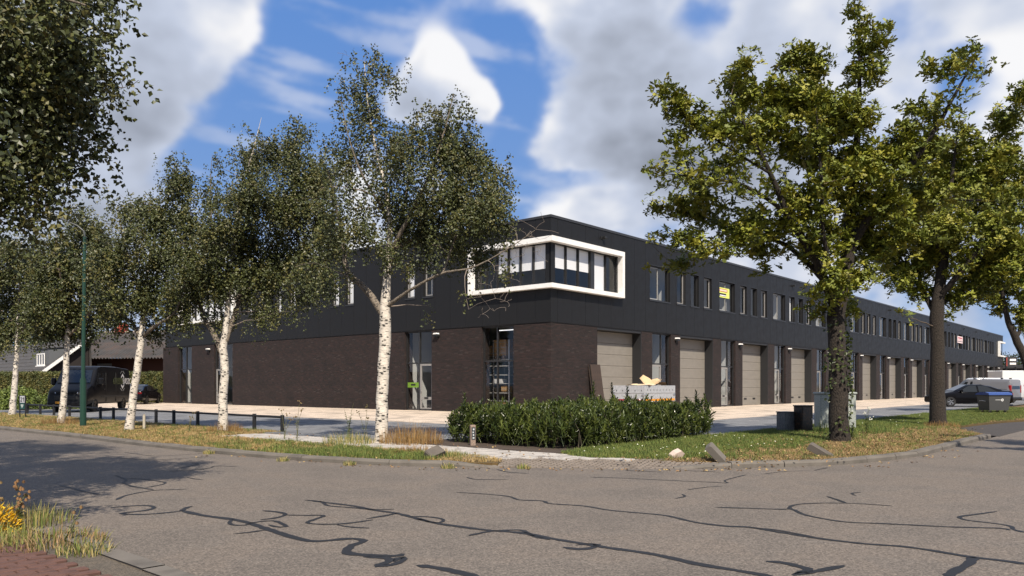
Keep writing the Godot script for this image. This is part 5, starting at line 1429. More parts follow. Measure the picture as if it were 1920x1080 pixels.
func make_trees() -> void:
	var bark := mat(lin(0.74, 0.72, 0.68), 0.8)
	bark.albedo_texture = bark_birch()
	bark.uv1_scale = Vector3(1, 1, 1)
	var bark_tex := noise(61, 0.05, 256, [[0.0, grey(0.45)], [0.5, grey(0.8)], [1.0, grey(1.0)]])
	var oak_bark := mat(lin(0.05, 0.038, 0.028), 0.95)
	oak_bark.albedo_texture = bark_tex
	oak_bark.uv1_scale = Vector3(3.0, 1.0, 1)
	oak_bark.heightmap_enabled = true
	oak_bark.heightmap_texture = bark_tex
	oak_bark.heightmap_scale = 4.0
	var limb := mat(lin(0.23, 0.205, 0.175), 0.85)
	limb.albedo_texture = bark.albedo_texture
	limb.uv1_scale = Vector3(1, 2.5, 1)
	var twig := mat(lin(0.10, 0.075, 0.055), 0.9)
	var pale_twig := mat(lin(0.22, 0.18, 0.15), 0.85)
	var birch_leaf := leaf_mat(Color(1, 1, 1), 0.5, Color(0.20, 0.22, 0.08))
	var oak_leaf := leaf_mat(Color(1, 1, 1), 0.62, Color(0.24, 0.24, 0.06))
	var bs := [spray_mesh("birch", 1), spray_mesh("birch", 2), spray_mesh("birch", 3)]
	var os := [spray_mesh("oak", 4), spray_mesh("oak", 5)]
	var bt := [Color(0.052, 0.063, 0.018), Color(0.062, 0.073, 0.019), Color(0.074, 0.082, 0.020), Color(0.046, 0.057, 0.019), Color(0.10, 0.093, 0.024)]
	var ot := [Color(0.135, 0.155, 0.012), Color(0.170, 0.186, 0.013), Color(0.10, 0.124, 0.011), Color(0.20, 0.19, 0.014)]
	var g := "birches along the left verge"
	make_tree("b5", "birch", "birch_tree", "tall birch with bright white trunk standing before the brick wall, nearest of its row", g, 400, 1.0, bt, bark, limb, pale_twig, birch_leaf, bs)
	make_tree("b4", "birch", "birch_tree", "white birch with forked trunk behind the end of the low black rail fence", g, 480, 1.08, bt, bark, limb, pale_twig, birch_leaf, bs)
	make_tree("b3", "birch", "birch_tree", "leaning birch with mottled trunk just right of the parked black van", g, 470, 1.15, bt, bark, limb, pale_twig, birch_leaf, bs)
	make_tree("b2", "birch", "birch_tree", "white birch standing in front of the black van's bonnet, left of the lamp post", g, 420, 1.3, bt, bark, limb, pale_twig, birch_leaf, bs)
	make_tree("b1", "birch", "birch_tree", "slim leaning birch at the far left beside the house number sign", g, 260, 1.6, bt, bark, limb, pale_twig, birch_leaf, bs)
	make_tree("f1", "birch", "birch_tree", "dark leafy branches of a near tree hanging into the top left corner", "", 620, 1.0, bt, bark, limb, twig, birch_leaf, bs)
	g = "oaks on the right verge"
	make_tree("o1", "oak", "oak_tree", "large spreading oak with ivy on its dark trunk", g, 620, 1.0, ot, oak_bark, oak_bark, twig, oak_leaf, os)
	make_tree("o2", "oak", "oak_tree", "oak with bare rough trunk standing beside the parked black car", g, 430, 1.2, ot, oak_bark, oak_bark, twig, oak_leaf, os)
	make_tree("o3", "oak", "oak_tree", "crooked oak reaching in at the right edge behind the vans", g, 220, 1.6, ot, oak_bark, oak_bark, twig, oak_leaf, os)
	# one more oak outside the frame: its shadow lies on the road at the right
	var more: Node3D = get_node("oak_tree").duplicate()
	more.name = numbered("oak_tree")
	add_child(more)
	more.position = Vector3(14.6, 0, -10.2)
	more.rotation.y = 2.1
	tag(more, "oak on the near side of the right street that shades the road edge", "tree", g)

# ---------------------------------------------------------------- grass, hedges, weeds
func blade_mesh(seed_: int, blades: int, tall: float, spread: float, lean: float, wide: float) -> ArrayMesh:
	var r := RandomNumberGenerator.new()
	r.seed = seed_
	var b := MB.new()
	for i in blades:
		var t := r.randf() * TAU
		var o := Vector3(cos(t), 0, sin(t)) * spread * sqrt(r.randf())
		var t2 := r.randf() * TAU
		var side := Vector3(cos(t2), 0, sin(t2)) * wide
		var bend := Vector3(cos(t2 + 1.5), 0, sin(t2 + 1.5)) * r.randf_range(0.1, 1.0) * lean * tall
		var h := tall * r.randf_range(0.5, 1.1)
		var mid := o + Vector3(0, h * 0.6, 0) + bend * 0.35
		var tip := o + Vector3(0, h, 0) + bend
		b.quad(o - side, o + side, mid + side * 0.7, mid - side * 0.7)
		b.tri(mid - side * 0.7, mid + side * 0.7, tip)
	return b.mesh()

func in_poly(p: Vector3, o: PackedVector2Array) -> bool:
	return Geometry2D.is_point_in_polygon(Vector2(p.x, p.z), o)

func make_grass() -> void:
	var m := leaf_mat(Color(1, 1, 1), 0.8, Color(0.3, 0.3, 0.1))
	var f := FastNoiseLite.new()
	f.seed = 71
	f.frequency = 0.45
	var g := FastNoiseLite.new()
	g.seed = 72
	g.frequency = 2.2
	var short_ := blade_mesh(1, 12, 0.085, 0.085, 0.9, 0.0035)
	var dry := [Color(0.36, 0.24, 0.085), Color(0.30, 0.21, 0.09), Color(0.42, 0.31, 0.13), Color(0.22, 0.155, 0.07)]
	var green := [Color(0.085, 0.125, 0.022), Color(0.11, 0.15, 0.025), Color(0.075, 0.105, 0.02), Color(0.17, 0.18, 0.04)]
	var left := PackedVector2Array()
	for i in range(1, 11): left.append(kerb_line[i] + Vector2(0.12, -0.2))
	for p in [place(9.8, 11.0), place(19.7, 10.95), place(19.9, 13.1), place(47.0, 13.3)]: left.append(Vector2(p.x, p.z))
	var right := PackedVector2Array()
	for q in [Vector2(1.4, -14.66), Vector2(2.25, -14.46), Vector2(3.05, -14.2), Vector2(4.1, -14.18), Vector2(4.9, -14.26)]: right.append(q)
	for i in range(16, 22): right.append(kerb_line[i] + Vector2(-0.08, -0.26))
	for p in [place(5.0, 26.6), place(5.9, 28.9), place(5.8, 31.5), place(5.5, 35.0), place(4.7, 38.2), place(4.5, 60.0), place(9.45, 60.0), place(9.65, 13.6), place(9.35, 12.45)]: right.append(Vector2(p.x, p.z))
	var lt := []; var lc := []; var rt := []; var rc := []
	for i in 42000:
		var a := rng.randf_range(7.0, 44.0)
		var b := rng.randf_range(8.4, 13.3)
		var p := place(a, b)
		if not in_poly(p, left): continue
		var n := f.get_noise_2d(p.x * 2.0, p.z * 2.0) + 0.6 * g.get_noise_2d(p.x, p.z)
		var dryness := 0.66 + n * 0.8
		if a < 13.8 and a > 10.4 and b < 10.6: dryness -= 0.75
		if a < 10.4: dryness += 0.9
		if a > 17.0: dryness += 0.35
		if n < -0.32 and rng.randf() < 0.8: continue     # bare patches
		var is_dry := rng.randf() < clampf(dryness, 0.03, 0.97)
		var c: Color = dry[rng.randi() % 4] if is_dry else green[rng.randi() % 4]
		var k := rng.randf_range(0.75, 1.2)
		var s := rng.randf_range(0.6, 1.15) * (0.75 if is_dry else 1.25)
		lt.append(Transform3D(Basis(Vector3.UP, rng.randf() * TAU).scaled(Vector3(1.2, s, 1.2)), p + Vector3(0, -0.03, 0)))
		lc.append(Color(c.r * k, c.g * k, c.b * k))
	for i in 50000:
		var a := rng.randf_range(3.6, 9.7)
		var b := 11.4 + pow(rng.randf(), 1.5) * 44.0
		var p := place(a, b)
		if not in_poly(p, right): continue
		var n := f.get_noise_2d(p.x * 1.7, p.z * 1.7) + 0.6 * g.get_noise_2d(p.x, p.z)
		var dryness := 0.55 + n * 0.9 + (6.9 - a) * 0.55
		if b < 14.6 and a > 7.2: dryness -= 0.9
		if b < 13.0 and a < 7.3: dryness += 0.3
		if b > 29.0: dryness -= 0.9
		if n < -0.4 and rng.randf() < 0.7 and dryness > 0.3: continue
		var is_dry := rng.randf() < clampf(dryness, 0.04, 0.93)
		var c: Color = dry[rng.randi() % 4] if is_dry else green[rng.randi() % 4]
		if is_dry: c = c.lerp(Color(0.2, 0.13, 0.07), 0.35)
		var k := rng.randf_range(0.75, 1.2)
		var s := rng.randf_range(0.6, 1.1) * (0.6 if is_dry else 1.2)
		rt.append(Transform3D(Basis(Vector3.UP, rng.randf() * TAU).scaled(Vector3(1.2, s, 1.2)), p + Vector3(0, -0.03, 0)))
		rc.append(Color(c.r * k, c.g * k, c.b * k))
	tag(many("grass", short_, m, lt, lc), "dry yellow grass with green patches on the left verge", "grass", "", "stuff")
	tag(many("grass", short_, m, rt, rc), "green and browned grass under the oaks on the right verge", "grass", "", "stuff")
	# daisies
	var d := MB.new()
	for i in 6:
		var t := TAU * i / 6.0
		d.tri(Vector3(0, 0.07, 0), Vector3(cos(t), 0, sin(t)) * 0.013 + Vector3(0, 0.075, 0), Vector3(cos(t + 1.05), 0, sin(t + 1.05)) * 0.013 + Vector3(0, 0.075, 0))
	var dt := []
	for i in 200:
		var p := place(rng.randf_range(6.8, 9.5), rng.randf_range(12.0, 19.0) if i % 3 else rng.randf_range(20.0, 44.0))
		if in_poly(p, right) and f.get_noise_2d(p.x * 3.0, p.z * 3.0) > -0.1: dt.append(Transform3D(Basis.from_euler(Vector3(rng.randf_range(-0.6, 0.6), rng.randf() * TAU, rng.randf_range(-0.6, 0.6))), p))
	tag(many("daisies", d.mesh(), mat(lin(0.75, 0.75, 0.62), 0.8), dt, []), "small white daisies scattered in the green grass near the laurel hedge", "flowers", "", "stuff")
	# fallen leaves on the verges and along the kerb
	var lf := MB.new()
	leaf(lf, Vector3.ZERO, Vector3(1, 0, 0), Vector3(0, 1, 0), 0.06, 0.045, 0.2)
	var ft := []; var fc := []
	for i in 1400:
		var p: Vector3
		var y := 0.0
		if i % 4 == 0:
			var q: Vector2 = kerb_line[6 + rng.randi() % 14]
			p = Vector3(q.x + rng.randf_range(-0.7, 0.7), 0, q.y + rng.randf_range(0.06, 0.5))
			y = ROAD + 0.01
			if in_poly(p, left) or in_poly(p, right): continue
			if p.z < q.y + 0.5 and rng.randf() < 0.6: continue
		else:
			p = place(rng.randf_range(4.6, 8.4), rng.randf_range(11.6, 27.0)) if i % 2 else place(rng.randf_range(8.0, 34.0), rng.randf_range(9.1, 12.6))
			y = 0.035
		ft.append(Transform3D(Basis.from_euler(Vector3(rng.randf_range(-0.4, 0.4), rng.randf() * TAU, rng.randf_range(-0.4, 0.4))), Vector3(p.x, y, p.z)))
		fc.append([Color(0.26, 0.15, 0.06), Color(0.34, 0.24, 0.1), Color(0.16, 0.09, 0.04)][i % 3])
	var fm := mat(Color(1, 1, 1), 0.8)
	fm.vertex_color_use_as_albedo = true
	tag(many("fallen_leaves", lf.mesh(), fm, ft, fc), "brown fallen leaves strewn over the verges and gutter", "leaves", "", "stuff")

func tuft(called: String, label: String, at: Vector3, tall: float, wide: float, count: int, cols: Array, group := "", lean := 0.8) -> void:
	var b := MB.new()
	for i in count:
		var t := rng.randf() * TAU
		var o := Vector3(cos(t), 0, sin(t)) * wide * sqrt(rng.randf())
		var h := tall * rng.randf_range(0.45, 1.1) * (1.0 - 0.45 * o.length() / wide)
		var t2 := rng.randf() * TAU
		var side := Vector3(cos(t2), 0, sin(t2)) * 0.0045
		var bend := (o.normalized() * 0.5 + Vector3(cos(t2 + 1.5), 0, sin(t2 + 1.5))) * rng.randf_range(0.05, 0.55) * lean * h
		var c: Color = cols[rng.randi() % cols.size()]
		b.col = c * rng.randf_range(0.75, 1.2)
		var mid := o + Vector3(0, h * 0.6, 0) + bend * 0.4
		var tip := o + Vector3(0, h, 0) + bend
		b.quad(o - side, o + side, mid + side * 0.7, mid - side * 0.7)
		b.tri(mid - side * 0.7, mid + side * 0.7, tip)
	var o := put(called, b, M.blade, self, at)
	tag(o, label, "grass" if called.contains("grass") else "weed", group)

func weed(label: String, at: Vector3, tall: float, leaves: int, cols: Array, heads: Color, group := "", head_n := 4) -> void:
	var root := thing("tall_weed", label, "weed", at, 0.0, group)
	var b := MB.new()
	var lv := MB.new()
	var hd := MB.new()
	for s in 3:
		var lean := Vector3(rng.randf_range(-0.2, 0.2), 0, rng.randf_range(-0.2, 0.2)) * tall
		var line := []
		var rad := []
		for i in 6:
			var t := i / 5.0
			line.append(Vector3(0, tall * (1.0 - s * 0.18) * t, 0) + lean * t * t + Vector3(rng.randf_range(-0.01, 0.01), 0, rng.randf_range(-0.01, 0.01)))
			rad.append(lerpf(0.006, 0.003, t))
		b.tube(line, rad, 4, false)
		for i in leaves:
			var t := rng.randf_range(0.05, 0.92)
			var p: Vector3 = line[int(t * 5)].lerp(line[mini(int(t * 5) + 1, 5)], fposmod(t * 5, 1.0))
			var w := rng.randf() * TAU
			lv.col = cols[rng.randi() % cols.size()]
			var dir := Vector3(cos(w), rng.randf_range(-0.2, 0.8), sin(w)).normalized()
			leaf(lv, p, dir, (Vector3.UP - dir * dir.y).normalized(), rng.randf_range(0.05, 0.11) * (1.2 - t * 0.6), rng.randf_range(0.015, 0.03))
		if head_n:
			for i in head_n:
				var p: Vector3 = line[5] + Vector3(rng.randf_range(-0.05, 0.05), rng.randf_range(-0.06, 0.03), rng.randf_range(-0.05, 0.05))
				hd.tube([p, p + Vector3(0, 0.012, 0), p + Vector3(0, 0.03, 0)], [0.006, 0.018, 0.008], 6)
	put("stem", b, M.stalk, root)
	put("leaves", lv, M.blade, root)
	if head_n: put("seed_heads", hd, mat(heads, 0.8), root)

func make_plants() -> void:
	M.blade = leaf_mat(Color(1, 1, 1), 0.75, Color(0.3, 0.3, 0.1))
	M.stalk = mat(lin(0.12, 0.12, 0.05), 0.8)
	make_grass()
	var straw := [Color(0.22, 0.12, 0.035), Color(0.28, 0.165, 0.05), Color(0.16, 0.085, 0.03), Color(0.26, 0.175, 0.07)]
	var mixed := [Color(0.13, 0.16, 0.03), Color(0.3, 0.24, 0.09), Color(0.09, 0.12, 0.025), Color(0.38, 0.3, 0.12)]
	var lush := [Color(0.075, 0.115, 0.02), Color(0.10, 0.15, 0.03), Color(0.15, 0.18, 0.04)]
	tuft("dry_grass_tuft", "tall rusty dry grass right of the nearest birch trunk", Vector3(-2.35, -0.03, -18.4), 0.62, 0.75, 900, straw)
	tuft("dry_grass_tuft", "low straw-coloured grass at the left foot of the nearest birch", Vector3(-3.75, -0.03, -18.2), 0.40, 0.6, 500, mixed)
	tuft("dry_grass_tuft", "dry grass round the foot of the forked birch", Vector3(-8.3, -0.03, -22.9), 0.42, 0.5, 420, straw)
	tuft("dry_grass_tuft", "dry grass round the foot of the birch before the van", Vector3(-15.6, -0.03, -27.3), 0.45, 0.6, 380, straw)
	tuft("dry_grass_tuft", "dry grass round the foot of the birch by the number sign", Vector3(-25.0, -0.03, -35.3), 0.7, 1.0, 420, straw)
	tuft("dry_grass_tuft", "dry grass clump round the bare-trunked oak by the driveway", Vector3(14.1, -0.03, -26.0), 0.28, 0.55, 380, straw)
	tuft("dry_grass_tuft", "straw tuft growing beside the tilted concrete block at the crossing", Vector3(-1.15, -0.03, -14.75), 0.24, 0.28, 260, mixed)
	tuft("dry_grass_tuft", "browned grass between the crossing and the nearest birch", Vector3(-1.9, -0.03, -15.9), 0.22, 0.6, 380, straw)
	tuft("weed_tuft", "green weeds growing between the three utility cabinets", Vector3(9.0, -0.03, -22.2), 0.55, 0.55, 420, lush)
	tuft("weed_tuft", "green weeds at the foot of the pale tall cabinet", Vector3(10.4, -0.03, -22.4), 0.38, 0.55, 320, lush)
	var gutter := ["small weed in the gutter left of the nearest birch", "small weed in the gutter right in front of the nearest birch", "small weed at the left end of the cobbled crossing", "small weed in the gutter by the broken kerb block", "small weed in the gutter far left of the nearest birch"]
	for q in [[-4.3, -14.98], [-2.9, -14.25], [0.2, -13.66], [-1.1, -13.7], [-6.3, -16.55]]:
		tuft("weed_tuft", gutter.pop_front(), Vector3(q[0], ROAD, q[1] + 0.1), 0.13, 0.12, 130, mixed, "weeds in the gutter", 1.4)
	weed("tall dark leafy weed left of the nearest birch trunk", Vector3(-3.95, -0.02, -19.2), 0.92, 34, lush, lin(0.1, 0.08, 0.03), "", 0)
	weed("thin weed with round seed heads close to the nearest birch", Vector3(-3.5, -0.02, -18.9), 0.85, 10, lush, lin(0.1, 0.08, 0.03))
	weed("thin dry stalk in the grass well left of the nearest birch", Vector3(-5.1, -0.02, -18.8), 0.95, 8, mixed, lin(0.2, 0.14, 0.06))
	weed("thin dry stalk by the free end of the low rail fence", Vector3(-5.6, -0.02, -19.5), 0.75, 8, mixed, lin(0.2, 0.14, 0.06))
	weed("pale stalk standing before the low rail fence right of the forked birch", Vector3(-9.3, -0.02, -22.8), 0.55, 10, mixed, lin(0.2, 0.14, 0.06))
	weed("white-flowered weed between dark cabinet and pale cabinet", Vector3(9.3, -0.02, -21.9), 0.75, 40, lush, lin(0.7, 0.7, 0.6), "", 7)
	weed("white-flowered weed in front of the pale tall cabinet", Vector3(9.75, -0.02, -21.8), 0.7, 40, lush, lin(0.7, 0.7, 0.6), "", 7)
	# bottom left corner: weeds and a yellow flowering clump over the brick pavement
	tuft("weed_tuft", "green weeds behind the yellow clump at the bottom left", Vector3(-5.0, -0.08, -8.0), 0.27, 0.5, 420, [Color(0.3, 0.22, 0.09), Color(0.22, 0.2, 0.06), Color(0.13, 0.15, 0.03)], "", 1.2)
	tuft("weed_tuft", "upright dark green weed at the edge of the road, bottom left", Vector3(-4.62, -0.08, -7.72), 0.34, 0.12, 70, mixed, "", 0.4)
	tuft("weed_tuft", "low reddish weeds creeping over the brick pavement towards the kerb", Vector3(-4.1, -0.08, -6.95), 0.17, 0.5, 620, [Color(0.24, 0.15, 0.06), Color(0.17, 0.16, 0.04), Color(0.3, 0.2, 0.1), Color(0.13, 0.15, 0.03)], "", 1.6)
	tuft("weed_tuft", "yellow-green weeds at the left edge over the brick pavement", Vector3(-4.75, -0.08, -7.0), 0.2, 0.5, 560, [Color(0.3, 0.24, 0.08), Color(0.2, 0.2, 0.05), Color(0.14, 0.17, 0.03)], "", 1.5)
	tuft("weed_tuft", "small tuft of grass on the corner of the brick pavement", Vector3(-3.55, -0.08, -6.6), 0.16, 0.22, 200, mixed, "", 1.5)
	weed("brown umbel weed rising over the road edge, bottom left", Vector3(-4.85, -0.08, -7.75), 0.42, 14, mixed, lin(0.22, 0.12, 0.05), "", 8)
	weed("dry umbel weed at the left edge of the picture", Vector3(-5.15, -0.08, -7.9), 0.4, 14, mixed, lin(0.3, 0.2, 0.08), "", 8)
	weed("single thin grass stalk leaning over the near kerb", Vector3(-3.95, -0.08, -7.1), 0.30, 3, mixed, lin(0.2, 0.12, 0.05), "", 1)
	var y := thing("yellow_flower_clump", "bright yellow flowering clump at the bottom left edge", "flowers", Vector3(-4.98, -0.08, -7.55))
	var yb := MB.new()
	for i in 420:
		var dir := Vector3(rng.randfn(), absf(rng.randfn()), rng.randfn()).normalized()
		yb.col = [Color(0.75, 0.45, 0.01), Color(0.85, 0.55, 0.02), Color(0.6, 0.36, 0.02)][i % 3]
		var q := dir * Vector3(0.26, 0.28, 0.24) * rng.randf_range(0.75, 1.0)
		leaf(yb, q, (dir + Vector3(rng.randfn(), rng.randfn(), rng.randfn()) * 0.6).normalized(), dir.cross(Vector3(0.3, 0.2, 0.9)).normalized(), 0.06, 0.03)
	put("blossom", yb, M.blade, y)
	var ys := MB.new()
	for i in 24:
		var t := rng.randf() * TAU
		ys.tube([Vector3(cos(t), 0, sin(t)) * 0.06, Vector3(cos(t) * 0.2, 0.24, sin(t) * 0.2)], [0.004, 0.003], 4, false)
	put("stem", ys, M.stalk, y)
	# the laurel hedge on the corner
	var lm := leaf_mat(Color(1, 1, 1), 0.30, Color(0.22, 0.26, 0.06))
	var lt := [Color(0.046, 0.064, 0.014), Color(0.060, 0.080, 0.017), Color(0.095, 0.115, 0.025), Color(0.034, 0.050, 0.013)]
	var hedge := thing("laurel_hedge", "glossy green laurel hedge on the corner bed in front of the building", "hedge", place(11.6, 16.5))
	var at := []; var col := []
	var inv := Transform3D(Basis(Vector3.UP, 0.0), place(11.6, 16.5))
	var bump := FastNoiseLite.new()
	bump.seed = 81
	bump.frequency = 0.5
	for i in 5200:
		var a := rng.randf_range(9.55, 13.75)
		var b := rng.randf_range(13.35, 19.75)
		# rounded corners
		var ea := minf(a - 9.55, 13.75 - a)
		var eb := minf(b - 13.35, 19.75 - b)
		if ea < 0.6 and eb < 0.6 and Vector2(0.6 - ea, 0.6 - eb).length() > 0.6: continue
		var p := place(a, b)
		var edge := clampf(minf(ea, eb) / 0.3, 0.0, 1.0)
		var top := 0.67 + 0.30 * bump.get_noise_2d(p.x * 3.0, p.z * 3.0) - 0.16 * (1.0 - edge)
		top -= (a - 11.6) * 0.01
		var yy := top - absf(rng.randfn()) * 0.05
		if edge < 1.0 or rng.randf() < 0.30:
			yy = lerpf(0.12, top, pow(rng.randf(), 0.7))
		if rng.randf() < 0.02: yy = top + rng.randf_range(0.05, 0.22)
		var s := rng.randf_range(0.8, 1.25)
		at.append(Transform3D(Basis.from_euler(Vector3(rng.randf_range(-0.7, 0.7), rng.randf() * TAU, rng.randf_range(-0.7, 0.7))).scaled(Vector3(s, s, s)), p + Vector3(0, yy, 0) - inv.origin))
		var c: Color = lt[rng.randi() % 4]
		col.append(c * rng.randf_range(0.8, 1.2))
	# a few tall shoots that stick out of the top
	for q in [[12.9, 18.7, 1.3], [12.6, 19.2, 1.25], [10.1, 19.5, 1.05], [9.9, 19.6, 0.95], [13.2, 13.7, 1.0], [11.6, 18.4, 1.15]]:
		for k in 5:
			at.append(Transform3D(Basis.from_euler(Vector3(rng.randf_range(-0.2, 0.2), rng.randf() * TAU, 0.1)), place(q[0], q[1], q[2] - k * 0.16) - inv.origin))
			col.append(lt[k % 4])
	many("foliage", spray_mesh("laurel", 9), lm, at, col, hedge)
	var st := MB.new()
	for i in 340:
		var p := place(rng.randf_range(9.7, 13.6), rng.randf_range(13.5, 19.6)) - inv.origin
		st.tube([p, p + Vector3(rng.randf_range(-0.12, 0.12), 0.35, rng.randf_range(-0.12, 0.12)), p + Vector3(rng.randf_range(-0.2, 0.2), 0.75, rng.randf_range(-0.2, 0.2))], [0.011, 0.008, 0.004], 4, false)
	put("stems", st, mat(lin(0.06, 0.05, 0.03), 0.9), hedge).set_meta("kind", "stuff")
	# clipped hedge behind the parking area, far left
	var hm := leaf_mat(Color(1, 1, 1), 0.6, Color(0.25, 0.28, 0.08))
	var hs := spray_mesh("hedge", 10)
	hedge = thing("clipped_hedge", "long clipped green hedge behind the black van", "hedge", Vector3(-38, 0, -61.5))
	at = []; col = []
	for i in 6500:
		var x := rng.randf_range(-16.0, 11.4)
		var up := i % 4 == 0
		var yy := rng.randf_range(0.05, 2.26)
		var z := rng.randf_range(0.4, 0.56)
		if up:
			yy = 2.22 + rng.randf_range(-0.04, 0.08); z = rng.randf_range(-0.6, 0.5)
		at.append(Transform3D(Basis.from_euler(Vector3(rng.randf() * TAU, rng.randf() * TAU, 0)).scaled(Vector3.ONE * rng.randf_range(1.1, 1.7)), Vector3(x, yy, z)))
		col.append([Color(0.075, 0.085, 0.018), Color(0.10, 0.105, 0.022), Color(0.055, 0.07, 0.016), Color(0.13, 0.115, 0.03)][i % 4] * rng.randf_range(0.7, 1.15))
	many("foliage", hs, hm, at, col, hedge)
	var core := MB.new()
	core.box(Vector3(-16, 0, -0.55), Vector3(11.4, 2.15, 0.4))  # solid box added for the inner mass, hedge's inner shade put into its colour
	put("dark_core", core, mat(lin(0.055, 0.055, 0.022), 1.0), hedge)
	# low bright shrubs in front of it
	var k_shrub := -1
	for q in [[-27.4, -44.0, 1.25], [-29.6, -44.5, 1.3], [-25.9, -45.5, 1.1], [-31.8, -45.5, 1.2]]:
		k_shrub += 1
		hedge = thing("leafy_shrub", ["bright green shrub directly behind the number sign"," bright green shrub left of the number sign".strip_edges(), "bright green shrub nearest the black van's nose", "bright green shrub at the left edge behind the slim birch"][k_shrub], "shrub", Vector3(q[0], 0, q[1]), 0.0, "bright shrubs at the far left")
		at = []; col = []
		for i in 420:
			var d := Vector3(rng.randfn(), absf(rng.randfn()), rng.randfn()).normalized()
			at.append(Transform3D(Basis.from_euler(Vector3(rng.randf() * TAU, rng.randf() * TAU, 0)).scaled(Vector3.ONE * rng.randf_range(1.2, 1.7)), d * Vector3(1.35, q[2] * 1.0, 1.0) * pow(rng.randf(), 0.25)))
			col.append([Color(0.10, 0.14, 0.025), Color(0.14, 0.18, 0.03), Color(0.08, 0.11, 0.02)][i % 3] * rng.randf_range(0.8, 1.2))
		many("foliage", hs, hm, at, col, hedge)
		var sb := MB.new()
		for i in 14: sb.tube([Vector3(rng.randf_range(-0.3, 0.3), 0, rng.randf_range(-0.2, 0.2)), Vector3(rng.randf_range(-0.9, 0.9), q[2] * 0.7, rng.randf_range(-0.6, 0.6))], [0.015, 0.006], 4, false)
		put("stem", sb, M.stalk, hedge)
	# ivy climbing the near oak
	var ivy := thing("ivy", "ivy climbing the trunk of the large spreading oak", "ivy", Vector3(7.85, 0, -19.0))
	at = []; col = []
	for i in 75:
		var h := pow(rng.randf(), 0.8) * 3.4
		var t := rng.randf_range(-0.5, PI + 0.5) if rng.randf() < 0.75 else rng.randf() * TAU
		if rng.randf() < 0.45: t = rng.randf_range(-0.7, 0.6)
		var rad := 0.225 + rng.randf_range(0.0, 0.05)
		var p := Vector3(cos(t) * rad - 0.01 - h * 0.012, h, sin(t) * rad)
		at.append(Transform3D(Basis(Vector3.UP, PI / 2 - t) * Basis(Vector3(0, 0, 1), rng.randf_range(-0.8, 0.8)), p))
		col.append([Color(0.045, 0.06, 0.014), Color(0.06, 0.075, 0.016), Color(0.035, 0.05, 0.014), Color(0.05, 0.065, 0.016)][i % 4])
	many("leaves", spray_mesh("ivy", 12), leaf_mat(Color(1, 1, 1), 0.4, Color(0.2, 0.25, 0.06)), at, col, ivy)
	# trees far beyond the end of the building and behind the farm
	var bl := leaf_mat(Color(1, 1, 1), 0.6, Color(0.2, 0.22, 0.08))
	var bsp := spray_mesh("broad", 13)
	var far := [[112.0, -168.0, 9.0, 6.5], [121.0, -172.0, 10.0, 7.0], [131.0, -176.0, 9.5, 6.5], [104.0, -172.0, 8.0, 6.0], [-62.0, -110.0, 10.0, 6.0], [-75.0, -112.0, 11.0, 6.5], [-50.0, -116.0, 9.0, 6.0], [-88.0, -100.0, 11.0, 7.0]]
	for i in far.size():
		var q: Array = far[i]
		var root := thing("distant_tree", ["second dark tree from the left on the horizon past the building's far end", "third dark tree from the left on the horizon past the building's far end", "rightmost dark tree on the horizon past the building's far end", "dark tree on the horizon closest to the building's far end", "dark rounded tree far behind the barn roof", "dark rounded tree far behind the house with the dormer", "dark rounded tree far behind the barn's right end", "dark rounded tree far behind at the left edge"][i], "tree", Vector3(q[0], 0, q[1]), 0.0, "trees on the horizon at the right" if i < 4 else "trees behind the farm")
		var tb := MB.new()
		tb.tube([Vector3.ZERO, Vector3(0.1, q[2] * 0.4, 0), Vector3(-0.1, q[2] * 0.75, 0.1)], [0.35, 0.25, 0.08], 7)
		put("trunk", tb, mat(lin(0.06, 0.045, 0.035), 0.95), root)
		at = []; col = []
		for k in 900:
			var d := Vector3(rng.randfn(), rng.randfn(), rng.randfn()).normalized() * pow(rng.randf(), 0.35)
			var lump := 1.0 + 0.25 * sin(d.x * 5.0 + i) * cos(d.y * 4.0 + d.z * 3.0)
			at.append(Transform3D(Basis.from_euler(Vector3(rng.randf() * TAU, rng.randf() * TAU, 0)).scaled(Vector3.ONE * rng.randf_range(1.0, 1.8)), Vector3(d.x * q[3] * lump, q[2] * 0.58 + d.y * q[2] * 0.42 * lump, d.z * q[3])))
			col.append([Color(0.035, 0.05, 0.018), Color(0.045, 0.06, 0.02), Color(0.028, 0.042, 0.016)][k % 3] * rng.randf_range(0.8, 1.2))
		many("crown", bsp, bl, at, col, root)

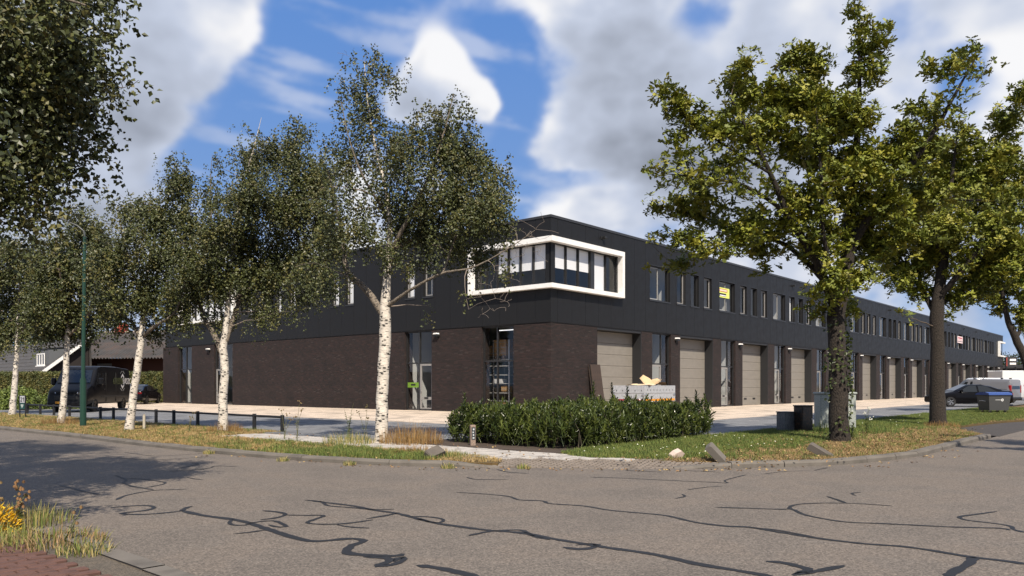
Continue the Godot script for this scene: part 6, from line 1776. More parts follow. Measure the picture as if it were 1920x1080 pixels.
# ---------------------------------------------------------------- vehicles
# local axes: x forwards, y up, z to the vehicle's right
func body_mesh(st: Array) -> MB:
	# stations [x, bottom, belt, top, half width at belt, half width at top], from rear to front
	var b := MB.new()
	var rows := []
	for s in st:
		var y0: float = s[1]; var y1: float = s[2]; var y2: float = s[3]; var w1: float = s[4]; var w2: float = s[5]
		var r := minf(0.07, (y2 - y1) * 0.4)
		var half := [Vector2(w1 * 0.90, y0), Vector2(w1 * 0.97, y0 + 0.06), Vector2(w1, lerpf(y0, y1, 0.5)), Vector2(w1 * 0.985, y1), Vector2(lerpf(w1 * 0.985, w2, 0.82), lerpf(y1, y2, 0.82)), Vector2(w2 - 0.02, y2 - r * 0.4), Vector2(w2 - 0.12, y2)]
		var row := []
		for q in half: row.append(Vector3(s[0], q.y, q.x))
		for i in range(half.size() - 1, -1, -1): row.append(Vector3(s[0], half[i].y, -half[i].x))
		rows.append(row)
	var n: int = rows[0].size()
	for i in rows.size() - 1:
		for k in n:
			var k2 := (k + 1) % n
			b.quad(rows[i][k], rows[i + 1][k], rows[i + 1][k2], rows[i][k2])
	for k in range(1, n - 1):
		b.tri(rows[0][0], rows[0][k], rows[0][k + 1])
		var l: Array = rows[rows.size() - 1]
		b.tri(l[0], l[k + 1], l[k])
	# smooth the shading between neighbouring faces that lie nearly flat to each other
	var sums := {}
	for i in b.v.size():
		var key := Vector3i((b.v[i] * 1000.0).round())
		if not sums.has(key): sums[key] = []
		sums[key].append(b.n[i])
	for i in b.v.size():
		var key := Vector3i((b.v[i] * 1000.0).round())
		var t := Vector3.ZERO
		for q in sums[key]:
			if b.n[i].dot(q) > 0.75: t += q
		b.n[i] = t.normalized()
	return b

func wheel(root: Node3D, at: Vector3, r: float, wide: float, rim: Material) -> void:
	var s := signf(at.z)
	var b := MB.new()
	var prof := [Vector2(r * 0.62, wide * 0.5), Vector2(r * 0.9, wide * 0.5), Vector2(r, wide * 0.36), Vector2(r, -wide * 0.36), Vector2(r * 0.9, -wide * 0.5), Vector2(r * 0.5, -wide * 0.5)]
	for i in 24:
		var t0 := TAU * i / 24.0; var t1 := TAU * (i + 1) / 24.0
		for k in prof.size() - 1:
			var f := func(q: Vector2, t: float) -> Vector3: return Vector3(cos(t) * q.x, sin(t) * q.x, q.y * s)
			var p0: Vector3 = f.call(prof[k], t0); var p1: Vector3 = f.call(prof[k], t1); var p2: Vector3 = f.call(prof[k + 1], t1); var p3: Vector3 = f.call(prof[k + 1], t0)
			var nn := (p1 - p0).cross(p2 - p0)
			if nn.dot(p0 + Vector3(0, 0, p0.z)) < 0.0: b.quad(p0, p3, p2, p1)
			else: b.quad(p0, p1, p2, p3)
	var o := put("wheel", b, M.rubber, root, at)
	var c := MB.new()
	for i in 5:
		var t := TAU * i / 5.0
		var d := Vector3(cos(t), sin(t), 0)
		var e := Vector3(-sin(t), cos(t), 0)
		var z := Vector3(0, 0, wide * 0.42 * s)
		var pts := [e * 0.03 + d * 0.03, d * r * 0.62 + e * 0.05, d * r * 0.62 - e * 0.05, d * 0.03 - e * 0.03]
		c.quad(pts[0] + z, pts[1] + z, pts[2] + z, pts[3] + z)
	for i in 20:
		var t0 := TAU * i / 20.0; var t1 := TAU * (i + 1) / 20.0
		var z := Vector3(0, 0, wide * 0.46 * s)
		c.quad(Vector3(cos(t0), sin(t0), 0) * r * 0.58 + z, Vector3(cos(t1), sin(t1), 0) * r * 0.58 + z, Vector3(cos(t1), sin(t1), 0) * r * 0.64 + z, Vector3(cos(t0), sin(t0), 0) * r * 0.64 + z)
	put("rim", c, rim, o)
	var a := MB.new()
	for i in 20:
		var t0 := TAU * i / 20.0; var t1 := TAU * (i + 1) / 20.0
		a.tri(Vector3(0, 0, wide * 0.2 * s), Vector3(cos(t0) * r * 0.63, sin(t0) * r * 0.63, wide * 0.2 * s), Vector3(cos(t1) * r * 0.63, sin(t1) * r * 0.63, wide * 0.2 * s))
	put("brake_disc", a, M.black, o)

func panel(root: Node3D, called: String, pts: Array, m: Material, thick := 0.01) -> MeshInstance3D:
	# a thin plate through four corners, counter-clockwise seen from outside
	var b := MB.new()
	var n: Vector3 = (pts[1] - pts[0]).cross(pts[2] - pts[0]).normalized() * thick
	b.quad(pts[0] + n, pts[1] + n, pts[2] + n, pts[3] + n)
	for i in 4:
		var j := (i + 1) % 4
		b.quad(pts[i], pts[j], pts[j] + n, pts[i] + n)
	return put(called, b, m, root)

func lump(root: Node3D, called: String, lo: Vector3, hi: Vector3, m: Material, k := 0.02) -> MeshInstance3D:
	var b := MB.new()
	b.cbox(lo, hi, k)
	return put(called, b, m, root)

func side_glass(root: Node3D, pts: Array, halves: Array, m: Material, sides := [-1, 1]) -> void:
	# pts: (x, y) counter-clockwise seen from the right side (z > 0, x to the ... forwards is left), halves: half width at each point
	for s in sides:
		var p := []
		for i in pts.size(): p.append(Vector3(pts[i].x, pts[i].y, s * (halves[i] + 0.004)))
		if s > 0: panel(root, "side_window", p, m, 0.006)
		else:
			p.reverse()
			panel(root, "side_window", p, m, 0.006)

func make_vehicles() -> void:
	var black := mat(lin(0.005, 0.005, 0.006), 0.15, 0.0, 0.28)
	var satin := mat(lin(0.006, 0.006, 0.007), 0.32, 0.0, 0.35)
	var silver := mat(lin(0.56, 0.57, 0.58), 0.3, 0.2)
	var grey_paint := mat(lin(0.20, 0.20, 0.21), 0.3, 0.3)
	var dark_glass := mat(lin(0.012, 0.014, 0.016), 0.03, 0.0, 0.6)
	var lens := mat(lin(0.55, 0.56, 0.58), 0.1, 0.4)
	var red := mat(lin(0.25, 0.01, 0.01), 0.15)
	var plate := mat(lin(0.62, 0.26, 0.015), 0.5)
	var rim := mat(lin(0.35, 0.35, 0.36), 0.3, 0.8)
	var dark_rim := mat(lin(0.02, 0.02, 0.02), 0.4)
	# --- black panel van
	var v := thing("panel_van", "black panel van with pale lettering parked before the clipped hedge", "van", Vector3(-22.25, -0.008, -41.85), -1.45)
	put("body", body_mesh([[-3.0, 0.5, 1.2, 2.1, 0.93, 0.84], [-2.93, 0.42, 1.2, 2.26, 0.99, 0.9], [-1.0, 0.40, 1.2, 2.34, 1.0, 0.93], [1.0, 0.40, 1.2, 2.34, 1.0, 0.92], [1.35, 0.40, 1.2, 2.28, 1.0, 0.88], [1.55, 0.40, 1.2, 2.12, 1.0, 0.84], [2.12, 0.40, 1.15, 1.44, 0.99, 0.84], [2.2, 0.40, 1.1, 1.38, 0.98, 0.86], [2.75, 0.38, 0.9, 1.16, 0.95, 0.86], [2.92, 0.36, 0.8, 1.02, 0.9, 0.8], [3.0, 0.36, 0.7, 0.86, 0.84, 0.74]]), satin, v)
	panel(v, "windscreen", [Vector3(2.11, 1.47, 0.78), Vector3(2.11, 1.47, -0.78), Vector3(1.56, 2.11, -0.7), Vector3(1.56, 2.11, 0.7)], dark_glass, 0.012)
	panel(v, "side_window", [Vector3(0.75, 1.36, -0.985), Vector3(0.75, 1.98, -0.945), Vector3(1.42, 1.98, -0.905), Vector3(1.85, 1.36, -0.975)], dark_glass, 0.01)
	panel(v, "side_window", [Vector3(1.85, 1.36, 0.975), Vector3(1.42, 1.98, 0.905), Vector3(0.75, 1.98, 0.945), Vector3(0.75, 1.36, 0.985)], dark_glass, 0.01)
	for s in [-1, 1]:
		panel(v, "headlight", ([Vector3(2.97, 0.86, 0.48 * s), Vector3(2.86, 0.86, 0.86 * s), Vector3(2.72, 1.02, 0.90 * s), Vector3(2.93, 0.99, 0.5 * s)] if s < 0 else [Vector3(2.93, 0.99, 0.5), Vector3(2.72, 1.02, 0.90), Vector3(2.86, 0.86, 0.86), Vector3(2.97, 0.86, 0.48)]), lens, 0.02)
		var mr := lump(v, "mirror", Vector3(1.62, 1.35, 1.0 if s > 0 else -1.24), Vector3(1.78, 1.72, 1.24 if s > 0 else -1.0), satin, 0.05)
		lump(mr, "mirror_arm", Vector3(1.66, 1.4, 0.9 if s > 0 else -1.0), Vector3(1.74, 1.45, 1.0 if s > 0 else -0.9), satin, 0.01)
		for x in [-1.95, 1.95]: wheel(v, Vector3(x, 0.35, 0.86 * s), 0.35, 0.24, dark_rim)
	lump(v, "grille", Vector3(2.93, 0.62, -0.55), Vector3(3.02, 0.84, 0.55), M.black, 0.02)
	lump(v, "bumper", Vector3(2.8, 0.3, -0.88), Vector3(3.06, 0.56, 0.88), satin, 0.06)
	lump(v, "number_plate", Vector3(3.055, 0.44, -0.05), Vector3(3.075, 0.55, 0.47), plate, 0.004)
	lump(v, "rubbing_strip", Vector3(-2.6, 0.72, -1.012), Vector3(1.3, 0.80, -0.99), M.black, 0.01)
	lump(v, "door_handle", Vector3(0.8, 1.12, -1.02), Vector3(1.0, 1.17, -0.99), satin, 0.01)
	for x in [0.62, -0.75]: lump(v, "door_gap", Vector3(x, 0.5, -1.001), Vector3(x + 0.012, 2.0, -0.96), M.black, 0.001)
	var white := mat(lin(0.75, 0.75, 0.73), 0.6)
	lettering("GREEN", 0.46, mat(lin(0.07, 0.09, 0.03), 0.6), v, Vector3(-1.08, 1.57, -0.995), Vector3(0.06, PI, 0))
	lettering("BASIC", 0.46, white, v, Vector3(-2.32, 1.57, -0.995), Vector3(0.06, PI, 0))
	for s in [1, -1]:
		var b := MB.new()
		for e in [-1, 1]:
			var p0 := Vector3(-1.72, 1.57 + s * 0.42, -0.99)
			var p1 := p0 + Vector3(e * 0.22, -s * 0.16, 0)
			b.quad(p0, p0 + Vector3(0, -s * 0.14, 0), p1 + Vector3(0, -s * 0.10, 0), p1)
			for k in 3:
				var q := p0 + Vector3(e * (0.1 + 0.09 * k), s * (0.10 - 0.05 * k), 0)
				b.quad(q, q + Vector3(0.05, 0, 0), q + Vector3(0.05, 0.04, 0), q + Vector3(0, 0.04, 0))
		put("emblem", b, white, v)
	# --- a low car built from one set of stations
	var car_stations := [[-2.33, 0.35, 0.7, 0.92, 0.78, 0.7], [-2.25, 0.3, 0.75, 1.0, 0.86, 0.76], [-1.75, 0.25, 0.8, 1.04, 0.9, 0.74], [-1.1, 0.22, 0.85, 1.28, 0.91, 0.64], [-0.4, 0.22, 0.86, 1.40, 0.91, 0.62], [0.25, 0.22, 0.86, 1.39, 0.91, 0.62], [0.75, 0.22, 0.86, 1.18, 0.91, 0.68], [1.15, 0.22, 0.84, 0.98, 0.91, 0.76], [1.9, 0.24, 0.74, 0.84, 0.89, 0.76], [2.25, 0.26, 0.62, 0.72, 0.82, 0.7], [2.35, 0.3, 0.55, 0.62, 0.74, 0.62]]
	var cars := [["black low saloon parked behind the bare-trunked oak", Vector3(28.9, -0.008, -50.2), PI - 0.10, "car"], ["dark car with orange number plate parked behind the black van", Vector3(-27.0, 0.0, -57.5), 1.72, "car"]]
	for q in cars:
		var c := thing("saloon_car", q[0], "car", q[1], q[2])
		put("body", body_mesh(car_stations), black, c)
		panel(c, "windscreen", [Vector3(1.13, 1.0, 0.66), Vector3(1.13, 1.0, -0.66), Vector3(0.30, 1.385, -0.5), Vector3(0.30, 1.385, 0.5)], dark_glass, 0.012)
		panel(c, "rear_window", [Vector3(-1.72, 1.055, -0.62), Vector3(-1.72, 1.055, 0.62), Vector3(-0.5, 1.395, 0.5), Vector3(-0.5, 1.395, -0.5)], dark_glass, 0.012)
		for s in [-1.0, 1.0]:
			var g1 := [Vector3(0.98, 0.93, 0.88 * s), Vector3(0.28, 1.32, 0.685 * s), Vector3(-0.15, 1.33, 0.68 * s), Vector3(-0.15, 0.93, 0.88 * s)]
			var g2 := [Vector3(-0.25, 0.93, 0.88 * s), Vector3(-0.25, 1.33, 0.68 * s), Vector3(-0.75, 1.28, 0.70 * s), Vector3(-1.35, 0.95, 0.87 * s)]
			if s < 0:
				g1.reverse(); g2.reverse()
			panel(c, "side_window", g1, M.tinted if s > 0 else dark_glass, 0.008); panel(c, "side_window", g2, dark_glass, 0.008)
			lump(c, "mirror", Vector3(0.72, 0.95, 0.92 * s - 0.09), Vector3(0.86, 1.08, 0.92 * s + 0.09), black, 0.03)
			lump(c, "tail_light", Vector3(-2.33, 0.72, 0.62 * s - 0.16), Vector3(-2.2, 0.86, 0.62 * s + 0.16), red, 0.02)
			lump(c, "headlight", Vector3(2.05, 0.58, 0.66 * s - 0.15), Vector3(2.3, 0.7, 0.66 * s + 0.15), lens, 0.03)
			for x in [-1.4, 1.42]: wheel(c, Vector3(x, 0.32, 0.80 * s), 0.32, 0.22, rim)
		lump(c, "number_plate", Vector3(-2.355, 0.50, -0.26), Vector3(-2.33, 0.62, 0.26), plate, 0.004)
		lump(c, "bumper", Vector3(-2.36, 0.3, -0.78), Vector3(-2.1, 0.48, 0.78), black, 0.05)
	# --- grey small van
	v = thing("small_van", "grey windowless small van parked between black car and silver van", "van", Vector3(33.9, 0.0, -57.0), 2.2)
	put("body", body_mesh([[-2.15, 0.4, 1.0, 1.55, 0.85, 0.74], [-2.05, 0.32, 1.0, 1.74, 0.89, 0.78], [-0.5, 0.28, 1.0, 1.80, 0.9, 0.78], [0.6, 0.28, 1.0, 1.79, 0.9, 0.76], [0.85, 0.28, 1.0, 1.68, 0.9, 0.72], [1.45, 0.28, 0.95, 1.12, 0.89, 0.74], [2.0, 0.3, 0.8, 0.92, 0.85, 0.72], [2.2, 0.32, 0.6, 0.74, 0.76, 0.64]]), grey_paint, v)
	panel(v, "windscreen", [Vector3(1.43, 1.15, 0.68), Vector3(1.43, 1.15, -0.68), Vector3(0.88, 1.66, -0.6), Vector3(0.88, 1.66, 0.6)], dark_glass, 0.012)
	panel(v, "rear_window", [Vector3(-2.155, 1.08, -0.62), Vector3(-2.155, 1.08, 0.62), Vector3(-2.12, 1.52, 0.56), Vector3(-2.12, 1.52, -0.56)], dark_glass, 0.012)
	for s in [-1.0, 1.0]:
		var g1 := [Vector3(1.25, 1.06, 0.885 * s), Vector3(0.85, 1.58, 0.765 * s), Vector3(0.35, 1.62, 0.79 * s), Vector3(0.35, 1.06, 0.885 * s)]
		if s < 0: g1.reverse()
		panel(v, "side_window", g1, dark_glass, 0.008)
		lump(v, "tail_light", Vector3(-2.17, 0.8, 0.78 * s - 0.08), Vector3(-2.0, 1.35, 0.78 * s + 0.08), red, 0.03)
		lump(v, "roof_foot", Vector3(-1.6, 1.78, 0.68 * s - 0.05), Vector3(-1.45, 1.86, 0.68 * s + 0.05), M.black, 0.01)
		lump(v, "roof_foot", Vector3(0.2, 1.77, 0.68 * s - 0.05), Vector3(0.35, 1.85, 0.68 * s + 0.05), M.black, 0.01)
		for x in [-1.3, 1.38]: wheel(v, Vector3(x, 0.32, 0.80 * s), 0.32, 0.22, rim)
		for q in [[-1.95, -0.85], [-0.75, 0.22]]:
			var g := [Vector3(q[1], 1.08, 0.882 * s), Vector3(q[1], 1.58, 0.80 * s), Vector3(q[0], 1.56, 0.80 * s), Vector3(q[0], 1.08, 0.882 * s)]
			if s < 0: g.reverse()
			panel(v, "side_panel", g, grey_paint, 0.006)
	lump(v, "bumper", Vector3(-2.24, 0.3, -0.82), Vector3(-2.0, 0.52, 0.82), M.black, 0.05)
	# --- silver van
	v = thing("passenger_van", "silver van with dark windows parked side-on at the right edge", "van", Vector3(36.75, 0.0, -61.5), PI)
	put("body", body_mesh([[-2.45, 0.45, 1.1, 1.75, 0.9, 0.78], [-2.38, 0.36, 1.1, 1.86, 0.94, 0.82], [-1.0, 0.34, 1.1, 1.92, 0.95, 0.82], [0.9, 0.34, 1.1, 1.91, 0.95, 0.8], [1.15, 0.34, 1.1, 1.82, 0.95, 0.76], [1.85, 0.34, 1.02, 1.2, 0.94, 0.78], [2.3, 0.36, 0.85, 0.98, 0.9, 0.76], [2.45, 0.38, 0.65, 0.8, 0.8, 0.66]]), silver, v)
	panel(v, "windscreen", [Vector3(1.83, 1.23, 0.72), Vector3(1.83, 1.23, -0.72), Vector3(1.18, 1.80, -0.64), Vector3(1.18, 1.80, 0.64)], dark_glass, 0.012)
	for s in [-1.0, 1.0]:
		for q in [[[1.7, 1.2], [1.12, 1.74], [0.45, 1.76], [0.45, 1.2]], [[0.3, 1.2], [0.3, 1.76], [-0.85, 1.77], [-0.85, 1.2]], [[-0.98, 1.2], [-0.98, 1.77], [-2.15, 1.72], [-2.2, 1.2]]]:
			var g := []
			for p in q: g.append(Vector3(p[0], p[1], (0.935 - (p[1] - 1.1) * 0.15) * s))
			if s < 0: g.reverse()
			panel(v, "side_window", g, dark_glass, 0.008)
		for x in [-1.5, 1.5]:
			wheel(v, Vector3(x, 0.34, 0.84 * s), 0.34, 0.24, rim)
			var ab := MB.new()
			for i in 14:
				var t0 := PI * i / 14.0; var t1 := PI * (i + 1) / 14.0
				var f := func(t: float, r: float, z: float) -> Vector3: return Vector3(x + cos(t) * r, 0.34 + sin(t) * r, z)
				var z0: float = 0.955 * s
				if s > 0: ab.quad(f.call(t0, 0.40, z0), f.call(t0, 0.47, z0), f.call(t1, 0.47, z0), f.call(t1, 0.40, z0))
				else: ab.quad(f.call(t0, 0.40, z0), f.call(t1, 0.40, z0), f.call(t1, 0.47, z0), f.call(t0, 0.47, z0))
			put("wheel_arch", ab, M.black, v)
		lump(v, "tail_light", Vector3(-2.46, 0.9, 0.8 * s - 0.08), Vector3(-2.32, 1.4, 0.8 * s + 0.08), red, 0.03)
		lump(v, "headlight", Vector3(2.15, 0.72, 0.72 * s - 0.14), Vector3(2.42, 0.9, 0.72 * s + 0.14), lens, 0.03)
	lump(v, "sill", Vector3(-1.1, 0.3, -0.97), Vector3(1.1, 0.42, 0.97), M.black, 0.02)
	# --- white box truck
	v = thing("box_truck", "white box truck standing behind the silver van at the right edge", "truck", Vector3(47.4, 0.0, -71.5), PI)
	lump(v, "cargo_box", Vector3(-2.6, 0.75, -1.1), Vector3(3.8, 2.66, 1.1), mat(lin(0.62, 0.62, 0.6), 0.5), 0.05)
	lump(v, "chassis", Vector3(-2.5, 0.45, -0.6), Vector3(3.7, 0.75, 0.6), M.black, 0.03)
	lump(v, "roof_rail", Vector3(-2.62, 2.6, 1.1), Vector3(3.82, 2.68, 1.13), M.white, 0.01)
	for s in [-1.0, 1.0]:
		for x in [-1.5, 2.6]: wheel(v, Vector3(x, 0.38, 0.92 * s), 0.38, 0.26, rim)

# ---------------------------------------------------------------- street furniture and loose things
func make_objects() -> void:
	var b: MB
	# low rail fence
	var fence := thing("rail_fence", "low black rail fence along the left parking area", "fence", place(19.9, 13.1))
	var fm := mat(lin(0.010, 0.010, 0.011), 0.6)
	var spots := [19.9, 21.45, 23.3, 25.05, 26.8, 28.2, 30.1, 32.0, 33.3, 35.0, 36.7, 38.6, 40.4, 42.2]
	b = MB.new()
	b.cbox(Vector3(-0.045, -0.05, -0.045), Vector3(0.045, 0.47, 0.045), 0.01)
	var pm := b.mesh()
	for a in spots:
		var o := put("post", pm, fm, fence, place(a, 13.1 + (a - 19.9) * 0.03) - place(19.9, 13.1))
		o.rotation.y = TURN
	for i in spots.size() - 1:
		var p0 := place(spots[i] + 0.056, 13.1 + (spots[i] - 19.9) * 0.03, 0.41) - place(19.9, 13.1)
		var p1 := place(spots[i + 1] - 0.056, 13.1 + (spots[i + 1] - 19.9) * 0.03, 0.41) - place(19.9, 13.1)
		b = MB.new()
		b.tube([p0, p1], [0.034, 0.034], 8)
		put("rail", b, fm, fence)
	# wooden stake
	var st := thing("wooden_stake", "short pale wooden stake beside the mottled leaning birch", "stake", Vector3(-11.1, 0, -23.9))
	lump(st, "post", Vector3(-0.035, -0.1, -0.03), Vector3(0.035, 0.42, 0.03), mat(lin(0.4, 0.36, 0.28), 0.9), 0.008)
	lump(st, "post_top", Vector3(-0.025, 0.42, -0.02), Vector3(0.03, 0.455, 0.02), mat(lin(0.3, 0.26, 0.2), 0.9), 0.01)
	# lamp post
	var green := mat(lin(0.013, 0.045, 0.030), 0.35)
	var lamp := thing("street_lamp", "dark green street lamp with long arm standing among the birches", "lamp", Vector3(-13.97, -0.03, -25.8))
	b = MB.new()
	b.tube([Vector3(0, -0.1, 0), Vector3(0, 1.5, 0), Vector3(0, 1.56, 0), Vector3(0, 1.6, 0)], [0.1, 0.096, 0.092, 0.066], 14)
	put("lower_pole", b, green, lamp)
	b = MB.new()
	b.tube([Vector3(0, 1.6, 0), Vector3(0.03, 4.5, 0), Vector3(0.05, 6.2, 0)], [0.064, 0.055, 0.048], 12)
	put("pole", b, green, lamp)
	b = MB.new()
	b.tube([Vector3(0.05, 6.2, 0), Vector3(0.02, 6.38, 0.0), Vector3(-0.18, 6.55, 0.02), Vector3(-0.75, 6.8, 0.05)], [0.036, 0.034, 0.03, 0.028], 10)
	put("arm", b, mat(lin(0.03, 0.035, 0.035), 0.4), lamp)
	b = MB.new()
	b.prism(PackedVector2Array([Vector2(-1.28, 6.82), Vector2(-1.15, 6.78), Vector2(-0.72, 6.76), Vector2(-0.7, 6.84), Vector2(-0.85, 6.92), Vector2(-1.15, 6.92)]), -0.07, 0.17)
	put("lamp_head", b, mat(lin(0.12, 0.125, 0.12), 0.4), lamp)
	lump(lamp, "lens", Vector3(-1.18, 6.75, -0.04), Vector3(-0.78, 6.785, 0.14), mat(lin(0.5, 0.5, 0.48), 0.2), 0.01)
	# house number sign
	var sg := thing("number_sign", "small framed sign with number 21 over a dark green panel", "sign", Vector3(-20.2, -0.03, -32.7), -0.45)
	for x in [-0.19, 0.19]:
		b = MB.new()
		b.tube([Vector3(x, -0.1, 0), Vector3(x, 0.95, 0)], [0.024, 0.024], 8)
		put("post", b, M.black, sg)
	lump(sg, "frame", Vector3(-0.165, 0.33, -0.02), Vector3(0.165, 0.94, 0.015), M.black, 0.01)
	lump(sg, "number_board", Vector3(-0.15, 0.64, 0.015), Vector3(0.15, 0.92, 0.026), mat(lin(0.42, 0.43, 0.46), 0.3), 0.004)
	lump(sg, "green_board", Vector3(-0.15, 0.38, 0.015), Vector3(0.15, 0.625, 0.026), mat(lin(0.01, 0.055, 0.05), 0.4), 0.004)
	lettering("21", 0.25, M.black, sg, Vector3(0.02, 0.775, 0.029))
	b = MB.new()
	b.prism(PackedVector2Array([Vector2(0.0, 0.42), Vector2(0.09, 0.53), Vector2(0.07, 0.59), Vector2(0.0, 0.565), Vector2(-0.07, 0.59), Vector2(-0.09, 0.53)]), 0.027, 0.031)
	put("emblem", b, mat(lin(0.35, 0.4, 0.38), 0.5), sg)
	# trailer behind the hedge
	var tr := thing("flatbed_trailer", "grey aluminium box trailer standing behind the laurel hedge", "trailer", place(16.63, 27.68, -0.17), TURN)
	tr.scale = Vector3.ONE * 1.13
	var alu := rough_mat(lin(0.42, 0.43, 0.45), noise(91, 0.05, 256, [[0.0, grey(0.85)], [1.0, grey(1.0)]]), 1.3, null, 7.0, 0.45, null, 0.3, false)
	for q in [["side_board", Vector3(-1.02, 0.76, 0.62), Vector3(1.02, 1.32, 0.65)], ["side_board", Vector3(-1.02, 0.76, -0.65), Vector3(1.02, 1.32, -0.62)], ["tail_board", Vector3(-1.05, 0.76, -0.65), Vector3(-1.021, 1.32, 0.65)], ["head_board", Vector3(1.021, 0.76, -0.65), Vector3(1.05, 1.32, 0.65)]]:
		lump(tr, q[0], q[1], q[2], alu, 0.006)
	lump(tr, "floor", Vector3(-1.02, 0.72, -0.62), Vector3(1.02, 0.78, 0.62), mat(lin(0.15, 0.1, 0.06), 0.8), 0.004)
	lump(tr, "rib", Vector3(-1.02, 1.05, 0.651), Vector3(1.02, 1.065, 0.656), M.door_grey, 0.001)
	lump(tr, "rib", Vector3(-1.056, 1.05, -0.62), Vector3(-1.051, 1.065, 0.62), M.door_grey, 0.001)
	lump(tr, "orange_strip", Vector3(-1.0, 0.79, 0.651), Vector3(1.0, 0.86, 0.658), mat(lin(0.7, 0.27, 0.01), 0.5), 0.001)
	lump(tr, "red_strip", Vector3(-1.058, 0.80, -0.6), Vector3(-1.051, 0.85, 0.6), mat(lin(0.3, 0.015, 0.02), 0.5), 0.001)
	lump(tr, "frame", Vector3(-1.03, 0.62, -0.6), Vector3(1.03, 0.719, 0.6), M.steel, 0.01)
	for k in 9: lump(tr, "lashing_hole", Vector3(-0.9 + k * 0.215, 1.14, 0.651), Vector3(-0.875 + k * 0.215, 1.19, 0.655), M.black, 0.001)
	for k in 5: lump(tr, "lashing_hole", Vector3(-1.055, 1.12, -0.5 + k * 0.25), Vector3(-1.051, 1.17, -0.475 + k * 0.25), M.black, 0.001)
	for q in [[0.66, -0.98], [0.66, 0.95]]: lump(tr, "latch", Vector3(q[1] - 0.06, 0.97, 0.652), Vector3(q[1] + 0.06, 1.03, 0.675), M.steel, 0.008)
	lump(tr, "latch", Vector3(-1.075, 0.97, 0.52), Vector3(-1.052, 1.03, 0.64), M.steel, 0.008)
	for s in [-1, 1]: wheel(tr, Vector3(0.1, 0.46, 0.5 * s), 0.31, 0.18, M.steel)
	b = MB.new()
	b.tube([Vector3(1.0, 0.66, 0), Vector3(2.1, 0.5, 0)], [0.04, 0.035], 8)
	put("drawbar", b, M.steel, tr)
	# cardboard on the trailer
	var card := mat(lin(0.52, 0.37, 0.21), 0.9)
	var pale := mat(lin(0.66, 0.52, 0.33), 0.9)
	var sheets := [["pale flat cardboard sheet lying across the trailer's rear corner", pale, Vector3(-0.55, 1.335, 0.2), Vector3(0.02, 0.3, 0.05), Vector3(1.0, 0.012, 0.95), 0.10],
		["crumpled brown cardboard standing up in the trailer", card, Vector3(-0.05, 1.43, 0.1), Vector3(0.7, 0.5, 0.35), Vector3(0.7, 0.012, 0.6), 0.2],
		["folded brown cardboard at the trailer's middle", card, Vector3(0.35, 1.40, 0.25), Vector3(-0.5, 0.9, 0.2), Vector3(0.5, 0.012, 0.5), 0.25],
		["torn cardboard flap near the front end of the trailer", card, Vector3(0.72, 1.36, 0.2), Vector3(0.25, 0.2, -0.35), Vector3(0.45, 0.012, 0.6), 0.16]]
	for q in sheets:
		b = MB.new()
		var n := 6
		for i in n:
			for j in n:
				var f := func(x: int, z: int) -> Vector3:
					var u := float(x) / n - 0.5; var w := float(z) / n - 0.5
					return Vector3(u * q[4].x, q[5] * (absf(u) * 0.7 + 0.35 * sin(w * 6.0 + u * 3.0) * 0.4), w * q[4].z)
				b.quad(f.call(i, j), f.call(i, j + 1), f.call(i + 1, j + 1), f.call(i + 1, j))
				var dn := Vector3(0, -0.008, 0)
				b.quad(f.call(i, j) + dn, f.call(i + 1, j) + dn, f.call(i + 1, j + 1) + dn, f.call(i, j + 1) + dn)
		var o := put("cardboard_sheet", b, q[1], self, tr.transform * q[2])
		o.rotation = q[3] + Vector3(0, TURN, 0)
		tag(o, q[0], "cardboard")
	# boards leaning on the brick corner
	var wood := rough_mat(lin(0.07, 0.045, 0.032), noise(92, 0.02, 256, [[0.0, grey(0.6)], [1.0, grey(1.0)]]), 0.8, null, 7.0, 0.7, null, 0.3, false)
	wood.uv1_scale = Vector3(6, 0.8, 6)
	for k in 2:
		var o := thing("wooden_board", ["dark brown board leaning on the brick corner beside the first roller door", "second dark board just behind the leaning brown board"][k], "board", place(CORNER_A - 0.42 + 0.06 * k, CORNER_B + 3.05 - 0.07 * k), TURN)
		lump(o, "board", Vector3(0, 0, -0.02), Vector3(0.82, 2.38 - 0.05 * k, 0.02), wood if k == 0 else M.black, 0.004)
		lump(o, "edge_strip", Vector3(-0.014, 0.0, -0.02), Vector3(-0.001, 2.38 - 0.05 * k, 0.02), wood, 0.002)
		o.rotation = Vector3(-0.15, TURN, 0)
	# utility cabinets
	var cab := thing("utility_cabinet", "low grey metal utility cabinet, smallest of the three by the near oak", "cabinet", Vector3(7.95, -0.03, -23.0), 0.45)
	var galv := rough_mat(lin(0.16, 0.17, 0.18), noise(93, 0.05, 256, [[0.0, grey(0.65)], [1.0, grey(1.0)]]), 0.8, null, 7.0, 0.4, null, 0.3, false)
	galv.metallic = 0.35
	lump(cab, "housing", Vector3(-0.2, -0.05, -0.17), Vector3(0.2, 0.57, 0.17), galv, 0.012)
	lump(cab, "lid", Vector3(-0.215, 0.571, -0.185), Vector3(0.215, 0.60, 0.185), galv, 0.008)
	lump(cab, "door", Vector3(-0.18, 0.02, 0.171), Vector3(0.18, 0.55, 0.180), galv, 0.004)
	lump(cab, "lock", Vector3(0.13, 0.28, 0.181), Vector3(0.155, 0.33, 0.19), M.black, 0.003)
	cab = thing("utility_cabinet", "dark brown rusty utility cabinet between the grey and the pale one", "cabinet", Vector3(8.42, -0.03, -22.9), 0.5)
	var rust := rough_mat(lin(0.05, 0.038, 0.03), noise(94, 0.04, 256, [[0.0, grey(0.3)], [0.55, grey(0.6)], [0.7, Color(1.0, 0.8, 0.65)], [1.0, Color(1.0, 0.85, 0.7)]]), 1.1, null, 7.0, 0.35, null, 0.3, false)
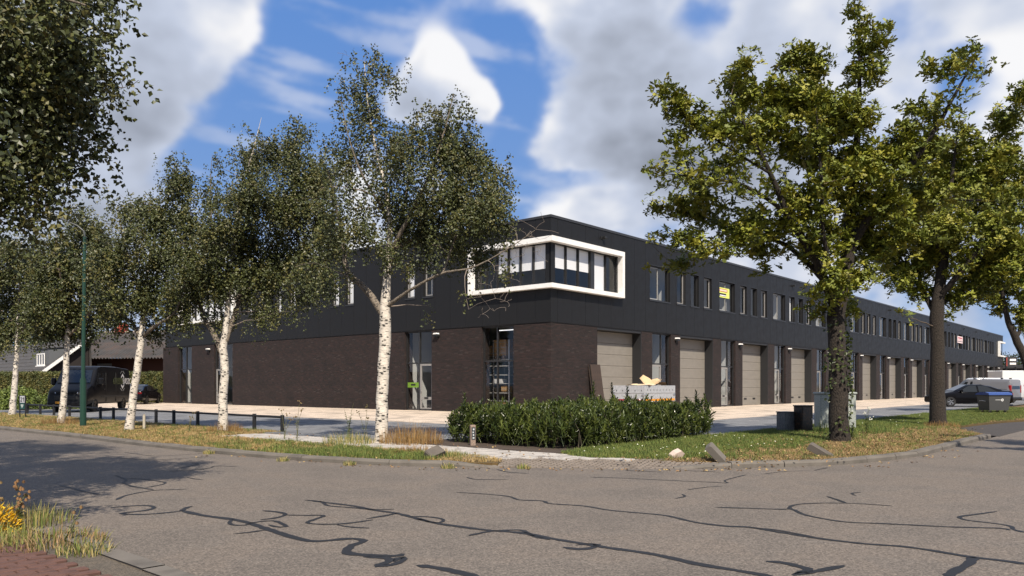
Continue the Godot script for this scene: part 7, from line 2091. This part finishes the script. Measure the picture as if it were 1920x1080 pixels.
	lump(cab, "housing", Vector3(-0.22, -0.05, -0.16), Vector3(0.22, 0.75, 0.16), rust, 0.012)
	lump(cab, "lid", Vector3(-0.235, 0.751, -0.175), Vector3(0.235, 0.785, 0.175), rust, 0.008)
	lump(cab, "door", Vector3(-0.2, 0.02, 0.161), Vector3(0.2, 0.73, 0.17), rust, 0.004)
	lump(cab, "lock", Vector3(0.15, 0.36, 0.171), Vector3(0.175, 0.41, 0.18), M.steel, 0.003)
	cab = thing("utility_cabinet", "large pale green utility cabinet half hidden by the near oak's trunk", "cabinet", Vector3(9.95, -0.03, -24.4), 0.12)
	var mint := rough_mat(lin(0.34, 0.37, 0.34), noise(95, 0.06, 512, [[0.0, grey(0.55)], [0.4, grey(0.9)], [1.0, grey(1.0)]]), 1.4, null, 7.0, 0.6, null, 0.3, false)
	lump(cab, "housing", Vector3(-0.58, -0.05, -0.2), Vector3(0.58, 1.08, 0.2), mint, 0.015)
	lump(cab, "lid", Vector3(-0.61, 1.081, -0.23), Vector3(0.61, 1.15, 0.23), mint, 0.02)
	for s in [-1, 1]:
		lump(cab, "door", Vector3(-0.56 if s < 0 else 0.005, 0.06, 0.201), Vector3(-0.005 if s < 0 else 0.56, 1.05, 0.212), mint, 0.006)
	lump(cab, "lock", Vector3(0.03, 0.5, 0.213), Vector3(0.06, 0.58, 0.225), M.black, 0.004)
	# marker post
	var mp := thing("marker_post", "small weathered marker post with dark plate before the laurel hedge", "post", Vector3(-0.88, -0.03, -17.75), 0.35)
	var stone := rough_mat(lin(0.42, 0.31, 0.24), noise(96, 0.05, 256, [[0.0, grey(0.6)], [1.0, grey(1.0)]]), 0.4, null, 7.0, 0.9, null, 0.3, false)
	lump(mp, "post", Vector3(-0.06, -0.1, -0.05), Vector3(0.06, 0.47, 0.05), stone, 0.012)
	lump(mp, "plate", Vector3(-0.045, 0.14, 0.051), Vector3(0.045, 0.42, 0.056), mat(lin(0.04, 0.045, 0.05), 0.6), 0.002)
	for k in 4: lump(mp, "worn_mark", Vector3(-0.02 + 0.006 * (k % 2), 0.165 + k * 0.063, 0.0565), Vector3(0.022 - 0.008 * (k % 3), 0.195 + k * 0.063 + 0.006 * (k % 2), 0.0585), mat(lin(0.5, 0.52, 0.52), 0.7), 0.001)
	# kerb blocks lying on the verge
	var blocks := [["broken kerb block lying on the verge left of the crossing", Vector3(-1.42, 0.07, -14.62), Vector3(0.5, 0.9, 0.35), Vector3(0.34, 0.13, 0.22)],
		["pale kerb block tilted upright on the verge right of the crossing", Vector3(3.65, 0.1, -14.15), Vector3(0.25, -0.35, -0.85), Vector3(0.42, 0.12, 0.24)],
		["dark kerb block sunk in the verge before the near oak", Vector3(5.85, 0.06, -15.0), Vector3(0.15, -0.5, -0.55), Vector3(0.5, 0.12, 0.22)]]
	for i in 3:
		var q: Array = blocks[i]
		var h: Vector3 = q[3] / 2.0
		b = MB.new()
		b.prism(PackedVector2Array([Vector2(-h.x, -h.y), Vector2(h.x, -h.y * 0.9), Vector2(h.x * 0.93, h.y * 0.75), Vector2(h.x * 0.8, h.y), Vector2(-h.x * 0.85, h.y), Vector2(-h.x * 0.97, h.y * 0.6)]), -h.z, h.z)
		var o := put("kerb_block", b, M.concrete if i == 1 else M.old_concrete, self, q[1])
		o.rotation = q[2]
		tag(o, q[0], "block")
	b = MB.new()
	b.prism(PackedVector2Array([Vector2(-0.13, -0.05), Vector2(0.1, -0.06), Vector2(0.15, 0.0), Vector2(0.09, 0.075), Vector2(-0.02, 0.06), Vector2(-0.1, 0.02)]), -0.07, 0.07)
	var rock := put("stone", b, mat(lin(0.5, 0.4, 0.34), 0.9), self, Vector3(3.02, 0.05, -14.6))
	rock.rotation = Vector3(0.3, 0.4, 0.25)
	tag(rock, "pinkish loose stone lying in the grass right of the crossing", "stone")
	# rubbish container
	var bin := thing("rubbish_container", "grey wheeled rubbish container with blue lid on the right verge", "bin", Vector3(23.35, -0.03, -38.4), 0.12)
	var bg := mat(lin(0.055, 0.056, 0.056), 0.45)
	b = MB.new()
	for q in [[0.16, 0.50, 0.36, 0.86, 0.57, 0.42]]:
		var lo := []; var hi := []
		for s in [[-1, 1], [1, 1], [1, -1], [-1, -1]]:
			lo.append(Vector3(s[0] * q[1], q[0], s[1] * q[2])); hi.append(Vector3(s[0] * q[4], q[3], s[1] * q[5]))
		for i in 4:
			var j := (i + 1) % 4
			b.quad(lo[i], lo[j], hi[j], hi[i])
		b.quad(lo[3], lo[2], lo[1], lo[0]); b.quad(hi[0], hi[1], hi[2], hi[3])
	put("body", b, bg, bin)
	lump(bin, "rim", Vector3(-0.60, 0.85, -0.45), Vector3(0.60, 0.90, 0.45), bg, 0.02)
	var blue := mat(lin(0.03, 0.07, 0.24), 0.4)
	b = MB.new()
	b.prism(PackedVector2Array([Vector2(-0.47, 0.90), Vector2(0.47, 0.90), Vector2(0.44, 0.97), Vector2(0.15, 1.03), Vector2(-0.2, 1.04), Vector2(-0.45, 0.99)]), -0.61, 0.61)
	var lid := put("lid", b, blue, bin)
	lid.rotation.y = PI / 2
	for s in [-1, 1]:
		b = MB.new()
		b.tube([Vector3(0.58 * s, 0.6, 0.2), Vector3(0.66 * s, 0.62, 0.1), Vector3(0.66 * s, 0.62, -0.1), Vector3(0.58 * s, 0.6, -0.2)], [0.014, 0.014, 0.014, 0.014], 6)
		put("handle", b, M.steel, bin)
		for z in [-0.25, 0.25]:
			var cst := lump(bin, "caster_fork", Vector3(0.4 * s - 0.03, 0.1, z - 0.04), Vector3(0.4 * s + 0.03, 0.17, z + 0.04), M.steel, 0.005)
			b = MB.new()
			b.tube([Vector3(0.4 * s - 0.025, 0.08, z), Vector3(0.4 * s + 0.025, 0.08, z)], [0.08, 0.08], 14)
			put("caster", b, M.rubber, bin)
	var wm := mat(lin(0.72, 0.72, 0.7), 0.6)
	b = MB.new()
	for i in 16:
		var t0 := TAU * i / 16.0; var t1 := TAU * (i + 1) / 16.0
		b.quad(Vector3(cos(t0) * 0.03, sin(t0) * 0.03, 0), Vector3(cos(t0) * 0.065, sin(t0) * 0.065, 0), Vector3(cos(t1) * 0.065, sin(t1) * 0.065, 0), Vector3(cos(t1) * 0.03, sin(t1) * 0.03, 0))
	put("emblem", b, wm, bin, Vector3(0.14, 0.66, 0.405)).rotation.x = 0.085
	lump(bin, "emblem", Vector3(-0.22, 0.655, 0.396), Vector3(0.06, 0.675, 0.404), wm, 0.002)
	# sign board at the far end of the building
	sg = thing("advertising_sign", "dark sign board with white and red bands at the far end of the building", "sign", place(CORNER_A - 0.8, CORNER_B + LONG + 2.0), TURN - 0.75)
	lump(sg, "post", Vector3(-0.9, 0.0, -0.1), Vector3(-0.7, 4.3, 0.1), M.black, 0.02)
	lump(sg, "post", Vector3(0.7, 0.0, -0.1), Vector3(0.9, 4.3, 0.1), M.black, 0.02)
	lump(sg, "board", Vector3(-0.95, 4.3, -0.12), Vector3(0.95, 5.9, 0.12), mat(lin(0.03, 0.03, 0.032), 0.5), 0.03)
	lump(sg, "red_band", Vector3(-0.9, 4.4, 0.121), Vector3(-0.72, 5.8, 0.13), mat(lin(0.25, 0.04, 0.03), 0.5), 0.002)
	for y in [4.65, 5.25]: lump(sg, "white_band", Vector3(-0.3, y, 0.121), Vector3(0.75, y + 0.3, 0.13), M.white, 0.002)
	# ---- goods behind the corner shop window
	var to := house.transform
	var rack := thing("storage_rack", "metal storage rack inside the corner shop window", "rack", to * Vector3(1.0, 0.02, -4.75), TURN)
	for x in [0.0, 0.85]:
		for z in [0.0, 1.05, 2.1]: lump(rack, "upright", Vector3(x, 0, -z + 1.05 - 0.03 + 0.3), Vector3(x + 0.05, 3.6, -z + 1.05 + 0.03 + 0.3), M.steel, 0.005)
	for y in [0.55, 0.95, 1.42, 1.85, 2.3, 2.62]: lump(rack, "shelf", Vector3(0.01, y - 0.04, -0.74), Vector3(0.89, y, 1.33), M.light_frame, 0.004)
	var brown := mat(lin(0.30, 0.18, 0.075), 0.9)
	var lt := mat(lin(0.45, 0.45, 0.44), 0.7)
	var k2 := 0
	var boxes := []
	for i in 3:
		for j in 3:
			if i == 2 and j == 0: continue
			boxes.append([Vector3(0.1, 2.80 + i * 0.27, -0.12 + j * 0.40 - 0.0), Vector3(0.62, 0.262, 0.385), brown, "carton stacked on the pallet on the rack's top shelf"])
	for q in [[0.05, 0.02, 0.35, 0.6, 0.5, 0.75, brown, "large brown carton on the floor under the rack"], [0.1, 0.96, -0.5, 0.4, 0.22, 0.3, lt, "grey box on the low shelf of the rack, nearest the window edge"], [0.1, 0.96, 0.1, 0.4, 0.25, 0.4, M.black, "dark box on the low shelf of the rack, in its middle"], [0.1, 1.43, 0.2, 0.4, 0.2, 0.6, lt, "long grey box on the middle shelf of the rack"], [0.1, 1.86, -0.4, 0.4, 0.25, 0.35, M.black, "dark box on the upper shelf of the rack"], [0.1, 0.96, 0.75, 0.4, 0.33, 0.4, brown, "brown carton on the low shelf of the rack"]]:
		boxes.append([Vector3(q[0], q[1], q[2]), Vector3(q[3], q[4], q[5]), q[6], q[7]])
	for q in boxes:
		var o := thing("carton", q[3], "box", rack.transform * q[0], TURN, "cartons on the pallet" if q[3].begins_with("carton stacked") else "")
		lump(o, "box", Vector3.ZERO, q[1], q[2], 0.006)
		lump(o, "tape", Vector3(-0.002, q[1].y * 0.5 - 0.02, 0.01), Vector3(q[1].x + 0.002, q[1].y * 0.5 + 0.02, q[1].z - 0.01), M.door_taupe if q[2] == brown else q[2], 0.001)
	var pal := thing("pallet", "wooden pallet under the cartons on the rack's top shelf", "pallet", rack.transform * Vector3(0.05, 2.62, -0.15), TURN)
	for y in [0.0, 0.12]:
		for j in 4: lump(pal, "slat", Vector3(0, y + 0.03, j * 0.33), Vector3(0.75, y + 0.055, j * 0.33 + 0.2), stone, 0.003)
	for j in 3: lump(pal, "block", Vector3(0, 0.056, j * 0.5), Vector3(0.75, 0.149, j * 0.5 + 0.12), stone, 0.003)
	b = MB.new()
	b.tube([Vector3(-0.1, 0, 0), Vector3(-0.08, 0, 0), Vector3(0.75, 0, 0), Vector3(0.77, 0, 0)], [0.1, 0.37, 0.36, 0.1], 28)
	var roll := thing("foil_roll", "big white roll of packing foil in the upper corner shop window", "roll", rack.transform * Vector3(0.02, 3.0, -0.82), TURN)
	put("foil", b, mat(lin(0.62, 0.63, 0.6), 0.35), roll)
	b = MB.new()
	b.tube([Vector3(-0.13, 0, 0), Vector3(0.8, 0, 0)], [0.05, 0.05], 12)
	put("core", b, card, roll)
	var tube_ := thing("strip_light", "lit white strip light under the ceiling in the corner shop", "lamp", to * Vector3(2.2, 4.2, -4.6), TURN)
	var glow := mat(lin(0.8, 0.8, 0.8), 0.5)
	glow.emission_enabled = true
	glow.emission = Color(1, 1, 1)
	glow.emission_energy_multiplier = 1.0
	lump(tube_, "lamp_tube", Vector3(-0.05, -0.03, -0.6), Vector3(0.05, 0.0, 0.6), glow, 0.01)
	lump(tube_, "lamp_body", Vector3(-0.06, 0.001, -0.62), Vector3(0.06, 0.05, 0.62), M.white, 0.005)
	var li := AreaLight3D.new()
	li.name = "strip_light_glow"
	li.area_size = Vector2(0.1, 1.2)
	li.light_energy = 0.25
	li.shadow_enabled = true
	li.position = Vector3(0, -0.04, 0)
	li.rotation.x = -PI / 2
	tube_.add_child(li)

# ---------------------------------------------------------------- buildings beyond
func make_neighbours() -> void:
	var b: MB
	# old farmhouse with a tall tiled roof and a dormer
	var fh := thing("farmhouse", "old house with grey tiled roof, white gable board and white dormer window", "building", Vector3(-39.2, 0.0, -66.0))
	var run := Vector3(0.677, 0, -0.736)       # up the slope, in plan
	var eave := Vector3(-0.736, 0, -0.677)
	var tiles := rough_mat(lin(0.085, 0.082, 0.08), noise(97, 0.03, 256, [[0.0, grey(0.5)], [0.5, grey(0.85)], [1.0, Color(1.0, 0.93, 0.88)]]), 3.0, null, 7.0, 0.85, null, 0.3, false)
	var at := func(e: float, r: float, y: float) -> Vector3: return eave * e + run * r + Vector3(0, y, 0)
	b = MB.new()
	var pitch := 0.82
	for row in 9:
		# overlapping courses of tiles, each a real step
		var r0 := row * 0.42
		var y0 := 2.35 + r0 * pitch
		var y1 := 2.35 + (r0 + 0.46) * pitch
		b.quad(at.call(0, r0, y0 + 0.05), at.call(0, r0 + 0.46, y1 + 0.0), at.call(26, r0 + 0.46, y1 + 0.0), at.call(26, r0, y0 + 0.05))
		b.quad(at.call(0, r0, y0 - 0.02), at.call(0, r0, y0 + 0.05), at.call(26, r0, y0 + 0.05), at.call(26, r0, y0 - 0.02))
	put("roof", b, tiles, fh)
	b = MB.new()
	b.quad(at.call(0, 4.0, 0.0), at.call(26, 4.0, 0.0), at.call(26, 3.85, 5.46), at.call(0, 3.85, 5.46))
	put("rear_wall", b, tiles, fh)
	b = MB.new()
	for q in [[0.25, 0.45]]:
		b.quad(at.call(26, 0.5, 0), at.call(0.4, 0.5, 0), at.call(0.4, 0.5, 2.6), at.call(26, 0.5, 2.6))
		b.quad(at.call(0.4, 0.5, 0), at.call(0.4, 3.8, 0), at.call(0.4, 3.8, 2.6), at.call(0.4, 0.5, 2.6))
		b.tri(at.call(0.4, 0.5, 2.6), at.call(0.4, 3.8, 2.6), at.call(0.4, 3.8, 5.3))
	put("wall", b, mat(lin(0.014, 0.010, 0.009), 0.9), fh)
	b = MB.new()
	var d0: Vector3 = at.call(-0.05, 0.0, 2.1)
	b.quad(at.call(-0.06, -0.1, 2.14), at.call(-0.06, 3.8, 5.3), at.call(-0.06, 3.8, 5.6), at.call(-0.06, -0.1, 2.44))
	b.quad(at.call(0.06, -0.12, 2.44), at.call(-0.06, -0.12, 2.44), at.call(-0.06, 3.8, 5.6), at.call(0.06, 3.8, 5.6))
	b.quad(at.call(0.10, -0.12, 2.14), at.call(-0.06, -0.12, 2.14), at.call(-0.06, -0.12, 2.44), at.call(0.10, -0.12, 2.44))
	put("gable_board", b, M.white, fh)
	# dormer
	b = MB.new()
	var e0 := 1.2
	var e1 := 5.2
	b.quad(at.call(e1, 0.9, 2.5), at.call(e0, 0.9, 2.5), at.call(e0, 0.9, 4.5), at.call(e1, 0.9, 4.5))
	b.quad(at.call(e0, 0.9, 2.5), at.call(e0, 2.8, 4.4), at.call(e0, 2.8, 4.55), at.call(e0, 0.9, 4.5))
	b.quad(at.call(e1 + 0.1, 0.8, 4.5), at.call(e0 - 0.1, 0.8, 4.5), at.call(e0 - 0.1, 3.0, 4.72), at.call(e1 + 0.1, 3.0, 4.72))
	var dorm := put("dormer", b, mat(lin(0.10, 0.105, 0.11), 0.7), fh)
	var w := Node3D.new()
	w.name = "dormer_window"
	fh.add_child(w)
	w.position = at.call(2.95, 0.85, 3.05)
	w.rotation.y = -0.743
	for q in [[Vector3(-1.0, 0, 0), Vector3(1.0, 0.1, 0.06)], [Vector3(-1.0, 0.95, 0), Vector3(1.0, 1.05, 0.06)], [Vector3(-1.0, 0.1, 0), Vector3(-0.9, 0.95, 0.06)], [Vector3(0.9, 0.1, 0), Vector3(1.0, 0.95, 0.06)], [Vector3(-0.38, 0.1, 0), Vector3(-0.26, 0.95, 0.06)], [Vector3(0.26, 0.1, 0), Vector3(0.38, 0.95, 0.06)]]:
		lump(w, "frame", q[0], q[1], M.white, 0.008)
	lump(w, "sill", Vector3(-1.1, -0.09, 0), Vector3(1.1, -0.005, 0.14), M.white, 0.01)
	for q in [[-0.895, -0.385], [-0.255, 0.255], [0.385, 0.895]]: lump(w, "pane", Vector3(q[0], 0.105, 0.01), Vector3(q[1], 0.945, 0.02), mat(lin(0.03, 0.032, 0.035), 0.05), 0.001)
	# barn with a corrugated roof
	var barn := thing("barn", "long brown barn with corrugated grey roof behind the clipped hedge", "building", Vector3(-38.5, 0.0, -75.0), -0.16)
	var cor := rough_mat(lin(0.07, 0.066, 0.065), noise(98, 0.015, 256, [[0.0, grey(0.6)], [0.55, grey(0.9)], [0.75, Color(1.0, 0.88, 0.82)], [1.0, Color(1.0, 0.85, 0.8)]]), 6.0, null, 7.0, 0.85, null, 0.3, false)
	var wave := 0.32
	for half in 2:
		b = MB.new()
		var n := 46
		for i in n:
			for j in 6:
				var x0 := -3.2 + i * wave + j * wave / 6.0
				var x1 := x0 + wave / 6.0
				var h0 := 0.07 * sin(TAU * j / 6.0); var h1 := 0.07 * sin(TAU * (j + 1) / 6.0)
				var ya := 3.85 if half == 0 else 5.2
				var yb := 5.26 if half == 0 else 6.65
				var za := 1.6 if half == 0 else -1.05
				var zb := -1.2 if half == 0 else -3.9
				b.quad(Vector3(x0, ya + h0, za), Vector3(x1, ya + h1, za), Vector3(x1, yb + h1, zb), Vector3(x0, yb + h0, zb))
		var o := put("roof_sheet_row", b, cor, barn)
		o.set_meta("kind", "stuff")
	for i in 24:
		b = MB.new()
		b.cbox(Vector3(-3.2 + i * 0.62, 6.6, -4.1), Vector3(-2.62 + i * 0.62, 6.74 + 0.015 * (i % 2), -3.75), 0.03)
		put("ridge_tile", b, mat(lin(0.36, 0.30, 0.25), 0.85), barn)
	b = MB.new()
	b.quad(Vector3(-3.2, 3.85, -9.4), Vector3(11.5, 3.85, -9.4), Vector3(11.5, 6.65, -3.9), Vector3(-3.2, 6.65, -3.9))
	put("rear_roof", b, cor, barn)
	b = MB.new()
	b.box(Vector3(-2.8, 0, -9.0), Vector3(11.4, 3.9, 0.3))
	put("wall", b, mat(lin(0.06, 0.022, 0.014), 0.9), barn)
	for q in [[-2.5, 0.9], [-0.6, 1.5]]:
		lump(barn, "window", Vector3(q[0], 2.2, 0.301), Vector3(q[0] + q[1], 3.4, 0.34), M.inner_dark, 0.01)
	lump(barn, "door", Vector3(9.2, 0.0, 0.301), Vector3(10.2, 3.0, 0.35), M.black, 0.01)
	lump(barn, "chimney", Vector3(-1.6, 6.5, -4.3), Vector3(-0.6, 7.5, -3.5), mat(lin(0.32, 0.05, 0.03), 0.9), 0.02)
	# low dark shed beyond the far end
	var sh := thing("dark_shed", "low black industrial shed beyond the far end of the building", "building", Vector3(104, 0, -150), -0.5)
	lump(sh, "wall", Vector3(-12, 0, -12), Vector3(22, 4.6, 0), mat(lin(0.012, 0.012, 0.012), 0.7), 0.05)
	lump(sh, "roof_edge", Vector3(-12.4, 4.6, -12.4), Vector3(22.4, 5.3, 0.4), mat(lin(0.02, 0.02, 0.021), 0.6), 0.05)

func _ready() -> void:
	rng.seed = 20240
	var t0 := Time.get_ticks_msec()
	make_view()
	print("sky ", Time.get_ticks_msec() - t0)
	make_materials()
	print("materials ", Time.get_ticks_msec() - t0)
	make_ground()
	make_building()
	print("building ", Time.get_ticks_msec() - t0)
	make_trees()
	print("trees ", Time.get_ticks_msec() - t0)
	make_plants()
	print("plants ", Time.get_ticks_msec() - t0)
	make_neighbours()
	make_vehicles()
	make_objects()
	print("objects ", Time.get_ticks_msec() - t0)
